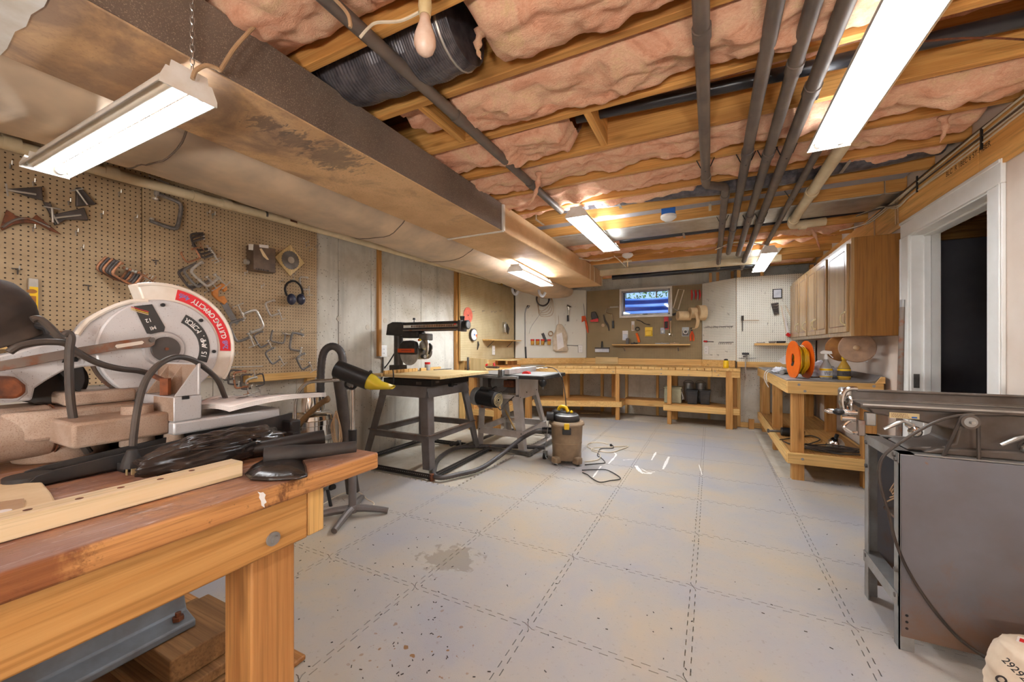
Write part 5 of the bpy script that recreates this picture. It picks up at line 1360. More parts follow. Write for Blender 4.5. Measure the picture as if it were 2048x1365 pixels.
for i in range(9):
    L = random.uniform(.035, .07)
    B((-2.838, yy, TZ - .02), (-2.815, yy + L, TZ + .032 + random.uniform(-.002, .002))).build('fence_strip', WOODS['piney'], ra, bevel=.001)
    yy += L + random.uniform(.003, .008)
B((-2.838, yy + .05, TZ - .02), (-2.815, TY1 + .05, TZ + .030)).build('fence_strip', WOODS['piney'], ra, bevel=.001)
# column and arm
AY, AZ0, AZ1 = 3.25, 1.335, 1.43
MB().cyl((-3.0, AY, TZ - .05), (-3.0, AY, 1.34), .048, n=24).build('column', M['saw_dark'], ra)
B((-3.08, AY - .06, .80), (-2.93, AY + .06, .98)).build('column_base', M['saw_dark'], ra, bevel=.01)
MB().prism([(-3.13, AY - .055, 1.30), (-3.11, AY - .055, 1.415), (-3.04, AY - .055, 1.44), (-2.92, AY - .055, 1.435), (-2.88, AY - .055, 1.40), (-2.88, AY - .055, 1.31), (-2.95, AY - .055, 1.29)], (0, .11, 0)).build('arm_cap', M['blackrough'], ra, bevel=.008)
arm_ = B((-2.90, AY - .05, AZ0), (-2.19, AY + .05, AZ1)).build('arm', M['blackrough'], ra, bevel=.006)
B((-2.89, AY - .053, 1.372), (-2.20, AY - .05, 1.400)).build('scale_strip', M['chrome'], arm_)
for i in range(26):
    x = -2.78 + i * .021; B((x, AY - .0545, 1.376), (x + .012, AY - .053, 1.396)).build('scale_mark', M['rust'], arm_)
B((-2.24, AY - .0545, 1.392), (-2.215, AY - .053, 1.402)).build('red_mark', M['red'], arm_)
B((-2.89, AY - .056, 1.338), (-2.20, AY - .05, 1.352)).build('track', M['rusty'], arm_)
B((-2.195, AY - .06, 1.325), (-2.165, AY + .06, 1.435)).build('arm_end', M['saw_dark'], ra, bevel=.004)
kn_ = MB().cyl((-2.165, AY, 1.39), (-2.11, AY, 1.39), .042, .046, n=28).build('arm_knob', M['black'], ra, bevel=.004)
MB().cyl((-2.11, AY, 1.39), (-2.107, AY, 1.39), .034, n=24).build('knob_face', M['zinc'], kn_)
MB().cyl((-2.18, AY, 1.43), (-2.18, AY, 1.475), .018, .026, n=16).build('lock_knob', M['black'], ra)
MB().cyl((-2.76, AY - .03, 1.43), (-2.76, AY - .03, 1.46), .005, n=8).cyl((-2.76, AY - .03, 1.455), (-2.76, AY - .03, 1.475), .016, .012, n=10).build('index_knob', M['black'], ra)
# carriage, yoke, motor, guard, blade
BX, BYp, BZ = at(819, 708, y=3.19).x, 3.19, 1.105
B((BX - .10, AY - .07, 1.265), (BX + .11, AY + .07, 1.335)).build('carriage', M['blackrough'], ra, bevel=.012)
B((BX + .11, AY - .05, 1.24), (BX + .22, AY + .05, 1.31)).build('carriage_end', M['iron'], ra, bevel=.01)
MB().tube(smooth_path([(BX + .17, AY - .02, 1.27), (BX + .21, AY - .02, 1.20), (BX + .20, AY - .02, 1.11), (BX + .15, AY - .02, 1.06)], 5), .022, 10).build('yoke', M['steel'], ra)
MB().cyl((BX + .02, AY - .02, BZ + .01), (BX + .02, AY + .20, BZ + .01), .075, n=28).build('motor', M['saw_dark'], ra, bevel=.006)
MB().cyl((BX + .15, AY - .03, 1.20), (BX + .15, AY + .08, 1.16), .045, n=18).build('yoke_handle', M['steel'], ra)
MB().tube(smooth_path([(BX + .19, AY - .02, 1.22), (BX + .25, AY - .02, 1.18), (BX + .22, AY - .02, 1.10)], 5), .012, 8).build('pull_handle', M['black'], ra)
k2 = MB().cyl((BX + .17, AY - .06, 1.075), (BX + .21, AY - .07, 1.075), .024, .026, n=18).build('bevel_knob', M['black'], ra)
MB().cyl((BX + .21, AY - .07, 1.075), (BX + .213, AY - .0705, 1.075), .019, n=16).build('knob_face', M['zinc'], k2)
for dx, c_ in ((.125, 'red'), (.14, 'yellow')): MB().ball((BX + dx, AY - .06, 1.245), .013, 10).build('power_button', M[c_], ra)
gd = [(BX - .125, 1.095), (BX - .125, 1.13), (BX - .105, 1.20), (BX - .06, 1.235), (BX + .03, 1.24), (BX + .09, 1.225), (BX + .10, 1.20), (BX + .10, 1.095)]
gu = MB().prism([(x, BYp - .035, z) for x, z in gd], (0, .06, 0)).build('blade_guard', M['blackrough'], ra, bevel=.008)
B((BX - .127, BYp - .038, 1.115), (BX + .095, BYp - .035, 1.155)).build('orange_band', M['orange_paint'], gu)
worn_print(.14, .012, 1, frame_mat((BX - .01, BYp - .0385, 1.135), (1, 0, 0), (0, 0, 1)), M['ink'], gu)
B((BX - .14, BYp - .02, 1.105), (BX - .11, BYp + .0, 1.115)).build('guard_spout', M['black'], gu)
MB().cyl((BX, BYp - .004, BZ), (BX, BYp - .001, BZ), .124, n=64).build('blade', M['steel'], ra)
MB().cyl((BX - .01, BYp - .008, BZ + .01), (BX - .01, BYp - .004, BZ + .01), .02, n=16).build('arbor_nut', M['black'], ra)
MB().tube(smooth_path([at(u, v, y=3.3) for u, v in ((797, 690), (790, 705), (778, 725), (768, 738), (764, 745))], 6), .007, 8).build('power_cord', M['black'], ra)
# mobile base of perforated angle iron
mbz = thing('mobile_base', 'black perforated angle-iron base frame under the radial arm saw', 'base frame', (-2.7, 3.3, ZF))
cn = [(-2.20, 2.80), (-2.24, 3.90), (-3.18, 3.88), (-3.18, 2.80)]
for i in range(4):
    a, b_ = Vector((*cn[i], .028)), Vector((*cn[(i + 1) % 4], .028))
    br = MB().bar(a, b_, .004, .04).bar(a + Vector((0, 0, -.02)), b_ + Vector((0, 0, -.02)), .04, .004).build('angle_bar', M['blackrough'], mbz)
    mb = MB(); n = int((b_ - a).length / .022); d = (b_ - a).normalized(); s = Vector((-d.y, d.x, 0)) * .0026
    for k in range(1, n):
        p = a.lerp(b_, k / n)
        for sgn in (1, -1): mb.cyl(p + s * sgn * .8, p + s * sgn, .0045, n=6)
    mb.build('perforation', M['zinc'], br)
for x, y in cn:
    MB().cyl((x, y, ZF + .001), (x, y, .05), .02, n=12).build('corner_foot', M['rust'], mbz)
# things on its table
jr = thing('screw_jar', 'clear jar with red lid on the radial arm saw table', 'jar', (-2.6, 3.1, TZ))
p = at(855, 741, z=TZ)
MB().lathe([(.0005, .001), (.03, .001), (.032, .06), (.027, .068)], (p.x, p.y, TZ), n=20).build('glass', M['dusk_glass'], jr)
MB().lathe([(.029, .066), (.031, .068), (.031, .09), (.0005, .09)], (p.x, p.y, TZ), n=20).build('lid', M['red'], jr)
p0, p1 = at(868, 740, z=TZ + .006), at(902, 738, z=TZ + .006)
MB().bar(p0, p1, .02, .008).build('metal_ruler', M['iron'], None, label='dark metal bar lying beside the jar on the saw table', cat='bar')
p = at(786, 742, y=TY0 - .004)
MB().tube(smooth_path([p + Vector((0, 0, .01)), p + Vector((.01, -.005, -.03)), p + Vector((.012, -.005, -.10)), p + Vector((.004, -.005, -.13))], 5), .006, 8).build('hook_tool', M['black'], None, label='black hooked tool hanging at the edge of the radial saw table', cat='tool')
# outlet on the concrete
def outlet(label, p, n, h=.115, w=.072):
    n = Vector(n).normalized(); s = Vector((-n.y, n.x, 0))
    t_ = thing('wall_outlet', label, 'outlet', p)
    P = Vector(p)
    MB().bar(P - Vector((0, 0, h / 2)), P + Vector((0, 0, h / 2)), w, .02, n).build('box', M['white'], t_, bevel=.003)
    for dz in (-.022, .022):
        for ds in (-.007, .007):
            c_ = P + n * .0105 + s * ds + Vector((0, 0, dz))
            MB().bar(c_ - Vector((0, 0, .006)), c_ + Vector((0, 0, .006)), .003, .001, n).build('slot', M['black'], t_)
    return t_
outlet('white double outlet on bare concrete below the narrow board', at(766, 703, x=-3.225), (1, 0, 0), .13, .1)
MB().tube([at(766, 712, x=-3.235), at(766, 745, x=-3.235), at(763, 760, x=-3.235)], .008, 8).build('conduit', M['iron'], None, label='grey conduit running down below the concrete wall outlet', cat='conduit')

# ------------------------------------------------------------------ table saw
ts = thing('table_saw', 'grey contractor table saw with hanging black motor on splayed legs', 'table saw', (-2.1, 4.2, ZF))
SZ = .872
B((-2.50, 3.75, SZ - .038), (-1.52, 4.42, SZ)).build('table_top', M['blackrough'], ts, bevel=.005)
B((-2.46, 3.78, SZ), (-1.56, 4.39, SZ + .003)).build('top_surface', M['zinc'], ts)
B((-2.60, 3.715, SZ - .038), (-1.80, 3.742, SZ - .008)).build('fence_rail', M['zinc'], ts, bevel=.003)
MB().cyl((-2.05, 3.712, SZ - .024), (-2.05, 3.700, SZ - .024), .006, n=8).build('rail_bolt', M['zinc'], ts)
fx = at(1015, 740, y=3.75).x
fn_ = B((fx - .03, 3.74, SZ + .006), (fx + .03, 4.46, SZ + .062)).build('rip_fence', M['stand_light'], ts, bevel=.003)
B((fx - .09, 3.70, SZ - .005), (fx - .035, 3.78, SZ + .055)).build('fence_clamp', M['zinc'], ts, bevel=.004)
for x in (fx - .075, fx - .045): B((x - .006, 3.692, SZ - .03), (x + .006, 3.71, SZ + .06)).build('clamp_jaw', M['iron'], ts)
MB().prism([(fx + .12 + .045 * math.cos(a), 3.95, SZ + .003 + .03 * math.sin(a)) for a in [PI * k / 10 for k in range(11)]], (0, .05, 0)).build('blade_cover', M['red'], ts)
bx0, bx1, by0, by1, bz0, bz1 = -2.36, -1.86, 3.87, 4.40, .60, SZ - .038
mb = MB().box((bx1 - .003, by0, bz0), (bx1, by1, bz1)).box((bx0, by0, bz0), (bx0 + .003, by1, bz1)).box((bx0, by1 - .003, bz0), (bx1, by1, bz1))
mb.box((bx1 - .04, by0, bz0), (bx1, by0 + .003, bz1)).box((bx0, by0, bz0), (bx0 + .04, by0 + .003, bz1)).box((bx0, by0, bz0), (bx1, by0 + .003, bz0 + .045))
mb.build('cabinet', M['stand_light'], ts)
for p in ((bx1 + .001, by0 + .03, bz0 + .02), (bx1 + .001, by0 + .2, bz0 + .06), (bx1 + .001, by1 - .05, bz0 + .06)):
    MB().cyl(p, Vector(p) + Vector((.004, 0, 0)), .007, n=8).build('bolt', M['black'], ts)
B((bx0 + .05, by0 + .10, bz0 + .05), (bx1 - .1, by1 - .05, bz1 - .01)).build('trunnion', M['shadow_box'], ts, bevel=.01)
MB().prism([(-2.15 + .11 * math.cos(a), by0 + .08, .76 + .10 * math.sin(a)) for a in [2 * PI * k / 20 for k in range(20)]], (0, .03, 0)).build('blade_shroud', M['zinc'], ts)
B((-2.08, by0 + .05, .72), (-1.95, by0 + .1, .80))  .build('arbor_pulley_guard', M['rust'], ts, bevel=.01)
# motor
mc = at(980, 796, y=3.72)
my = 3.74
mo = MB().cyl((mc.x - .14, my - .0, mc.z), (mc.x + .115, my - .06, mc.z - .012), .088, n=32).build('motor', M['black'], ts, bevel=.012)
e0 = Vector((mc.x + .115, my - .06, mc.z - .012)); ax = (e0 - Vector((mc.x - .14, my, mc.z))).normalized()
MB().cyl(e0, e0 + ax * .012, .082, .07, n=28).build('motor_end', M['blackrough'], mo)
rr = MB()
u_ = ax.cross(Vector((0, 0, 1))).normalized(); w_ = ax.cross(u_)
for r in (.02, .036, .052, .066): rr.tube([e0 + ax * .0125 + (u_ * math.cos(2 * PI * k / 20) + w_ * math.sin(2 * PI * k / 20)) * r for k in range(20)], .003, 5, closed=True)
rr.build('fan_grille', M['brass_plate'], mo)
m0 = Vector((mc.x - .05, my - .03, mc.z + .085))
MB().cyl(m0 - ax * .06, m0 + ax * .07, .03, n=16).build('capacitor', M['black'], mo)
B((mc.x - .12, my - .07, mc.z - .11), (mc.x + .04, my + .06, mc.z - .075)).build('motor_mount', M['rusty'], ts, bevel=.005)
MB().bar((mc.x - .06, my + .05, mc.z + .06), (mc.x - .02, by0 + .02, mc.z + .10), .04, .012).build('motor_bracket', M['iron'], ts)
MB().cyl(Vector((mc.x - .14, my, mc.z)) - ax * .06, Vector((mc.x - .14, my, mc.z)), .10, .095, n=24).build('belt_cover', M['zinc'], ts)
MB().tube(smooth_path([e0 + Vector((0, -.01, -.06)), e0 + Vector((.05, -.02, -.10)), e0 + Vector((.08, .03, -.04)), Vector((bx1 - .06, by0, bz0 + .03))], 6), .005, 8).build('motor_cord', M['rubber'], ts)
# legs
tb = [(-1.83, 3.97), (-1.86, 4.80), (-2.48, 4.80), (-2.45, 3.98)]; tt = [(bx1, by0), (bx1, by1), (bx0, by1), (bx0, by0)]
tb[0] = (-1.82, 3.93)
for i in range(4): leg(tb[i], tt[i], ZF, bz0 + .03, .085, ts, M['stand_light'], *sg[i])
for i in range(4):
    k = .36
    a = Vector((*tb[i], ZF)).lerp(Vector((*tt[i], bz0)), k); b_ = Vector((*tb[(i + 1) % 4], ZF)).lerp(Vector((*tt[(i + 1) % 4], bz0)), k)
    MB().bar(a, b_, .004, .075).bar(a + Vector((0, 0, .035)), b_ + Vector((0, 0, .035)), .03, .004).build('stretcher', M['stand_light'], ts)
    for p in (a.lerp(b_, .03), a.lerp(b_, .97)): MB().ball(p + Vector((0, -.004, .01)), .007, 8).build('bolt', M['iron'], ts)
bs = thing('mobile_base', 'dark steel mobile base with casters under the table saw', 'base frame', (-2.1, 4.3, ZF))
MB().bar((-2.55, 3.90, .03), (-1.70, 3.86, .03), .04, .03).bar((-2.5, 4.86, .03), (-1.72, 4.86, .03), .04, .03).build('cross_bar', M['iron'], bs)
MB().bar((-1.72, 3.80, .035), (-1.72, 4.9, .035), .03, .03).bar((-2.53, 3.80, .035), (-2.53, 4.9, .035), .03, .03).build('side_bar', M['iron'], bs)
for x, y in ((-1.55, 3.86), (-2.62, 3.84)):
    MB().cyl((x - .015, y, .025), (x + .015, y, .025), .036, n=18).build('caster', M['black'], bs)
    B((x - .022, y - .012, .03), (x + .022, y + .012, .085)).build('caster_fork', M['zinc'], bs)
MB().cyl((-2.70, 3.80, .035), (-2.62, 3.84, .06), .02, n=10).ball((-2.70, 3.80, .04), .03, 10).build('foot_lever', M['rubber'], bs)
# things on the table saw
t_ = thing('paper_sheets', 'white crumpled papers lying on the table saw', 'paper', (-1.8, 4.0, SZ))
for i in range(3):
    c_ = at((1055, 1075, 1040)[i], 737, z=SZ + .01); a0 = (.3, 1.0, -.2)[i]
    def pf(s, t, c_=c_, a0=a0, i=i):
        x, y = (s - .5) * .22, (t - .5) * .16
        return Vector((c_.x + x * math.cos(a0) - y * math.sin(a0), c_.y + x * math.sin(a0) + y * math.cos(a0), SZ + .006 + .004 * i + .02 * abs(noise.noise(Vector((s * 3, t * 3, i * 4.1))))))
    MB().grid(pf, 10, 8).build('sheet', M['paper'], t_, smooth=180, solid=.001)
MB().tube(smooth_path([at(u, v, z=SZ + .012) for u, v in ((1036, 739), (1050, 736), (1080, 736), (1100, 735))] + [at(u, v, y=4.12) for u, v in ((1118, 745), (1128, 775), (1132, 810), (1133, 825))], 6), .006, 8).build('electric_lead', M['rubber'], None, label='dark cord trailing off the table saw down to the vacuum', cat='cord')
pb = thing('plywood_piece', 'pale plywood offcut with a round notch standing behind the saws', 'plywood', (-2.6, 4.6, .85))
pp = [at(u, v, y=4.75) for u, v in ((940, 716), (975, 719), (975, 727), (970, 729), (969, 735), (974, 740), (974, 752), (940, 752))]
MB().prism(pp, (0, .018, 0)).build('panel', WOODS['palez'], pb, bevel=.001)
MB().bar(at(936, 715, y=4.76), at(936, 752, y=4.76), .02, .03, (0, 1, 0)).build('dark_edge', M['shadow_box'], pb)
# clutter on the corner bench behind the table saw
zb_ = ZB + .002
p = at(1022, 728, z=.90)
jig = thing('wooden_jig', 'wooden jig of stacked boards on the corner bench', 'jig', (-2.75, 5.35, zb_))
B((-2.98, 5.25, zb_), (-2.66, 5.6, zb_ + .03)).build('base_board', WOODS['benchx'], jig, bevel=.002)
B((-2.95, 5.3, zb_ + .03), (-2.90, 5.55, zb_ + .10)).build('upright', WOODS['benchz'], jig, bevel=.002)
B((-2.74, 5.3, zb_ + .03), (-2.70, 5.55, zb_ + .10)).build('upright', WOODS['benchz'], jig, bevel=.002)
B((-3.0, 5.22, zb_ + .10), (-2.64, 5.6, zb_ + .118)).build('top_board', WOODS['palex'], jig, bevel=.002)
t_ = thing('hand_plane', 'red-handled plane on the corner bench behind the rip fence', 'plane', (-2.8, 5.0, zb_))
B((-2.95, 4.95, zb_), (-2.72, 5.01, zb_ + .03)).build('sole', M['iron'], t_, bevel=.004)
MB().ball((-2.92, 4.98, zb_ + .05), .022, 10).cyl((-2.78, 4.98, zb_ + .03), (-2.80, 4.98, zb_ + .075), .014, n=10).build('handles', M['red'], t_)
B((-2.62, 5.5, zb_), (-2.35, 5.85, zb_ + .02)).build('metal_tray', M['galv'], None, bevel=.004, label='flat metal tray on the corner bench edge', cat='tray')
B((-3.05, 4.80, zb_), (-2.95, 4.95, zb_ + .07)).build('wood_block', WOODS['piney'], None, bevel=.003, label='pine offcut at the near end of the corner bench', cat='block')
t_ = thing('black_power_tool', 'dark power tool hanging under the corner bench edge behind the table saw', 'power tool', (-1.75, 5.0, .7))
p = at(1085, 765, y=5.2)
MB().ball(p, .06, 14, (1, .8, 1.2)).build('body', M['black'], t_); MB().cyl(p, p + Vector((0, 0, -.1)), .02, n=10).build('grip', M['shadow_box'], t_)
for i, (x, y, r) in enumerate(((-2.95, 5.1, .05), (-2.88, 5.3, .04))):
    MB().tube([Vector((x + r * math.cos(k * PI / 8), y + r * math.sin(k * PI / 8) * 1.5, ZS + .012 + .006 * (k % 3))) for k in range(16)], .010, 6, closed=True).build('cord_bundle', M['rubber'], None, label=('dark cord bundle on the lower corner-bench shelf', 'second dark cord bundle farther along the same low shelf')[i], cat='cord')
# leaning lath under the table saw
MB().bar(at(995, 790, y=4.5), at(1030, 860, y=4.7), .03, .012).build('wood_lath', WOODS['pinez'], None, label='wood lath leaning behind the table saw legs', cat='lath')

# ------------------------------------------------------------------ shop vacuum
vc = at(1127, 930, z=0); vx, vy = vc.x - .0, vc.y + .10
sv = thing('shop_vacuum', 'tan drum shop vacuum with black motor head and yellow latches', 'vacuum', (vx, vy, 0))
MB().lathe([(.0005, .045), (.135, .045), (.142, .06), (.160, .385), (.168, .39)], (vx, vy, 0), n=40).build('drum', M['vac_tan'], sv)
MB().lathe([(.143, .205), (.1535, .207), (.1535, .213), (.15, .215)], (vx, vy, 0), n=40).build('drum_rib', M['vac_tan'], sv)
MB().lathe([(.165, .385), (.178, .39), (.178, .405), (.165, .42), (.13, .425), (.0005, .425)], (vx, vy, 0), n=40).build('lid', M['vac_tan'], sv)
hd_ = MB().lathe([(.125, .42), (.132, .44), (.125, .475), (.10, .50), (.07, .508), (.0005, .508)], (vx, vy, 0), n=36).build('motor_head', M['blackrough'], sv)
MB().lathe([(.122, .478), (.1, .4985), (.096, .502), (.12, .482)], (vx, vy, 0), n=36).build('head_seam', M['zinc'], hd_)
MB().lathe([(.0905, .504), (.075, .511), (.06, .512), (.0005, .512)], (vx, vy, 0), n=30).build('head_cap', M['black'], hd_)
B((vx - .15, vy - .06, .44), (vx - .06, vy + .08, .53)).build('filter_housing', M['blackrough'], sv, bevel=.02)
MB().cyl((vx - .10, vy - .10, .475), (vx - .17, vy - .12, .475), .045, .048, n=24).build('exhaust_port', M['black'], sv, bevel=.004)
MB().tube(smooth_path([(vx - .09, vy - .02, .505), (vx - .06, vy - .03, .56), (vx + .0, vy - .045, .565), (vx + .03, vy - .05, .52)], 6), .017, 12).build('carry_handle', M['yellow'], sv)
MB().ball((vx + .06, vy - .03, .52), .016, 10).build('switch_knob', M['yellow'], sv)
dv = Vector((-vx, -vy, 0)).normalized(); sd = Vector((-dv.y, dv.x, 0))
pl_ = Vector((vx, vy, .395)) + dv * .172
MB().bar(pl_ - Vector((0, 0, .03)), pl_ + Vector((0, 0, .03)), .05, .02, dv).build('latch', M['yellow'], sv, bevel=.005)
pl_ = Vector((vx, vy, .345)) + dv * .165
MB().bar(pl_ - Vector((0, 0, .03)), pl_ + Vector((0, 0, .03)), .085, .03, dv).build('latch_mount', M['black'], sv, bevel=.006)
for a in (-.75, .75, 2.4, -2.4):
    d = (dv * math.cos(a) + sd * math.sin(a)); p = Vector((vx, vy, 0)) + d * .16
    ft = MB().bar(p + Vector((0, 0, .05)) - d * .05, p + Vector((0, 0, .05)) + d * .03, .075, .07).build('caster_housing', M['vac_tan'], sv, bevel=.014)
    MB().cyl(p + sd * .012 + Vector((0, 0, .02)), p - sd * .012 + Vector((0, 0, .02)), .019, n=14).build('caster', M['black'], ft)
ip = Vector((vx, vy, .33)) - sd * -.155 if False else Vector((vx, vy, .315)) + (sd * -1 if sd.x > 0 else sd) * .15
side = (sd * -1 if sd.x > 0 else sd)
MB().cyl(ip, ip + side * .10, .034, .031, n=20).build('hose_port', M['black'], sv)
h0 = ip + side * .09
hp = [h0, h0 + side * .08 + Vector((0, -.02, -.01))] + [at(u, v, z=z) for u, v, z in ((1040, 880, .20), (1000, 912, .10), (960, 938, .035), (915, 950, .027), (880, 956, .027), (868, 946, .03), (880, 915, .035), (915, 896, .04), (960, 893, .04), (1030, 894, .045), (1090, 896, .06))]
def ribbed(path, r, k=10):
    q_ = smooth_path(path, k); return MB().tube(q_, [r * (1 + .07 * (i % 2)) for i in range(len(q_))], 14)
ribbed(hp, .021, 12).build('hose', M['hose'], sv, smooth=60)
for i, (pts, r, m_, lab) in enumerate((
    ([(1168, 925), (1190, 922), (1200, 912), (1192, 905), (1185, 899), (1215, 887), (1205, 886), (1177, 895), (1174, 890), (1185, 887), (1215, 887), (1220, 891)], .0055, 'cord_white', None),
    ([(1170, 930), (1195, 928), (1210, 926), (1203, 917), (1195, 912), (1197, 905), (1202, 898), (1225, 897), (1226, 892), (1220, 890)], .0045, 'black', None),
    ([(1164, 941), (1190, 940), (1215, 941), (1241, 957), (1220, 962), (1200, 965), (1185, 958), (1175, 950), (1165, 946)], .0045, 'black', None))):
    q_ = smooth_path([at(u, v, z=.006 + .002 * i) for u, v in pts], 6)
    if i == 0:
        MB().tube(smooth_path([at(u, v, z=.007) for u, v in ((1170, 924), (1195, 920), (1201, 912), (1194, 905), (1183, 901), (1190, 896), (1230, 894), (1256, 893), (1240, 900), (1222, 905), (1200, 903), (1180, 897), (1174, 892), (1180, 887), (1200, 885.5), (1217, 889))], 6), r, 8).build('electric_lead', M['cord_white'], None, label='cream extension cord looped on the mat behind the shop vacuum', cat='cord')
    else: MB().tube(q_, r, 8).build('power_cord', M[m_], sv)
p = at(1222, 891, z=.012); MB().ball(p, .016, 10).build('cord_plug', M['black'], sv)
MB().tube(smooth_path([Vector((vx, vy, 0)) + side * .17 + Vector((0, -.03, .42)), Vector((vx, vy, 0)) + side * .19 + Vector((0, -.04, .25)), Vector((vx, vy, 0)) + side * .19 + Vector((0, -.06, .06)), Vector((vx, vy - .2, .02)), Vector((vx + .15, vy - .2, .01))], 6), .004, 6).build('head_cord', M['zinc'], sv)

# ------------------------------------------------------------------ blower stand with black chute and yellow nozzle
bc = at(705, 1033, z=0); sx_, sy_ = bc.x, bc.y
bl = thing('dust_chute_stand', 'pedestal stand holding a black tube with a yellow chute', 'stand', (sx_, sy_, 0))
for u, v in ((668, 1063), (776, 1022), (600, 1040), (724, 995)):
    p = at(u, v, z=.02); d = p - Vector((sx_, sy_, .02))
    MB().tube([Vector((sx_, sy_, .055)), Vector((sx_, sy_, .05)) + d * .35, Vector((sx_, sy_, .032)) + d * .8, p + Vector((0, 0, .0))], [.026, .025, .021, .02], 10).build('foot', M['stand_grey'], bl)
MB().lathe([(.036, .03), (.036, .07), (.03, .08)], (sx_, sy_, 0), n=20).build('hub', M['stand_grey'], bl)
MB().cyl((sx_, sy_, .05), (sx_, sy_, .52), .026, n=20).build('post', M['stand_grey'], bl)
MB().cyl((sx_, sy_, .50), (sx_, sy_, .60), .028, n=20).build('post_collar', M['black'], bl)
MB().cyl((sx_, sy_, .55), (sx_, sy_, .92), .0165, n=18).build('chrome_post', M['chrome'], bl)
B((sx_ - .03, sy_ - .025, .90), (sx_ + .03, sy_ + .025, .955)).build('clamp_block', M['zinc'], bl, bevel=.006)
MB().cyl((sx_ - .03, sy_, .93), (sx_ - .09, sy_ - .03, .945), .006, n=8).build('clamp_lever', M['zinc'], bl)
d0 = sx_ * -.449 + sy_ * .893
a, b_, c_ = atd(674, 738, d0 - .02), atd(738, 763, d0 - .03), atd(786, 775, d0 - .05)
ct = MB().lathe([(.0595, 0), (.061, 0), (.061, (b_ - a).length), (.0595, (b_ - a).length), (.056, (b_ - a).length), (.056, 0.0)], a, b_ - a, n=36).build('black_tube', M['black'], bl)
MB().lathe([(.056, .012), (.0005, .012)], a, b_ - a, n=30).build('tube_inner', M['shadow_box'], ct)
ux = (b_ - a).normalized(); rx = ux.cross(Vector((0, 0, 1))).normalized(); up = rx.cross(ux)
ring = lambda o, w, h, n=16: [o + rx * w * math.cos(2 * PI * k / n) + up * h * math.sin(2 * PI * k / n) for k in range(n)]
rg = [ring(b_ - ux * .02, .059, .059), ring(b_ + ux * .03, .056, .05), ring(b_ + ux * .08, .05, .030), ring(c_, .045, .012)]
mb = MB(); mb.add(sum(rg, []), [(i * 16 + k, i * 16 + (k + 1) % 16, (i + 1) * 16 + (k + 1) % 16, (i + 1) * 16 + k) for i in range(3) for k in range(16)])
mb.build('yellow_chute', M['yellow_clear'], bl, solid=.003)
q_ = (a + b_) / 2 - up * .062
MB().tube(smooth_path([q_ - ux * .03, q_ - ux * .02 - up * .03, q_ + ux * .03 - up * .03, q_ + ux * .05], 5), .008, 8).build('handle', M['black'], bl)
MB().ball((a.lerp(b_, .95)) + up * .064, .012, 8).build('thumb_screw', M['black'], bl)
MB().cyl(at(655, 980, y=sy_ + .05), at(665, 1030, y=sy_ + .05), .012, n=12).build('adjusting_rod', M['black'], bl)

# ------------------------------------------------------------------ steel canister vacuum by the wall
cvx, cvy = -2.93, 2.14
cv = thing('steel_vacuum', 'chrome canister vacuum with brown hose beside the concrete wall', 'vacuum', (cvx, cvy, ZF))
MB().lathe([(.0005, .06), (.175, .06), (.185, .08), (.185, .56), (.19, .565), (.19, .60), (.18, .61)], (cvx, cvy, ZF), n=44).build('barrel', M['chrome'], cv)
MB().lathe([(.186, .44), (.192, .445), (.192, .475), (.186, .48)], (cvx, cvy, ZF), n=44).build('band', M['zinc'], cv)
MB().lathe([(.186, .605), (.18, .635), (.15, .66), (.11, .67)], (cvx, cvy, ZF), n=40).build('lid', M['chrome'], cv)
MB().lathe([(.11, .665), (.108, .70), (.095, .76), (.09, .79), (.08, .80), (.0005, .802)], (cvx, cvy, ZF), n=36).build('motor_dome', M['chrome'], cv)
MB().lathe([(.09, .786), (.093, .79), (.093, .80), (.088, .806), (.0005, .808)], (cvx, cvy, ZF), n=36).build('dome_cap', M['rubber'], cv)
for i in range(20):
    t = 2 * PI * i / 20; p = Vector((cvx + .0935 * math.cos(t), cvy + .0935 * math.sin(t), ZF + .795)); MB().ball(p, .005, 6).build('vent_slot', M['black'], cv)
for x, y in ((.15, .1), (-.15, .1), (.0, -.17)): MB().cyl((cvx + x - .01, cvy + y, ZF + .03), (cvx + x + .01, cvy + y, ZF + .03), .029, n=14).build('caster', M['black'], cv)
dd = .449 * 2.93 + .893 * 2.14
MB().tube(smooth_path([atd(u, v, dd - .25) for u, v in ((590, 870), (590, 820), (592, 800), (600, 780), (618, 765), (650, 762), (680, 760))], 6), .014, 12).build('handle_tube', M['chrome'], cv)
ribbed([atd(u, v, dd - .24) for u, v in ((562, 880), (580, 865), (600, 846), (620, 826), (645, 805), (655, 800), (652, 795))], .02).build('brown_hose', M['hose_brown'], cv, smooth=60)
for k in range(4):
    MB().tube(smooth_path([atd(674 + (u - 674) * (.55 + .22 * k), v + 4 * k, dd - .2 + .012 * k) for u, v in ((670, 822), (664, 840), (668, 870), (678, 885), (684, 870), (680, 840), (672, 822))], 5), .0034, 6).build('cord_loop', M['cord_tan'], cv)
MB().tube(smooth_path([at(u, v, z=.0) for u, v in ((630, 1020), (680, 990), (715, 985), (735, 1000), (748, 1008), (735, 1020), (700, 1022))], 6), .005, 6).build('electric_lead', M['cord_white'], None, label='cream cord lying round the pedestal stand feet', cat='cord')
hs = thing('vacuum_hose', 'black ribbed vacuum hose arched upright against the concrete', 'hose', (-2.95, 2.5, ZF))
d3 = dd + .12
ribbed([atd(u, v, d3) for u, v in ((640, 900), (641, 800), (642, 740), (648, 705), (664, 693), (680, 702), (686, 725), (688, 780))], .03).build('hose', M['hose'], hs, smooth=60)
MB().tube([atd(676, 745, d3 - .25), atd(684, 800, d3 - .25), atd(692, 880, d3 - .25), atd(706, 985, d3 - .25)], [.045, .043, .04, .05], 16).build('wand', M['rubber'], hs)
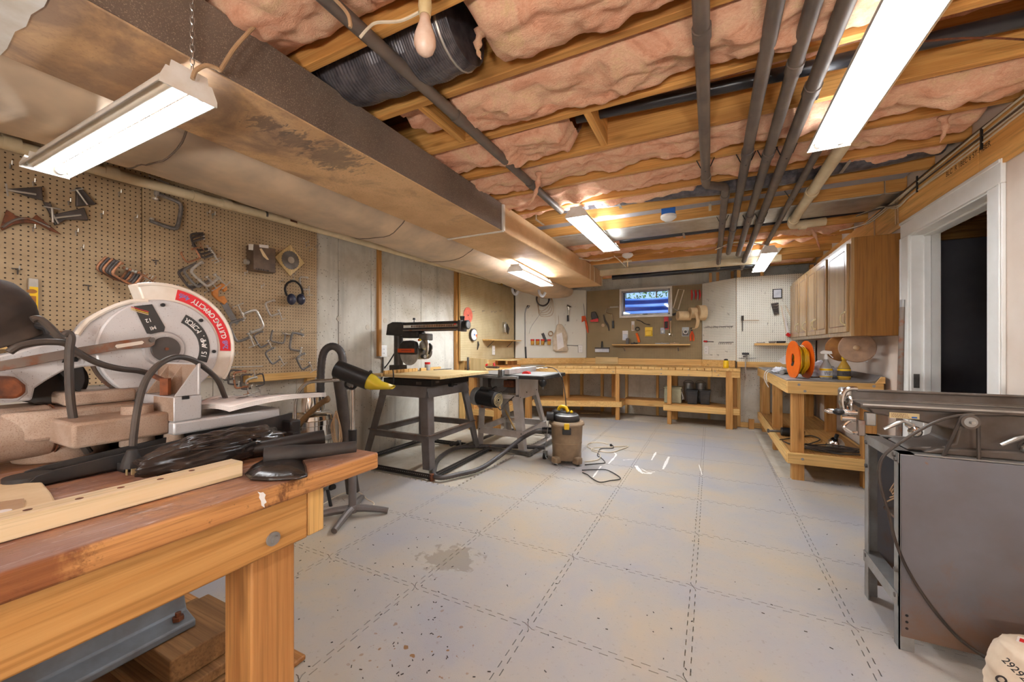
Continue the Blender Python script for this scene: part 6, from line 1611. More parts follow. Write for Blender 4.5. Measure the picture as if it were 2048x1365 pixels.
# ------------------------------------------------------------------ jointer
JX0, JX1, JY0, JY1 = .655, 1.24, 2.05, 2.43
jt = thing('jointer', 'old grey cast-iron jointer with belt drive on a sheet-steel cabinet stand', 'jointer', (.7, 2.2, 0))
ZT = .765
for x, y, sx, sy in ((JX0, JY0, -1, -1), (JX0, JY1, -1, 1), (JX1, JY0, 1, -1), (JX1, JY1, 1, 1)):
    MB().box((x, y, 0), (x - sx * .045, y - sy * .004, ZT)).box((x, y, 0), (x - sx * .004, y - sy * .045, ZT)).build('corner_leg', M['zinc'], jt)
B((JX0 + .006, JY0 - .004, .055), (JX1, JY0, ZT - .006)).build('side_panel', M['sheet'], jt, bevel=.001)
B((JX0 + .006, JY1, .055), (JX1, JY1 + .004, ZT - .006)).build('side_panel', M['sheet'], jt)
# top frame, lower tie
mb = MB().box((JX0 - .002, JY0, ZT - .04), (JX0 + .002, JY1, ZT)).box((JX0, JY0, ZT - .004), (JX0 + .045, JY1, ZT + .001)).box((JX0, JY0, ZT - .004), (JX1, JY0 + .045, ZT + .001)).box((JX0, JY1 - .045, ZT - .004), (JX1, JY1, ZT + .001))
mb.build('top_frame', M['zinc'], jt)
B((JX0 - .003, JY0 + .004, .205), (JX0 + .05, JY1 - .004, .215)).build('lower_tie', M['zinc'], jt)
B((JX0 - .006, JY0 + .004, .165), (JX0 - .002, JY1 - .004, .215)).build('tie_flange', M['zinc'], jt)
for x, y, z in ((JX0 - .004, JY0 + .02, .735), (JX0 - .004, JY0 + .035, .75), (JX0 - .004, JY1 - .03, .73), (JX0 - .004, JY0 + .02, .30), (JX0 - .004, JY0 + .02, .20), (JX0 - .004, JY1 - .03, .20), (JX0 - .004, JY1 - .03, .62)):
    MB().cyl((x + .004, y, z), (x - .004, y, z), .009, n=10).build('bolt', M['iron'], jt)
for z in (.14, .115, .09): MB().cyl((JX0 + .022, JY0 - .0045, z), (JX0 + .022, JY0 - .003, z), .005, n=8).build('leg_hole', M['black'], jt)
# motor and clutter inside the stand
MB().cyl((.80, 2.24, .52), (1.02, 2.24, .52), .075, n=20).build('motor', M['blackrough'], jt)
B((JX0 + .05, JY0 + .06, .44), (JX1 - .02, JY1 - .06, .45)).build('motor_shelf', M['rusty'], jt)
for k in range(5):
    MB().tube(smooth_path([(.68 + .02 * k, 2.1 + .05 * k, .58 + .02 * k), (.70, 2.2 + .02 * k, .55), (.69 + .01 * k, 2.28, .50 + .02 * k)], 5), .003, 5).build('loose_wire', M['cord_tan'], jt)
MB().tube(smooth_path([(.69, 2.14, .58), (.70, 2.12, .45), (.69, 2.10, .40), (.71, 2.13, .30)], 5), .006, 6).build('inner_cord', M['cord_tan'], jt)
# body casting
bz = ZT + .002
prof = [(.70, bz), (.72, bz + .012), (.80, bz + .02), (.84, bz + .04), (.85, bz + .09), (.72, bz + .118), (.60, bz + .135), (.58, bz + .160), (1.40, bz + .160), (1.40, bz + .0)]
prof = [(min(x, 1.24), z) for x, z in prof]
MB().prism([(x, 2.12, z) for x, z in prof], (0, .20, 0)).build('body_casting', M['jointer'], jt, bevel=.006)
MB().prism([(.74, 2.085, bz), (.78, 2.085, bz + .02), (1.02, 2.085, bz + .035), (1.10, 2.085, bz + .02), (1.24, 2.085, bz + .012), (1.24, 2.085, bz)], (0, .05, 0)).build('foot_flange', M['jointer'], jt, bevel=.006)
TZ2 = bz + .161
tbj = B((.552, 2.10, TZ2), (1.24, 2.36, TZ2 + .016)).build('table', M['jointer'], jt, bevel=.003)
B((.56, 2.097, TZ2 + .010), (1.24, 2.10, TZ2 + .0165)).build('table_edge', M['steel'], tbj)
# tall ridged fence on the table
FZ = .992
fe2 = MB().prism([(.53, 2.215, TZ2 + .016), (.53, 2.215, FZ), (.53, 2.235, FZ), (.53, 2.235, TZ2 + .016)], (.71, 0, 0)).build('fence', M['jointer'], jt, bevel=.004)
for z in (FZ - .045, FZ - .004, TZ2 + .022): MB().cyl((.53, 2.213, z), (1.24, 2.213, z), .006, n=8).build('fence_ridge', M['steel'] if z == FZ - .045 else M['jointer'], fe2)
B((.512, 2.19, TZ2 - .012), (.55, 2.26, FZ + .006)).build('fence_end', M['steel'], jt, bevel=.012)
MB().tube(smooth_path([(.56, 2.18, FZ + .004), (.535, 2.175, FZ + .004), (.515, 2.17, FZ - .012), (.508, 2.165, FZ - .05), (.515, 2.16, FZ - .10), (.54, 2.155, FZ - .135)], 6), .011, 10).build('quadrant', M['chrome'], jt)
MB().tube([Vector((.528, 2.15 + .028 * math.cos(2 * PI * k / 20), FZ - .06 + .036 * math.sin(2 * PI * k / 20))) for k in range(20)], .006, 8, closed=True).build('quadrant_ring', M['chrome'], jt)
p = at(1712, 838, y=2.14)
cr = MB().cyl((.545, 2.14, p.z), (.50, 2.14, p.z), .013, n=14).build('tilt_shaft', M['chrome'], jt)
kz = at(1690, 824, y=2.14)
MB().tube([Vector((.55, 2.135, kz.z)), Vector((.51, 2.135, kz.z)), Vector((.49, 2.135, kz.z)), Vector((.455, 2.135, kz.z)), Vector((.44, 2.135, kz.z + .001))], [.012, .013, .010, .011, .004], 14).build('handle_shank', M['chrome'], cr)
MB().ball((.487, 2.125, kz.z), .018, 14, (1.2, 1, .8)).build('handle_knob', M['black'], cr)
MB().tube(smooth_path([(.535, 2.14, kz.z - .03), (.505, 2.13, kz.z - .06), (.53, 2.13, kz.z - .085), (.56, 2.13, kz.z - .08)], 5), .007, 8).build('bail', M['chrome'], cr)
B((.55, 2.12, kz.z - .095), (.575, 2.145, kz.z - .03)).build('hinge_block', M['rusty'], jt, bevel=.004)
B((.575, 2.12, kz.z - .05), (.61, 2.15, kz.z + .005)).build('hinge_lug', M['zinc'], jt, bevel=.005)
# cranks under both tables
for xc, zc_, s in ((.70, bz + .102, -1), (1.02, bz + .075, 1)):
    hw = MB().cyl((xc, 2.10, zc_), (xc, 2.075, zc_), .012, n=12).ball((xc + .012 * s * -1, 2.08, zc_ - .022), .022, 12).build('table_crank', M['chrome'], jt)
    MB().tube([Vector((xc, 2.07, zc_ + .003)), Vector((xc - .025, 2.068, zc_ + .018)), Vector((xc - .045, 2.066, zc_ + .008)), Vector((xc - .085, 2.064, zc_ - .018))], [.007, .006, .009, .006], 10).build('crank_handle', M['steel'], hw)
pn = at(1808, 832, y=2.118)
B((pn.x - .045, 2.1155, pn.z - .011), (pn.x + .045, 2.119, pn.z + .011)).build('nameplate', M['brass_plate'], jt)
worn_print(.056, .016, 3, frame_mat((pn.x - .012, 2.1150, pn.z), (1, 0, 0), (0, 0, 1)), M['old_disc'], jt)
B((pn.x + .022, 2.1148, pn.z - .008), (pn.x + .038, 2.1153, pn.z - .002)).build('blue_mark', M['blue'], jt)
# cutterhead pulley and belt
pp_ = at(1938, 844, y=2.06)
pu = MB().lathe([(.006, -.012), (.026, -.012), (.020, -.004), (.020, .004), (.026, .012), (.006, .012)], (pp_.x, 2.06, pp_.z), (0, 1, 0), n=28).build('pulley', M['jointer'], jt)
MB().cyl((pp_.x, 2.03, pp_.z), (pp_.x, 2.11, pp_.z), .006, n=10).build('pulley_shaft', M['steel'], pu)
MB().lathe([(.010, -.0135), (.018, -.0135), (.018, -.0125), (.010, -.0125)], (pp_.x, 2.06, pp_.z), (0, 1, 0), n=24).build('pulley_face', M['zinc'], pu)
bt = [Vector((pp_.x + .024 * math.cos(a), 2.06, pp_.z + .024 * math.sin(a))) for a in [PI * k / 8 for k in range(0, 9)]]
bt = [Vector((pp_.x + .026, 2.06, ZT - .02))] + bt + [Vector((pp_.x - .075, 2.06, ZT - .02))]
MB().tube(bt, .006, 8).build('drive_belt', M['rubber'], jt)
cp_ = [(2060, 826, 2.12), (2000, 830, 2.10), (1935, 830, 2.08), (1890, 838, 2.04), (1850, 855, 2.02), (1800, 886, 2.0), (1768, 912, 1.99), (1758, 940, 1.99), (1762, 975, 1.99), (1778, 1030, 2.0), (1790, 1080, 2.01), (1815, 1140, 2.02), (1860, 1210, 2.02), (1915, 1275, 2.02), (1965, 1312, 2.0), (1990, 1325, 1.97)]
MB().tube(smooth_path([at(u, v, y=y) for u, v, y in cp_], 6), .0055, 8).build('power_cord', M['cord_brown'] if False else M['rubber'], jt)
# paper sack
sk = thing('paper_sack', 'cream paper sack with stamped numerals slumped at the picture corner', 'sack', (.98, 1.82, 0))
def skf(s, t):
    a, b2 = 2 * PI * s, t
    sq = lambda v_: math.copysign(abs(v_) ** .6, v_)
    w = 1 - .16 * max(0, b2 - .55) / .45
    r = 1 + .06 * noise.noise(Vector((math.cos(a) * 2, math.sin(a) * 2, b2 * 4))) + .03 * noise.noise(Vector((math.cos(a) * 6, math.sin(a) * 6, b2 * 11)))
    zt = .24 * min(b2 / .9, 1)
    k = 1 if b2 < .9 else 1 - (b2 - .9) / .1 * .98
    return Vector((.972 + .17 * sq(math.cos(a)) * w * r * k, 1.80 + .11 * sq(math.sin(a)) * w * r * k, .002 + zt + (.012 * noise.noise(Vector((s * 7, t * 5, 0))) if b2 > .3 else 0)))
MB().grid(skf, 60, 30).build('bag', M['kraft_sack'] if 'kraft_sack' in M else M['kraft'], sk, smooth=180)
for body, u, v, sz, an in (('29292', 2030, 1340, .026, -46), ('od', 2014, 1368, .05, -46)):
    p = at(u, v, y=1.676); a = math.radians(an)
    lettering(body, sz, frame_mat(p, (math.cos(a), 0, math.sin(a)), (-math.sin(a), 0, math.cos(a))), M['ink'], sk)
p = at(2032, 1283, y=1.74)
MB().prism([p, p + Vector((.03, 0, -.004)), p + Vector((.034, 0, .012)), p + Vector((.004, 0, .016))], (0, .001, 0)).build('tag', M['paper'], sk)
MB().prism([p + Vector((.006, -.0005, .002)), p + Vector((.026, -.0005, -.001)), p + Vector((.028, -.0005, .009)), p + Vector((.008, -.0005, .012))], (0, -.0004, 0)).build('tag_print', M['red'], sk)

# ------------------------------------------------------------------ on and under the side bench
zr = RZ + .001
# orange cord reel with yellow cord
rl0 = at(1597, 752, z=zr); ry = 4.50
rcx = at(1597, 700, y=ry).x
cr_ = thing('cord_reel', 'orange plastic cord reel wound with yellow cord on the side bench', 'cord reel', (rcx, ry, zr))
RR = .178; rz = zr + RR * .94
ang = math.radians(9)
ax_ = Vector((math.cos(ang), math.sin(ang), 0))
c0 = Vector((at(1585, 700, y=ry).x, ry, rz)); c1 = c0 + ax_ * .105
uu = Vector((-ax_.y, ax_.x, 0))
def disc(c, r, hole):
    n = 40; mb = MB()
    pts = []
    for k in range(n):
        a = 2 * PI * k / n; z = max(math.sin(a), -.93)
        pts.append((math.cos(a), z))
    outer = [c + uu * x * r + Vector((0, 0, z * r)) for x, z in pts]
    inner = [c + uu * x * hole * .75 + Vector((0, 0, math.sin(2 * PI * k / n) * hole)) for k, (x, z) in enumerate(pts)]
    o2 = [p + ax_ * .008 for p in outer]; i2 = [p + ax_ * .008 for p in inner]
    f = []
    for k in range(n):
        j = (k + 1) % n
        f += [(k, j, n + j, n + k), (2 * n + k, 3 * n + k, 3 * n + j, 2 * n + j), (k, 2 * n + k, 2 * n + j, j), (n + k, n + j, 3 * n + j, 3 * n + k)]
    return mb.add(outer + inner + o2 + i2, f)
disc(c0, RR, .06).build('flange', M['orange'], cr_, smooth=30); disc(c1, RR, .05).build('flange', M['orange'], cr_, smooth=30)
MB().cyl(c0 + ax_ * .03, c1, .055, n=28).build('core', M['orange'], cr_)
MB().tube(smooth_path([c0 + ax_ * .02 + Vector((0, 0, -.02)), c0 + ax_ * .01 + Vector((0, 0, -.05)) + uu * .02, c0 + ax_ * .02 + Vector((0, 0, -.045)) - uu * .02], 5), .016, 8).build('reel_plug', M['black'], cr_)
for k in range(8):
    cc = c0 + ax_ * (.016 + .0112 * k); r_ =   .120 + .018 * math.sin(k * 1.7)
    for rr_ in (r_, r_ - .014):
        MB().tube([cc + uu * rr_ * math.cos(2 * PI * i / 36) + Vector((0, 0, rr_ * math.sin(2 * PI * i / 36))) + ax_ * .003 * math.sin(i) for i in range(36)], .0064, 7, closed=True).build('cord_turn', M['yellow' if (k + int(rr_ * 1000)) % 3 else 'black'] if k in (2, 5) else M['yellow'], cr_)
# spray bottles
def spray(label, u, liquid, lab2):
    p = at(u, 748, z=zr); x, y = p.x, 4.42
    x = at(u, 740, y=y).x
    t_ = thing('spray_bottle', label, 'spray bottle', (x, y, zr))
    MB().lathe([(.0005, .0), (.043, .0), (.046, .01), (.046, .09), (.042, .11), (.03, .135), (.020, .155), (.015, .165), (.015, .18)], (x, y, zr), n=28).build('bottle', liquid, t_)
    MB().lathe([(.0468, .018), (.0468, .10)], (x, y, zr), n=28).build('label_wrap', lab2, t_)
    MB().lathe([(.0472, .078), (.0472, .096)], (x, y, zr), n=28).build('label_band', M['yellow'], t_)
    MB().lathe([(.0472, .02), (.0472, .03)], (x, y, zr), n=28).build('label_band', M['yellow'], t_)
    worn_print(.05, .03, 3, frame_mat((x + .004, y - .0475, zr + .056), (1, 0, 0), (0, 0, 1)), M['ink'], t_)
    return t_, x, y
t_, x, y = spray('clear spray bottle with white trigger on the side bench', 1652, M['dusk_glass'], M['rag'])
MB().lathe([(.018, .178), (.018, .20), (.012, .21), (.011, .225)], (x, y, zr), n=16).build('collar', M['white'], t_)
MB().prism([(x - .04, y - .008, zr + .225), (x + .045, y - .008, zr + .225), (x + .04, y - .008, zr + .25), (x - .02, y - .008, zr + .258), (x - .045, y - .008, zr + .24)], (0, .016, 0)).build('trigger_head', M['white'], t_, bevel=.003)
MB().bar((x + .02, y, zr + .225), (x + .05, y, zr + .19), .008, .006).build('trigger', M['white'], t_)
t_, x, y = spray('amber bottle with grey label beside the clear spray bottle', 1688, M['amber'], M['shadow_box'])
MB().lathe([(.018, .178), (.018, .20), (.0005, .205)], (x, y, zr), n=16).build('cap', M['yellow'], t_)
# rags, papers, stick, cable ties
def lump(name, label, c, s, mat, seed, cat, sub='cloth'):
    t_ = thing(name, label, cat, c)
    def fn(a_, b2):
        a, b3 = 2 * PI * a_, PI * b2
        d = Vector((math.sin(b3) * math.cos(a), math.sin(b3) * math.sin(a), math.cos(b3)))
        r = 1 + .35 * noise.noise(d * 2.2 + Vector((seed, 0, 0))) + .2 * noise.noise(d * 5 + Vector((0, seed, 0)))
        p = Vector(c) + Vector((d.x * s[0] * r, d.y * s[1] * r, d.z * s[2] * r + s[2] * .6)); p.z = max(p.z, c[2] + .001); return p
    MB().grid(fn, 36, 20).build(sub, mat, t_, smooth=180); return t_
lump('rag', 'white crumpled rag behind the cord reel', (at(1640, 735, y=4.75).x, 4.75, zr), (.10, .16, .09), M['rag'], 3.3, 'rag')
lump('rag', 'grey rag between the spray bottles', (at(1672, 740, y=4.62).x, 4.62, zr), (.05, .12, .06), M['grey_panel'], 7.1, 'rag')
lump('rag', 'pale rag at the far end of the side bench', (at(1560, 742, y=5.2).x, 5.2, zr), (.07, .14, .04), M['rag'], 9.4, 'rag')
t_ = thing('paper_roll', 'rolled grey paper tube behind the cord reel', 'paper roll', (at(1562, 737, y=5.0).x, 5.0, zr))
MB().lathe([(.012, 0), (.024, 0), (.024, .22), (.012, .22)], (at(1562, 737, y=4.95).x, 4.9, zr + .025), (.25, 1, 0), n=20).build('roll', M['zinc'], t_)
pw = [at(u, v, y=5.3) for u, v in ((1555, 722), (1577, 706), (1577, 728), (1566, 729))]
MB().prism(pw, (0, .002, 0)).build('paper_card', M['paper'], None, label='white paper propped behind the cord reel', cat='paper')
MB().bar(at(1622, 755, z=zr + .004), at(1722, 754, z=zr + .004), .04, .008).build('wood_stick', WOODS['oldx'], None, label='brown flat stick lying before the spray bottles', cat='stick')
MB().tube(smooth_path([at(1560, 745, z=zr + .01), at(1545, 739, z=zr + .02), at(1532, 743, y=4.9), at(1529, 758, y=4.9), at(1537, 775, y=4.9)], 6), .004, 6).tube(smooth_path([at(1556, 746, z=zr + .01), at(1540, 742, z=zr + .02), at(1533, 750, y=4.85), at(1534, 765, y=4.85)], 6), .004, 6).build('cable_tie', M['white'], None, label='white cable tie hanging over the side bench edge', cat='cable tie')
# two discs on a spindle below the cabinet
ds = thing('buffing_spindle', 'pair of round wooden discs on a spindle under the wall cabinets', 'discs', (1.2, 4.6, 1.1))
pa, pb_ = at(1714, 696, y=4.30), at(1683, 697, y=4.62)
MB().cyl(pa, pb_, .012, n=12).build('spindle', M['steel'], ds)
dn = (pa - pb_).normalized()
for p, r, m_ in ((pa, .125, 'old_disc'), (pb_, .12, 'amber_disc')):
    o = MB().lathe([(.0005, -.012), (r - .006, -.012), (r, -.006), (r, .006), (r - .006, .012), (.0005, .012)], p, (-.25, -1, .08), n=44).build('disc', M.get(m_) or (M['cord_tan'] if p is pb_ else M['shadow_tan']), ds)
MB().ball(pa + Vector((-.01, -.02, .0)), .022, 12).build('spindle_nut', M['cord_tan'], ds)
# lower shelf
zs_ = .246
t_ = thing('power_drill', 'black corded drill on the side bench lower shelf', 'drill', (.75, 4.9, zs_))
p = at(1572, 862, z=zs_ + .05)
MB().cyl((p.x - .05, 4.95, zs_ + .045), (p.x + .10, 4.95, zs_ + .045), .042, n=20).build('body', M['black'], t_, bevel=.01)
MB().cyl((p.x - .05, 4.95, zs_ + .045), (p.x - .15, 4.95, zs_ + .04), .012, n=12).build('chuck', M['iron'], t_)
MB().bar((p.x - .16, 4.95, zs_ + .02), (p.x - .16, 4.95, zs_ + .06), .01, .02).build('bit', M['iron'], t_)
MB().bar((p.x + .09, 4.95, zs_ + .05), (p.x + .15, 4.99, zs_ + .04), .05, .05).build('grip', M['black'], t_, bevel=.01)
t_ = thing('clamp_lamp', 'silver reflector clamp lamp on the side bench lower shelf', 'lamp', (.95, 4.55, zs_))
p = at(1658, 872, z=zs_ + .06)
MB().lathe([(.075, 0), (.072, .01), (.06, .05), (.035, .08), (.02, .085), (.0005, .085)], (p.x, 4.62, zs_ + .002), (.1, -.2, 1), n=32).build('reflector', M['chrome'], t_)
MB().cyl((p.x, 4.61, zs_ + .08), (p.x + .01, 4.60, zs_ + .12), .016, n=12).build('socket', M['black'], t_)
t_ = thing('coiled_cord', 'dark extension cord coiled in loops on the side bench lower shelf', 'cord', (.9, 4.4, zs_))
mb = MB(); pts = []
c_ = Vector((at(1655, 895, z=zs_ + .02).x, 4.40, 0))
for k in range(110):
    a = k * 2 * PI / 22; e = 1 + .25 * math.sin(k * .37)
    pts.append(Vector((c_.x + .20 * e * math.cos(a) + .04 * math.sin(k * .1), c_.y + .07 * e * math.sin(a) + .04 * math.cos(k * .13), zs_ + .008 + .006 * (k // 22) + .006 * math.sin(k * 1.1))))
mb.tube(smooth_path(pts, 2), .0062, 7).build('loops', M['rubber'], t_)
MB().tube(smooth_path([at(u, v, z=zs_ + .012) for u, v in ((1560, 880), (1590, 876), (1620, 872), (1640, 880), (1610, 890), (1580, 888), (1565, 882))], 6), .006, 7).build('tail', M['rubber'], t_)
# rusty pipe leaning by the door
p0, p1 = at(1796, 770, y=4.0), at(1806, 600, y=4.12)
p0 = Vector((1.262, 3.985, ZF)); p1 = at(1806, 601, x=1.275)
lp = thing('leaning_pipe', 'rusty flaking metal pipe leaning against the door casing', 'pipe', p0)
MB().cyl(p0, p1, .019, n=14).build('shaft', M['rusty'], lp)
MB().cyl(p1 - (p1 - p0).normalized() * .05, p1 + (p1 - p0).normalized() * .004, .0195, n=14).build('tip', M['zinc'], lp)
# next room through the doorway
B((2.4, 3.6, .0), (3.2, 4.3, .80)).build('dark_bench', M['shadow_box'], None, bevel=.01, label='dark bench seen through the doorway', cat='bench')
for i in range(3):
    MB().bar((2.45, 3.7 + .12 * i, .81 + .012 * i), (3.1, 3.9 + .12 * i, .81 + .012 * i), .09, .012).build('board_offcut', WOODS['oldx'], None, label='brown board offcut on the dark bench through the doorway, %s' % ('lowest', 'middle', 'uppermost')[i], cat='board')
outlet('white outlet on the wall under the cabinets near the discs', (XR - .01, at(1733, 712, x=XR).y, at(1733, 712, x=XR).z), (-1, 0, 0), .12, .08)
# ------------------------------------------------------------------ tools on the near pegboard
PW = -3.178          # plane just in front of the tan pegboard
EX = Vector((1, 0, 0))
def wp_(u, v, x=PW): return at(u, v, x=x)
def clamp_proto(mat_frame, mat_screw):
    """C-clamp in the local YZ plane, opening towards +Y, about 1 unit tall"""
    t_ = thing('c_clamp', 'x', 'clamp')
    path = [(0, .40, .45), (0, .10, .47), (0, -.18, .46), (0, -.30, .36), (0, -.32, 0), (0, -.30, -.36), (0, -.18, -.46), (0, .12, -.47), (0, .40, -.45)]
    q_ = smooth_path(path, 4)
    mb = MB().tube(q_, [.062] * len(q_), 8)
    mb.v = [Vector((p.x * .85, p.y, p.z)) for p in mb.v]
    mb.build('frame', mat_frame, t_, local=True)
    MB().cyl((0, .36, -.30), (0, .36, -.95), .032, n=8).cyl((0, .36, -.40), (0, .36, -.55), .07, n=10).build('screw', mat_screw, t_, local=True)
    MB().cyl((0, .36, -.30), (0, .36, -.24), .085, .07, n=12).build('pad', mat_screw, t_, local=True)
    MB().cyl((0, .36, .36), (0, .36, .42), .06, n=10).build('anvil', mat_screw, t_, local=True)
    MB().cyl((0, .12, -.92), (0, .60, -.92), .022, n=8).ball((0, .12, -.92), .034, 8).ball((0, .60, -.92), .034, 8).build('handle', mat_screw, t_, local=True)
    return t_
M['clamp_grey'] = plain('clamp_grey', S(112, 108, 104), 0.45, 0.4, S(88, 80, 74), 9)
M['clamp_silver'] = plain('clamp_silver', S(188, 182, 172), 0.35, 0.5, S(160, 150, 136), 9)
M['clamp_copper'] = plain('clamp_copper', S(170, 104, 66), 0.45, 0.5, S(120, 80, 56), 9)
M['clamp_dark'] = plain('clamp_dark', S(70, 62, 58), 0.5, 0.3, S(54, 46, 42), 9)
PROTO = {}
def clamp(label, u, v, px_tall, rot, kind='grey', group='C-clamps on the tan pegboard', off=.03, x=PW, flip=False):
    key = kind
    if key not in PROTO:
        PROTO[key] = clamp_proto(M['clamp_' + kind], M['clamp_copper' if kind == 'copper' else 'clamp_silver']); o = PROTO[key]
        BASE[o] = Matrix()
    else:
        o = copy_tree(PROTO[key])
    c = wp_(u, v, x + off)
    dep = -.449 * -1 * -c.x if False else (c.x * _F.x + c.y * _F.y)
    s = px_tall * dep / F_PX
    o.location = c; o.scale = (s, -s if flip else s, s); o.rotation_euler = (math.radians(rot), 0, 0)
    o['label'] = label; o['category'] = 'clamp'; o['group'] = group
    return o
L_ = 'C-clamp'
clamp('large grey C-clamp hanging alone high on the tan pegboard', 336, 425, 62, 172, 'grey', flip=False)
clamp('dark C-clamp at the top of the bundle below the large clamp', 398, 484, 34, 20, 'dark', off=.02)
clamp('dark C-clamp nested second in the upper bundle', 402, 490, 36, 28, 'dark', off=.05)
clamp('dark C-clamp nested lowest in the upper bundle', 405, 497, 36, 34, 'dark', off=.08)
clamp('copper-screwed C-clamp in front of the upper bundle', 382, 512, 30, 120, 'copper', off=.1)
for i in range(6):
    clamp('copper C-clamp in the fanned row on the left of the seam, %s from the pegboard' % ('first', 'second', 'third', 'fourth', 'fifth', 'sixth')[i], 224 + i * 6, 540 + i * 2, 42, 60, 'copper' if i in (0, 2, 5) else 'dark', off=.02 + .025 * i, group='fanned row of C-clamps')
clamp('silver C-clamp in front of the middle bundle', 408, 550, 44, 48, 'silver', off=.10)
clamp('grey C-clamp behind the silver one in the middle bundle', 392, 552, 42, 40, 'grey', off=.05)
clamp('dark C-clamp deepest in the middle bundle', 380, 556, 40, 36, 'dark', off=.02)
clamp('dark C-clamp half hidden behind the saw guard top', 370, 580, 26, 100, 'dark', off=.02)
clamp('silver C-clamp hanging beside the ear muffs', 608, 567, 26, 8, 'silver')
clamp('pale C-clamp below the orange saw handle, right of it', 544, 617, 30, 24, 'silver')
clamp('bright silver C-clamp right of the hand saw blade', 508, 642, 42, 205, 'silver', off=.05)
clamp('grey C-clamp just right of the saw guard', 478, 662, 42, 22, 'grey', off=.04)
clamp('grey C-clamp in the lower cluster, left', 522, 680, 30, 30, 'grey', off=.03)
clamp('grey C-clamp in the lower cluster, right of center', 556, 676, 30, 80, 'grey', off=.03)
clamp('grey C-clamp at the right of the lower cluster', 592, 684, 36, 350, 'grey', off=.03)
clamp('grey C-clamp hanging lowest of the lower cluster', 545, 713, 30, 32, 'grey', off=.05)
clamp('grey C-clamp at the lower corner of the tan pegboard', 606, 724, 30, 28, 'grey', off=.04)
# spring and bar clamps along the bottom rail
for i, (u, v, h, kd, r) in enumerate(((455, 748, 26, 'dark', 10), (468, 755, 30, 'dark', -8), (480, 760, 34, 'copper', 6), (492, 764, 30, 'dark', 0), (505, 772, 32, 'silver', 14), (520, 760, 24, 'dark', 190))):
    clamp('small clamp hanging on the bottom pegboard rail, %s from the saw guard' % ('first', 'second', 'third', 'fourth', 'fifth', 'sixth')[i], u, v, h, r, kd, off=.06, group='clamps on the bottom rail')
MB().tube([wp_(450, 735, PW + .04), wp_(525, 733, PW + .04)], .004, 8).build('hanging_rod', M['clamp_silver'], None, label='thin steel rod carrying the bottom row of clamps', cat='rod')
# corner clamps (dark triangular castings with screws)
def corner_clamp(label, tri, bars):
    c = wp_(*tri[0]); t_ = thing('corner_clamp', label, 'clamp', c)
    MB().prism([wp_(u, v, PW + .006) for u, v in tri], (.02, 0, 0)).build('casting', M['clamp_dark'], t_, bevel=.004)
    for a, b_, w in bars:
        MB().tube([wp_(*a, PW + .04), wp_(*b_, PW + .04)], .005, 8).build('screw', M['clamp_silver'], t_)
        p, q_ = wp_(*a, PW + .04), wp_(*b_, PW + .04); d = (p - q_).normalized(); n = Vector((0, -d.z, d.y)) * .03
        MB().tube([p - n, p + n], .004, 6).build('cross_handle', M['clamp_silver'], t_)
corner_clamp('dark corner clamp at the top left of the tan pegboard', [(10, 379), (60, 376), (82, 374), (84, 402), (60, 396), (30, 386)], [((14, 380), (72, 389), 1)])
corner_clamp('dark corner clamp with a slanting screw, high beside the seam', [(150, 376), (160, 376), (190, 410), (150, 414)], [((153, 380), (175, 410), 1)])
corner_clamp('dark corner clamp with two crossed screws on the tan pegboard', [(84, 404), (100, 408), (105, 430), (150, 420), (166, 416), (175, 442), (130, 440), (108, 452), (96, 425)], [((104, 416), (106, 445), 1), ((110, 436), (162, 430), 1)])
t_ = thing('curved_bracket', 'rusty curved bracket hung below the corner clamps', 'bracket', wp_(10, 450))
MB().prism([wp_(u, v, PW + .012) for u, v in ((0, 456), (12, 420), (30, 432), (60, 440), (72, 430), (98, 452), (122, 470), (100, 462), (76, 449), (50, 446), (24, 450), (4, 462))], (.012, 0, 0)).build('plate', M['rust'], t_, bevel=.002)
MB().tube(smooth_path([wp_(u, v, PW + .026) for u, v in ((4, 455), (30, 440), (60, 438), (100, 455))], 5), .006, 6).build('rib', M['rusty'], t_)
# hand saw
hs_ = thing('hand_saw', 'hand saw with orange wooden handle hanging on the tan pegboard', 'hand saw', wp_(440, 600))
MB().prism([wp_(u, v, PW + .02) for u, v in ((422, 578), (440, 567), (450, 570), (452, 580), (446, 585), (442, 578), (434, 582), (434, 594), (446, 592), (452, 604), (446, 610), (432, 600), (422, 590))], (.022, 0, 0)).build('handle', M['amber_disc'] if False else M['saw_handle'] if 'saw_handle' in M else M['cord_tan'], hs_, bevel=.004)
MB().prism([wp_(u, v, PW + .028) for u, v in ((440, 606), (452, 602), (468, 630), (478, 645), (474, 650), (462, 642))], (.002, 0, 0)).build('blade', M['clamp_grey'], hs_)
# metal box with paper slip
c0_ = wp_(497, 487); bx_ = thing('metal_box', 'brown metal tin box with paper slip on the tan pegboard', 'box', c0_)
a, b_ = wp_(498, 490, -3.14), wp_(542, 548, -3.14)
B((PW + .002, a.y, b_.z), (-3.08, b_.y, a.z)).build('tin', M['tin'] if 'tin' in M else M['old_disc'], bx_, bevel=.004)
for p4, m_ in ((((497, 488), (507, 489), (506, 501), (497, 500)), 'fixture'), (((518, 489), (537, 491), (537, 497), (519, 495)), 'paper'), (((519, 498), (523, 497), (538, 520), (534, 520), (526, 513)), 'kraft')):
    MB().prism([wp_(u, v, -3.0795) for u, v in p4], (.0008, 0, 0)).build('paper_slip', M[m_], bx_)
worn_print(.10, .016, 1, frame_mat(wp_(525, 540, -3.0792), (0, 1, 0), (0, 0, 1)), M['ink'], bx_)
MB().cyl((-3.14, a.y - .005, b_.z + .06), (-3.14, a.y - .03, b_.z + .06), .02, n=12).build('side_knob', M['clamp_silver'], bx_)
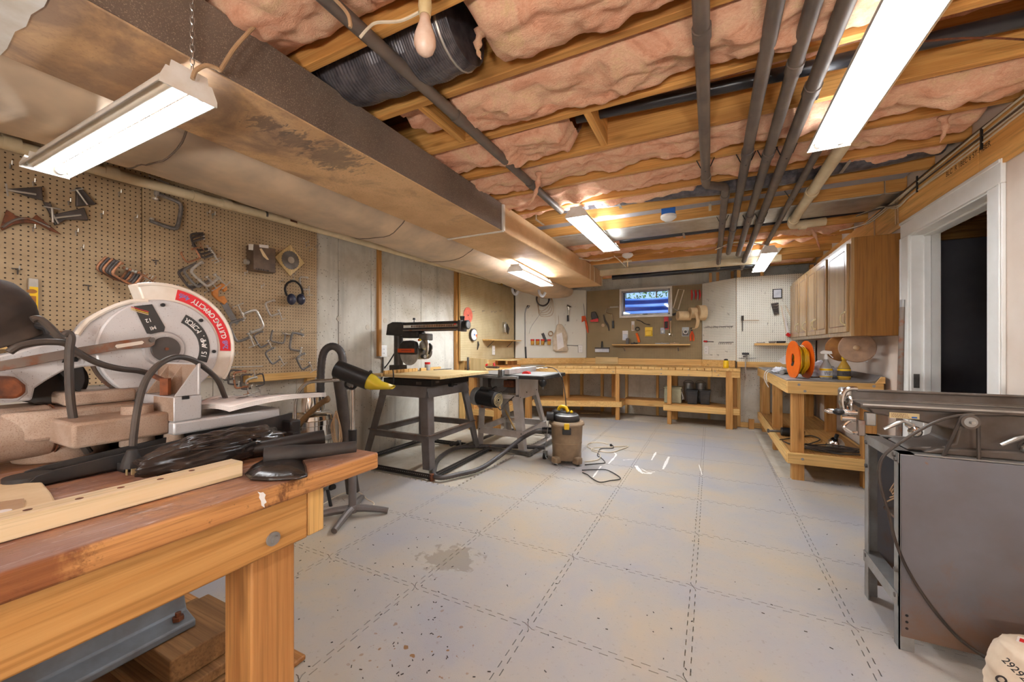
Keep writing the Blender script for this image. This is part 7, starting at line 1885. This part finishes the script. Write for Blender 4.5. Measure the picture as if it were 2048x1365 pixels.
# saw blade on a square board
c_ = wp_(579, 521); bd = thing('blade_on_board', 'circular saw blade mounted on a square pale board, hung by its corner', 'saw blade', c_)
hv = (wp_(579, 489) - wp_(579, 552)).length / 2
MB().prism([c_ + Vector((.0, 0, hv)), c_ + Vector((.0, hv, 0)), c_ - Vector((.0, 0, hv)), c_ - Vector((.0, hv, 0))], (.012, 0, 0)).build('board', WOODS['palez'], bd, bevel=.002)
n = 22; r0 = hv * .60
pts = []
for k in range(n):
    a = 2 * PI * k / n
    pts += [c_ + Vector((.013, r0 * math.cos(a), r0 * math.sin(a))), c_ + Vector((.013, r0 * .93 * math.cos(a + .1), r0 * .93 * math.sin(a + .1)))]
MB().prism(pts, (.003, 0, 0)).build('blade', M['clamp_grey'], bd)
MB().cyl(c_ + Vector((.016, 0, 0)), c_ + Vector((.024, 0, 0)), r0 * .35, n=20).build('center_boss', M['clamp_silver'], bd)
# ear muffs
e_ = thing('ear_muffs', 'black ear muffs hanging near the concrete edge of the pegboard', 'ear muffs', wp_(590, 585))
MB().tube(smooth_path([wp_(u, v, PW + .04) for u, v in ((574, 592), (570, 578), (576, 566), (590, 563), (602, 574), (606, 590))], 6), .009, 8).build('headband', M['black'], e_)
for u, v, m_ in ((583, 599, 'black'), (602, 599, 'blackrough')):
    MB().ball(wp_(u, v, PW + .05), .048, 16, (.7, .75, 1)).build('ear_cup', M['ear_blue'] if 'ear_blue' in M else M[m_], e_)
# spirit level
lv_ = thing('spirit_level', 'short yellow and silver spirit level hung upright on the tan pegboard', 'level', wp_(64, 595))
a, b_ = wp_(54, 557), wp_(74, 640)
B((PW + .004, a.y, b_.z), (PW + .022, b_.y, a.z)).build('body', M['clamp_silver'], lv_, bevel=.002)
a2, b2 = wp_(56, 574), wp_(73, 626)
fc = B((PW + .022, a2.y, b2.z), (PW + .025, b2.y, a2.z)).build('yellow_face', M['yellow'], lv_)
for v in (583, 600, 616):
    p = wp_(64, v, PW + .0255)
    if v == 600: B((p.x, p.y - .014, p.z - .02), (p.x + .001, p.y + .014, p.z + .02)).build('vial', M['amber_disc'], fc)
    else: MB().lathe([(.0005, 0), (.016, 0), (.016, .001), (.0005, .001)], p, (1, 0, 0), n=18, sx=1.1, sy=.7).build('vial', M['amber_disc'], fc)
# bare peg hooks
hk0 = thing('peg_hook', 'small bare steel peg hook on the tan pegboard', 'hook', (0, 0, 0), group='bare peg hooks on the tan pegboard')
MB().tube([(-.012, 0, .0), (.012, 0, 0), (.03, 0, -.006), (.034, 0, .012)], .0028, 6).tube([(0, 0, 0), (.0, 0, -.022)], .0028, 6).build('wire', M['clamp_silver'], hk0, local=True)
spots = ((20, 329), (66, 364), (238, 385), (270, 435), (137, 403), (202, 428), (152, 463), (66, 455), (163, 495), (425, 430), (425, 428), (415, 425), (35, 538), (32, 592), (560, 562), (583, 560), (523, 571), (490, 545), (470, 706), (612, 485), (620, 500), (586, 548), (632, 492), (613, 492), (602, 660))
for i, (u, v) in enumerate(spots):
    o = hk0 if i == 0 else copy_tree(hk0)
    o.location = wp_(u, v, PW - .002)
for i, (u, v, w) in enumerate(((34, 537, 22), (175, 570, 18), (268, 577, 10), (310, 520, 14))):
    a, b_ = wp_(u - w / 2, v, PW + .01), wp_(u + w / 2, v + 2, PW + .01)
    MB().tube([a, b_], .003, 6).tube([(a + b_) / 2 - EX * .028, (a + b_) / 2 + Vector((.01, 0, 0)), (a + b_) / 2 + Vector((.012, 0, -.03))], .003, 6).build('double_hook', M['clamp_dark'], None, label=('dark double peg hook above the yellow level', 'dark double peg hook left of the saw guard', 'dark double peg hook at the saw guard top', 'dark double peg hook just right of the seam')[i], cat='hook')

# ------------------------------------------------------------------ far left wall
PF = -3.142
def wf_(u, v, x=PF): return at(u, v, x=x)
c_ = wf_(936, 631); t_ = thing('sanding_disc', 'round red sanding disc on the ochre pegboard', 'disc', c_)
rr_ = (wf_(936, 616) - wf_(936, 648)).length / 2
MB().cyl(c_, c_ + EX * .004, rr_, n=40).build('disc', M['pink_disc'], t_); MB().cyl(c_ + EX * .004, c_ + EX * .006, .01, n=12).build('center_hole', M['black'], t_)
c_ = wf_(945, 670); t_ = thing('round_gauge', 'round white-faced dial with black rim on the ochre pegboard', 'dial', c_)
rr_ = (wf_(945, 657) - wf_(945, 682)).length / 2
MB().cyl(c_, c_ + EX * .03, rr_, n=36).build('rim', M['saw_dark'], t_); MB().cyl(c_ + EX * .03, c_ + EX * .033, rr_ * .86, n=36).build('face', M['paper'], t_); MB().cyl(c_ + EX * .033, c_ + EX * .036, rr_ * .15, n=12).build('hub', M['blue'], t_)
MB().prism([c_ + Vector((.0335, rr_ * .3, 0)), c_ + Vector((.0335, rr_ * .8, .01)), c_ + Vector((.0335, rr_ * .7, -.05))], (.001, 0, 0)).build('orange_mark', M['orange'], t_)
y0, y1 = wf_(965, 681).y, 6.30
t_ = thing('small_shelf', 'small pine shelf with brackets on the ochre pegboard', 'shelf', (PF, y0, 1.27))
zsh = wf_(965, 679).z
B((PF, y0, zsh - .02), (PF + .16, y1, zsh)).build('board', WOODS['pinez'] if False else WOODS['piney'], t_, bevel=.002)
for yy_ in (y0 + .15, y1 - .25): MB().bar((PF + .005, yy_, zsh - .12), (PF + .12, yy_, zsh - .02), .015, .006).build('bracket', M['iron'], t_)
t_ = thing('chrome_scraper', 'chrome scraper tool hung on the ochre pegboard', 'tool', wf_(1007, 652))
a = wf_(1007, 645); B((PF, a.y - .04, a.z - .18), (PF + .05, a.y + .01, a.z)).build('blade', M['chrome'], t_, bevel=.006)
MB().prism([a + Vector((.02, .08, -.02)), a + Vector((.02, .17, -.1)), a + Vector((.02, .12, -.2)), a + Vector((.02, .06, -.1))], (.01, 0, 0)).build('plate', M['rubber'], t_)
outlet('white outlet low on the ochre pegboard', wf_(987, 701, PF + .01), (1, 0, 0), .15, .07)
for i, (u, v) in enumerate(((945, 623), (965, 622), (983, 623), (990, 624), (1000, 622), (955, 685), (990, 605))):
    p = wf_(u, v); o = copy_tree(hk0); o.location = p; o['label'] = 'tiny bare peg hook on the ochre pegboard'; o['group'] = 'peg hooks on the ochre pegboard'
t_ = thing('pull_chain', 'black short chain hook on the ochre pegboard', 'chain', wf_(956, 692))
MB().tube([wf_(956, 683, PF + .01), wf_(957, 690, PF + .015), wf_(955, 700, PF + .01)], [.006, .014, .006], 8).build('links', M['black'], t_)

# ------------------------------------------------------------------ tools on the corner pegboards
dA = (Bk - A_).normalized(); nA = Vector((dA.y, -dA.x, 0))
def wd(u, v, off=.008):
    """point on the angled cream boards of the left corner"""
    d = _F + _R * ((u - 1024) / F_PX) + Vector((0, 0, (HZ - v) / F_PX))
    P = Vector((A_.x, A_.y, 0)) + nA * off
    t = (P.x * nA.x + P.y * nA.y) / (d.x * nA.x + d.y * nA.y)
    return Vector((d.x * t, d.y * t, CAMZ + d.z * t))
dC = (D_ - C_).normalized(); nC = Vector((dC.y, -dC.x, 0))
def wc(u, v, off=.008):
    d = _F + _R * ((u - 1024) / F_PX) + Vector((0, 0, (HZ - v) / F_PX))
    P = Vector((C_.x, C_.y, 0)) + nC * off
    t = (P.x * nC.x + P.y * nC.y) / (d.x * nC.x + d.y * nC.y)
    return Vector((d.x * t, d.y * t, CAMZ + d.z * t))
def wb_(u, v, off=.008): return at(u, v, y=YP - off)
def w2(u, v, off=.008): return at(u, v, y=6.67 - off)
dirA = Vector((dA.x, dA.y, 0)); dirC = Vector((dC.x, dC.y, 0)); DX = Vector((1, 0, 0)); UZ = Vector((0, 0, 1))
def coil(c, d, r, k, w, mat, par, nm='loop'):
    for i in range(k):
        rr_ = r * (1 + random.uniform(-.08, .08)); o = Vector((0, 0, random.uniform(-.01, .01)))
        n_ = Vector((d.y, -d.x, 0)) * (.01 + .008 * i)
        MB().tube([c + o + n_ + d * rr_ * math.cos(2 * PI * j / 28) + UZ * rr_ * math.sin(2 * PI * j / 28) for j in range(28)], w, 6, closed=True).build(nm, mat, par)
c_ = wd(1085, 599); t_ = thing('cable_coil', 'coil of dark cable with trailing wires on the cream pegboard', 'cable coil', c_)
coil(c_, dirA, .115, 5, .008, M['hose'], t_)
for k in range(4):
    q_ = smooth_path([wd(1072 + 3 * k, 585), wd(1078, 620 + 3 * k, .03), wd(1092 + 4 * k, 618 + 4 * k, .03), wd(1102 + k, 600, .03), wd(1092, 588, .02)], 5)
    MB().tube(q_, .004, 5).build('loose_wire', M['cord_tan'], t_)
MB().tube(smooth_path([wd(1085, 622), wd(1072, 640), wd(1062, 655), wd(1058, 668)], 5), .003, 5).build('tail', M['zinc'], t_)
t_ = thing('long_pry_bar', 'long slim bar with hooked head leaning on the cream pegboard', 'bar', wd(1050, 715))
MB().tube([wd(1058, 613, .03), wd(1052, 618, .03), wd(1050, 628, .03), wd(1050.5, 690, .03), wd(1052, 716, .03)], [.018, .012, .009, .009, .013], 8).build('shaft', M['zinc'], t_)
MB().tube([wd(1051, 694, .03), wd(1052, 717, .03)], .016, 8).build('dark_grip', M['black'], t_)
MB().prism([wd(1052, 617, .02), wd(1054, 611, .02), wd(1060, 612, .02), wd(1057, 617, .02)], nA * .02).build('head', M['rubber'], t_)
for i, u in enumerate((1065, 1075.5, 1085.5, 1098)):
    p = wd(u, 690, .045); t_ = thing('screw_jar', 'small amber jar with red lid on the cream pegboard, %s from the long bar' % ('first', 'second', 'third', 'fourth')[i], 'jar', p, group='red-lidded jars on the cream pegboard')
    MB().lathe([(.0005, 0), (.03, 0), (.032, .05), (.03, .075)], p, n=16).build('glass', M['amber_jar'] if 'amber_jar' in M else M['amber'], t_); MB().lathe([(.034, .072), (.035, .098), (.0005, .1)], p, n=16).build('lid', M['red'], t_)
    MB().bar(p + Vector((0, 0, .088)) - nA * .045, p + Vector((0, 0, .088)), .02, .004).build('hanger', M['zinc'], t_)
t_ = thing('sanding_block', 'grey flat sanding block tilted above the jars', 'block', wd(1088, 672)); MB().bar(wd(1085, 667, .03), wd(1092, 684, .05), .05, .012, nA).build('block', M['rubber'], t_)
t_ = thing('rope_loop', 'tan rope loop hanging beside the plastic bag', 'rope', wd(1100, 668)); coil(wd(1101, 668), dirA, .04, 3, .007, M['cord_tan'], t_)
bgc = wd(1120, 680, .06); t_ = thing('hanging_bag', 'translucent plastic bag with white label hanging on the cream pegboard', 'bag', bgc)
def bgf(s, t):
    a = 2 * PI * s; z = wd(1119, 649).z * (1 - t) + wd(1119, 703).z * t
    w = .02 + .11 * min(1, t * 2.2) ** .7 + .02 * math.sin(a * 3 + t * 6)
    if t > .95: w *= .7
    base = wd(1119 + 3 * t, 680, .05)
    return Vector((base.x, base.y, z)) + dirA * w * math.cos(a) + nA * (w * .35 * math.sin(a))
MB().grid(bgf, 30, 18).build('bag', M['poly'] if 'poly' in M else M['cord_white'], t_, smooth=180)
MB().prism([wd(1113, 670, .115), wd(1124, 665, .115), wd(1128, 694, .115), wd(1115, 701, .115)], nA * .002).build('paper_label', M['paper'], t_)
MB().tube([wd(1117, 632, .02), wd(1118, 650, .05)], .003, 5).build('string', M['cord_tan'], t_)
t_ = thing('ratchet_wrench', 'chrome wrench hanging upright on the cream pegboard', 'wrench', wd(1136, 625))
MB().tube([wd(1135, 612, .03), wd(1137, 618, .03), wd(1137, 630, .03), wd(1136, 642, .03)], [.022, .018, .016, .018], 10).build('shaft', M['chrome'], t_); MB().tube([wd(1136, 631, .03), wd(1136, 643, .03)], .02, 10).build('grip', M['black'], t_)
MB().tube([wd(1134, 612, .03), wd(1142, 614, .03)], [.026, .012], 10).build('jaw', M['iron'], t_)
outlet('white switch box low on the cream corner pegboard', wd(1160.5, 698, .015), (nA.x, nA.y, 0), .14, .08)
MB().tube([wd(1132, 691, .01), wd(1158, 692, .012)], .006, 6).build('peg_rail', M['zinc'], None, label='steel peg rail beside the corner switch box', cat='rail')
for i, (u, v) in enumerate(((1143, 614), (1150, 614), (1120, 626), (1128, 628), (1153, 641), (1065, 632), (1060, 645), (1130, 650), (1145, 666), (1052, 645))):
    o = copy_tree(hk0); o.location = wd(u, v, .004); o.rotation_euler = (0, 0, math.atan2(nA.y, nA.x)); o['label'] = 'tiny bare peg hook on the cream corner pegboards'; o['group'] = 'peg hooks on the cream corner boards'
t_ = thing('caulking_gun', 'orange caulking gun hanging between cream and brown pegboards', 'caulking gun', wd(1170, 640))
MB().tube([wb_(1167, 608, .03), wb_(1170, 633, .03)], .006, 6).build('rod', M['zinc'], t_)
MB().prism([wb_(u, v, .05) for u, v in ((1155, 634), (1170, 632), (1172, 638), (1168, 642), (1162, 646), (1160, 643), (1164, 639), (1156, 637))], (0, .03, 0)).build('trigger_body', M['orange_paint'], t_)
MB().tube([wb_(1171, 640, .04), wb_(1174, 655, .04), wb_(1176, 666, .04)], [.016, .022, .012], 8).build('cradle', M['orange_paint'], t_)
t_ = thing('power_drill', 'black and red drill hung on the brown pegboard left of the window', 'drill', wb_(1190, 638))
MB().prism([wb_(u, v, .03) for u, v in ((1184, 625), (1192, 624), (1197, 636), (1196, 645), (1186, 643), (1183, 634))], (0, -.06, 0)).build('body', M['rubber'], t_, bevel=.01); MB().prism([wb_(u, v, .091) for u, v in ((1180, 641), (1196, 637), (1197, 644), (1182, 644))], (0, -.01, 0)).build('red_guard', M['red'], t_)
t_ = thing('wire_brush', 'curved brown brush hanging left of the bit brace', 'brush', wb_(1210, 645))
MB().tube(smooth_path([wb_(u, v, .03) for u, v in ((1207, 630), (1210, 642), (1216, 652), (1218, 662))], 4), [.01, .012, .014, .016, .017, .018, .018, .017, .016, .014, .012, .01, .01], 8).build('handle', M['rubber'], t_)
MB().cyl(wb_(1206, 651, .02), wb_(1206, 651, .05), .03, n=16).build('round_tag', M['cord_tan'], t_)
t_ = thing('bit_brace', 'steel bit brace hanging left of the window', 'bit brace', wb_(1222, 635))
MB().tube([wb_(u, v, .05) for u, v in ((1237, 615), (1225, 615), (1213, 617), (1211, 626), (1224, 629), (1226, 645), (1226, 656))], .008, 8).build('crank', M['chrome'], t_); MB().tube([wb_(1226, 642, .05), wb_(1226, 657, .05)], .02, 10).build('handle', M['black'], t_); MB().tube([wb_(1237, 614, .05), wb_(1220, 615, .05)], .014, 8).build('chuck', M['clamp_silver'], t_)
t_ = thing('bench_brush', 'flat bench brush with pale bristles low on the brown pegboard', 'brush', wb_(1205, 702))
a, b_ = wb_(1191, 698), wb_(1219, 705); B((a.x, YP - .05, b_.z), (b_.x, YP - .01, a.z)).build('bristles', M['rag'], t_, bevel=.004)
B((a.x + .0, YP - .055, a.z), (b_.x, YP - .008, a.z + .025)).build('block', M['rubber'], t_); MB().tube([wb_(1204, 697, .03), wb_(1204, 683, .03)], [.018, .012], 8).build('handle', M['black'], t_)
t_ = thing('window_shelf', 'long pine shelf on brackets below the basement window', 'shelf', wb_(1228, 691))
a, b_ = wb_(1227, 690), wb_(1381, 691); B((a.x, YP - .14, a.z - .012), (b_.x, YP - .007, a.z + .008)).build('board', WOODS['pinex'], t_, bevel=.002)
for u in (1250, 1357): p = wb_(u, 694); MB().bar((p.x, YP - .008, p.z - .07), (p.x, YP - .12, p.z - .008), .015, .006).build('bracket', M['zinc'], t_)
zt_ = a.z + .009
for i, (u0, u1, m_, h_, lab) in enumerate(((1252, 1258, 'clamp_dark', .10, 'dark small post clamp standing on the window shelf'), (1262, 1275, 'blackrough', .025, 'black flat tool on the window shelf'), (1310, 1338, 'zinc', .02, 'grey flat file on the window shelf'), (1340, 1358, 'cord_tan', .018, 'tan flat stick on the window shelf'))):
    p0, p1 = wb_(u0, 690, .08), wb_(u1, 690, .08); t_ = thing('shelf_tool', lab, 'tool', (p0.x, YP - .08, zt_))
    B((p0.x, YP - .10, zt_), (p1.x, YP - .06, zt_ + h_)).build('body', M[m_], t_, bevel=.004); MB().ball(((p0.x + p1.x) / 2, YP - .08, zt_ + h_), .012, 8).build('tip', M[m_], t_)
def card(label, u0, u1, v0, v1, cols, sub='blister'):
    a, b_ = wb_(u0, v0), wb_(u1, v1); t_ = thing('packaged_card', label, 'package', a)
    B((a.x, YP - .012, b_.z), (b_.x, YP + .001, a.z)).build('card', M[cols[0]], t_)
    h_ = a.z - b_.z
    B((a.x + .01, YP - .035, b_.z + .08 * h_), (b_.x - .01, YP - .012, b_.z + .62 * h_)).build(sub, M[cols[1]], t_, bevel=.006)
    return t_
card('white and blue carded item on the brown pegboard', 1245, 1256, 662, 681, ('paper', 'rag'))
card('narrow white carded item below the window', 1263, 1269, 643, 662, ('paper', 'cord_tan'))
card('yellow and black carded item below the window', 1290, 1305, 655, 673, ('yellow', 'yellow'))
card('small grey carded item left of the wrench', 1321, 1330, 656, 668, ('rag', 'zinc'))
card('red and black carded item above the wrench', 1328, 1337, 634, 659, ('red', 'blackrough'))
t_ = card('clear packaged round disc right of the wrench', 1364, 1378, 655, 673, ('zinc', 'clamp_dark')); p = wb_(1371, 664, .04); MB().tube([p + DX * .03 * math.cos(k * PI / 8) + UZ * .03 * math.sin(k * PI / 8) for k in range(16)], .007, 6, closed=True).build('ring', M['paper'], t_)
t_ = thing('strap_wrench', 'orange-handled strap wrench with black loop below the window', 'wrench', wb_(1276, 670)); coil(wb_(1275, 659), DX, .03, 2, .006, M['black'], t_); MB().tube([wb_(1273, 667, .03), wb_(1276, 676, .03), wb_(1278, 685, .03)], [.02, .022, .02], 8).build('handle', M['orange'], t_)
t_ = thing('dark_strap', 'dark curled strap below the window frame', 'strap', wb_(1290, 645)); MB().tube(smooth_path([wb_(u, v, .02) for u, v in ((1273, 640), (1282, 643), (1290, 648), (1300, 650))], 5), .008, 6).build('strap', M['rubber'], t_)
t_ = thing('combination_wrench', 'chrome combination wrench hanging below the window corner', 'wrench', wb_(1341, 655))
MB().tube([wb_(1341, 640, .03), wb_(1341.5, 668, .03)], .013, 8, flat=1).build('shank', M['chrome'], t_); MB().tube([wb_(1338, 673, .03), wb_(1339, 669, .03), wb_(1344, 669, .03), wb_(1345, 673, .03)], .01, 8).build('open_jaw', M['chrome'], t_); MB().cyl(wb_(1341, 639, .02), wb_(1341, 639, .05), .025, n=14).build('ring_jaw', M['clamp_dark'], t_)
t_ = thing('hack_saw', 'steel hacksaw frame hanging right of the window', 'hacksaw', wb_(1357, 600))
MB().tube([wb_(u, v, .03) for u, v in ((1346, 617), (1357, 579), (1368, 580), (1356, 620)) ], .009, 8).build('frame', M['cord_white'], t_); MB().tube([wb_(1346, 617, .03), wb_(1356, 622, .03)], .006, 6).build('blade', M['zinc'], t_); MB().tube([wb_(1345, 630, .03), wb_(1356, 627, .03)], .02, 10).build('grip', M['black'], t_)
t_ = thing('pliers_row', 'row of small pliers hung beside the angled cream board', 'pliers', wb_(1390, 592))
for k in range(5):
    u = 1383 + 4 * k; MB().tube([wb_(u, 580 + k % 2 * 3, .03), wb_(u + 1, 590, .03), wb_(u, 601 - k % 3, .03)], [.008, .014, .006], 6).build('pliers', M['red' if k % 2 == 0 else 'zinc'], t_)
t_ = thing('sanding_belts', 'cream rolled sanding belts on a peg right of the window', 'sanding belts', wb_(1380, 632))
for u0, u1, v, r in ((1355, 1382, 632, .075), (1379, 1403, 626, .085), (1395, 1410, 626, .12)):
    p0, p1 = wb_(u0, v, .18), wb_(u1, v, .16); L = (p1 - p0).length
    MB().lathe([(r * .55, 0), (r, 0), (r, L), (r * .55, L), (r * .55, 0)], p0, (.9, .42, 0), n=32).build('roll', M['belt_cloth'], t_)
MB().tube(smooth_path([wb_(1393, 626, .24), wb_(1396, 640, .25), wb_(1393, 655, .22), wb_(1386, 658, .18)], 6), .05, 10, flat=.12).build('loose_end', M['belt_cloth'], t_)
t_ = thing('tin_snips', 'orange-handled snips hanging below the sanding belts', 'snips', wb_(1384, 670))
for du in (-3, 3): MB().tube([wb_(1384, 662, .03), wb_(1384 + du, 672, .03), wb_(1384 + du * .9, 682, .03)], [.01, .015, .013], 8).build('handle', M['orange_paint'], t_)
MB().tube([wb_(1384, 663, .03), wb_(1382, 656, .03)], .012, 6).build('jaws', M['black'], t_)
# angled cream board right of the window
MB().tube([wc(1409, 655, .03), wc(1466, 653, .03)], .004, 6).build('peg_rail', M['clamp_dark'], None, label='wire rack of small hooks on the angled cream pegboard', cat='rack')
for i in range(14):
    u = 1410 + i * 4.1; p = wc(u, 655 - (i % 3), .03); o = copy_tree(hk0); o.location = p; o.rotation_euler = (0, 0, math.atan2(nC.y, nC.x)); o['label'] = 'small dark hook on the wire rack of the angled cream board'; o['group'] = 'hooks on the wire rack'
for i in range(7):
    u = 1441 + i * 4; p = wc(u, 685, .02); MB().tube([p - nC * .02, p + nC * .03, p + nC * .035 + UZ * -.03], .004, 6).build('drill_bit', M['clamp_dark'], None, label='small dark bit hung on the lower rack, %s from the switch box' % ('first', 'second', 'third', 'fourth', 'fifth', 'sixth', 'seventh')[i], cat='bit', group='bits on the lower rack')
t_ = thing('screwdriver', 'red-handled screwdriver lying across pegs on the angled cream board', 'screwdriver', wc(1412, 683)); MB().tube([wc(1408, 683, .03), wc(1414, 683.5, .03)], .014, 8).build('handle', M['red'], t_); MB().tube([wc(1414, 683.5, .03), wc(1427, 684, .03)], .006, 6).build('shank', M['clamp_dark'], t_)
outlet('white switch box low on the angled cream board', wc(1413, 701, .015), (nC.x, nC.y, 0), .13, .075)
for i, (u, v) in enumerate(((1426, 582), (1417, 600), (1430, 608), (1446, 614), (1425, 622), (1458, 628), (1407, 670), (1454, 703), (1437, 710), (1424, 710))):
    o = copy_tree(hk0); o.location = wc(u, v, .004); o.rotation_euler = (0, 0, math.atan2(nC.y, nC.x)); o['label'] = 'tiny bare peg hook on the angled cream board'; o['group'] = 'peg hooks on the angled cream board'
p = at(1452, 729, z=ZB + .002); p = Vector((p.x, 6.55, ZB + .002)); p.x = at(1452, 725, y=6.55).x; t_ = thing('glue_can', 'yellow can with dark top on the window bench end', 'can', p)
MB().lathe([(.0005, 0), (.035, 0), (.036, .005), (.036, .10), (.03, .11)], p, n=20).build('can', M['yellow'], t_); MB().lathe([(.026, .108), (.026, .13), (.0005, .135)], p, n=16).build('cap', M['blackrough'], t_)
# cream board beside the cabinets
t_ = thing('long_screwdriver', 'long dark screwdriver hanging on the far cream pegboard', 'screwdriver', w2(1485, 640)); MB().tube([w2(1485, 632, .03), w2(1485, 642, .03)], .016, 8).build('handle', M['rubber'], t_); MB().tube([w2(1485, 642, .03), w2(1485, 663, .03)], .006, 6).build('shank', M['clamp_dark'], t_)
MB().tube([w2(1487, 641, .03), w2(1518, 641, .03)], .005, 6).build('peg_rail', M['cord_tan'], None, label='thin peg rail beside the long dark screwdriver', cat='rail')
t_ = thing('framed_panel', 'small grey square plate with black border on the far cream pegboard', 'plate', w2(1554, 588)); a, b_ = w2(1545, 579), w2(1564, 597)
B((a.x, 6.645, b_.z), (b_.x, 6.66, a.z)).build('border', M['black'], t_, bevel=.003); B((a.x + .012, 6.642, b_.z + .012), (b_.x - .012, 6.646, a.z - .012)).build('face', M['rag'], t_)
t_ = thing('drill_index', 'dark rack of drill bits on the far cream pegboard', 'bit rack', w2(1550, 620))
for k in range(5): MB().tube([w2(1542 + 2 * k, 609 + 4 * k, .02), w2(1557, 607 + 5 * k, .03)], .012, 6).build('bit', M['clamp_dark'], t_)
MB().prism([w2(u, v, .012) for u, v in ((1542, 610), (1553, 608), (1558, 628), (1548, 631))], (0, -.012, 0)).build('holder', M['rubber'], t_)
t_ = thing('bow_saw', 'white bow saw with red grip hanging beside the cabinets', 'bow saw', w2(1570, 640)); MB().tube([w2(u, v, .03) for u, v in ((1574, 674), (1562, 612), (1571, 611), (1584, 640))], .009, 8).build('frame', M['cord_white'], t_)
MB().prism([w2(u, v, .03) for u, v in ((1560, 612), (1564, 611), (1580, 672), (1574, 674))], (0, -.003, 0)).build('blade', M['paper'], t_); MB().tube([w2(1573, 668, .04), w2(1580, 672, .04)], .024, 8).build('grip', M['red'], t_)
t_ = thing('corner_shelf', 'small pine shelf on the far cream pegboard with tools on it', 'shelf', w2(1508, 688)); a, b_ = w2(1508, 687), w2(1585, 690); B((a.x, 6.53, b_.z - .01), (b_.x, 6.66, a.z)).build('board', WOODS['pinex'], t_, bevel=.002)
for i, (u0, u1, h_, m_, lab) in enumerate(((1513, 1528, .015, 'zinc', 'flat grey tool lying on the small far shelf'), (1538, 1550, .03, 'clamp_grey', 'grey lumpy fitting on the small far shelf'), (1553, 1570, .03, 'blackrough', 'black tool on the small far shelf'))):
    p0, p1 = w2(u0, 688, .08), w2(u1, 688, .08); tt_ = thing('shelf_tool', lab, 'tool', (p0.x, 6.59, a.z)); B((p0.x, 6.57, a.z + .001), (p1.x, 6.62, a.z + h_)).build('body', M[m_], tt_, bevel=.005); MB().ball((p1.x, 6.595, a.z + h_ * .6), .014, 8).build('end', M[m_], tt_)
t_ = thing('bar_clamp', 'steel bar clamp with black head hanging by the concrete gap', 'clamp', w2(1491, 708, .05)); MB().tube([w2(1491, 708, .05), w2(1491, 758, .05)], .009, 8).build('bar', M['clamp_silver'], t_); MB().bar(w2(1484, 708, .05), w2(1498, 708, .05), .03, .03).build('head', M['black'], t_, bevel=.006); MB().bar(w2(1486, 714, .05), w2(1495, 712, .05), .02, .02).build('jaw', M['clamp_dark'], t_)
MB().tube([w2(1477, 717, .02), w2(1512, 717, .02)], .004, 6).build('peg_rail', M['zinc'], None, label='thin wire peg rail behind the hanging bar clamp', cat='rail')
for i, (u, v) in enumerate(((1522, 560), (1523, 581), (1530, 586), (1535, 647), (1549, 647), (1562, 647), (1575, 647), (1545, 662), (1565, 600), (1540, 615))):
    o = copy_tree(hk0); o.location = w2(u, v, .004); o.rotation_euler = (0, 0, -PI / 2); o['label'] = 'tiny bare peg hook on the far cream pegboard'; o['group'] = 'peg hooks on the far cream pegboard'
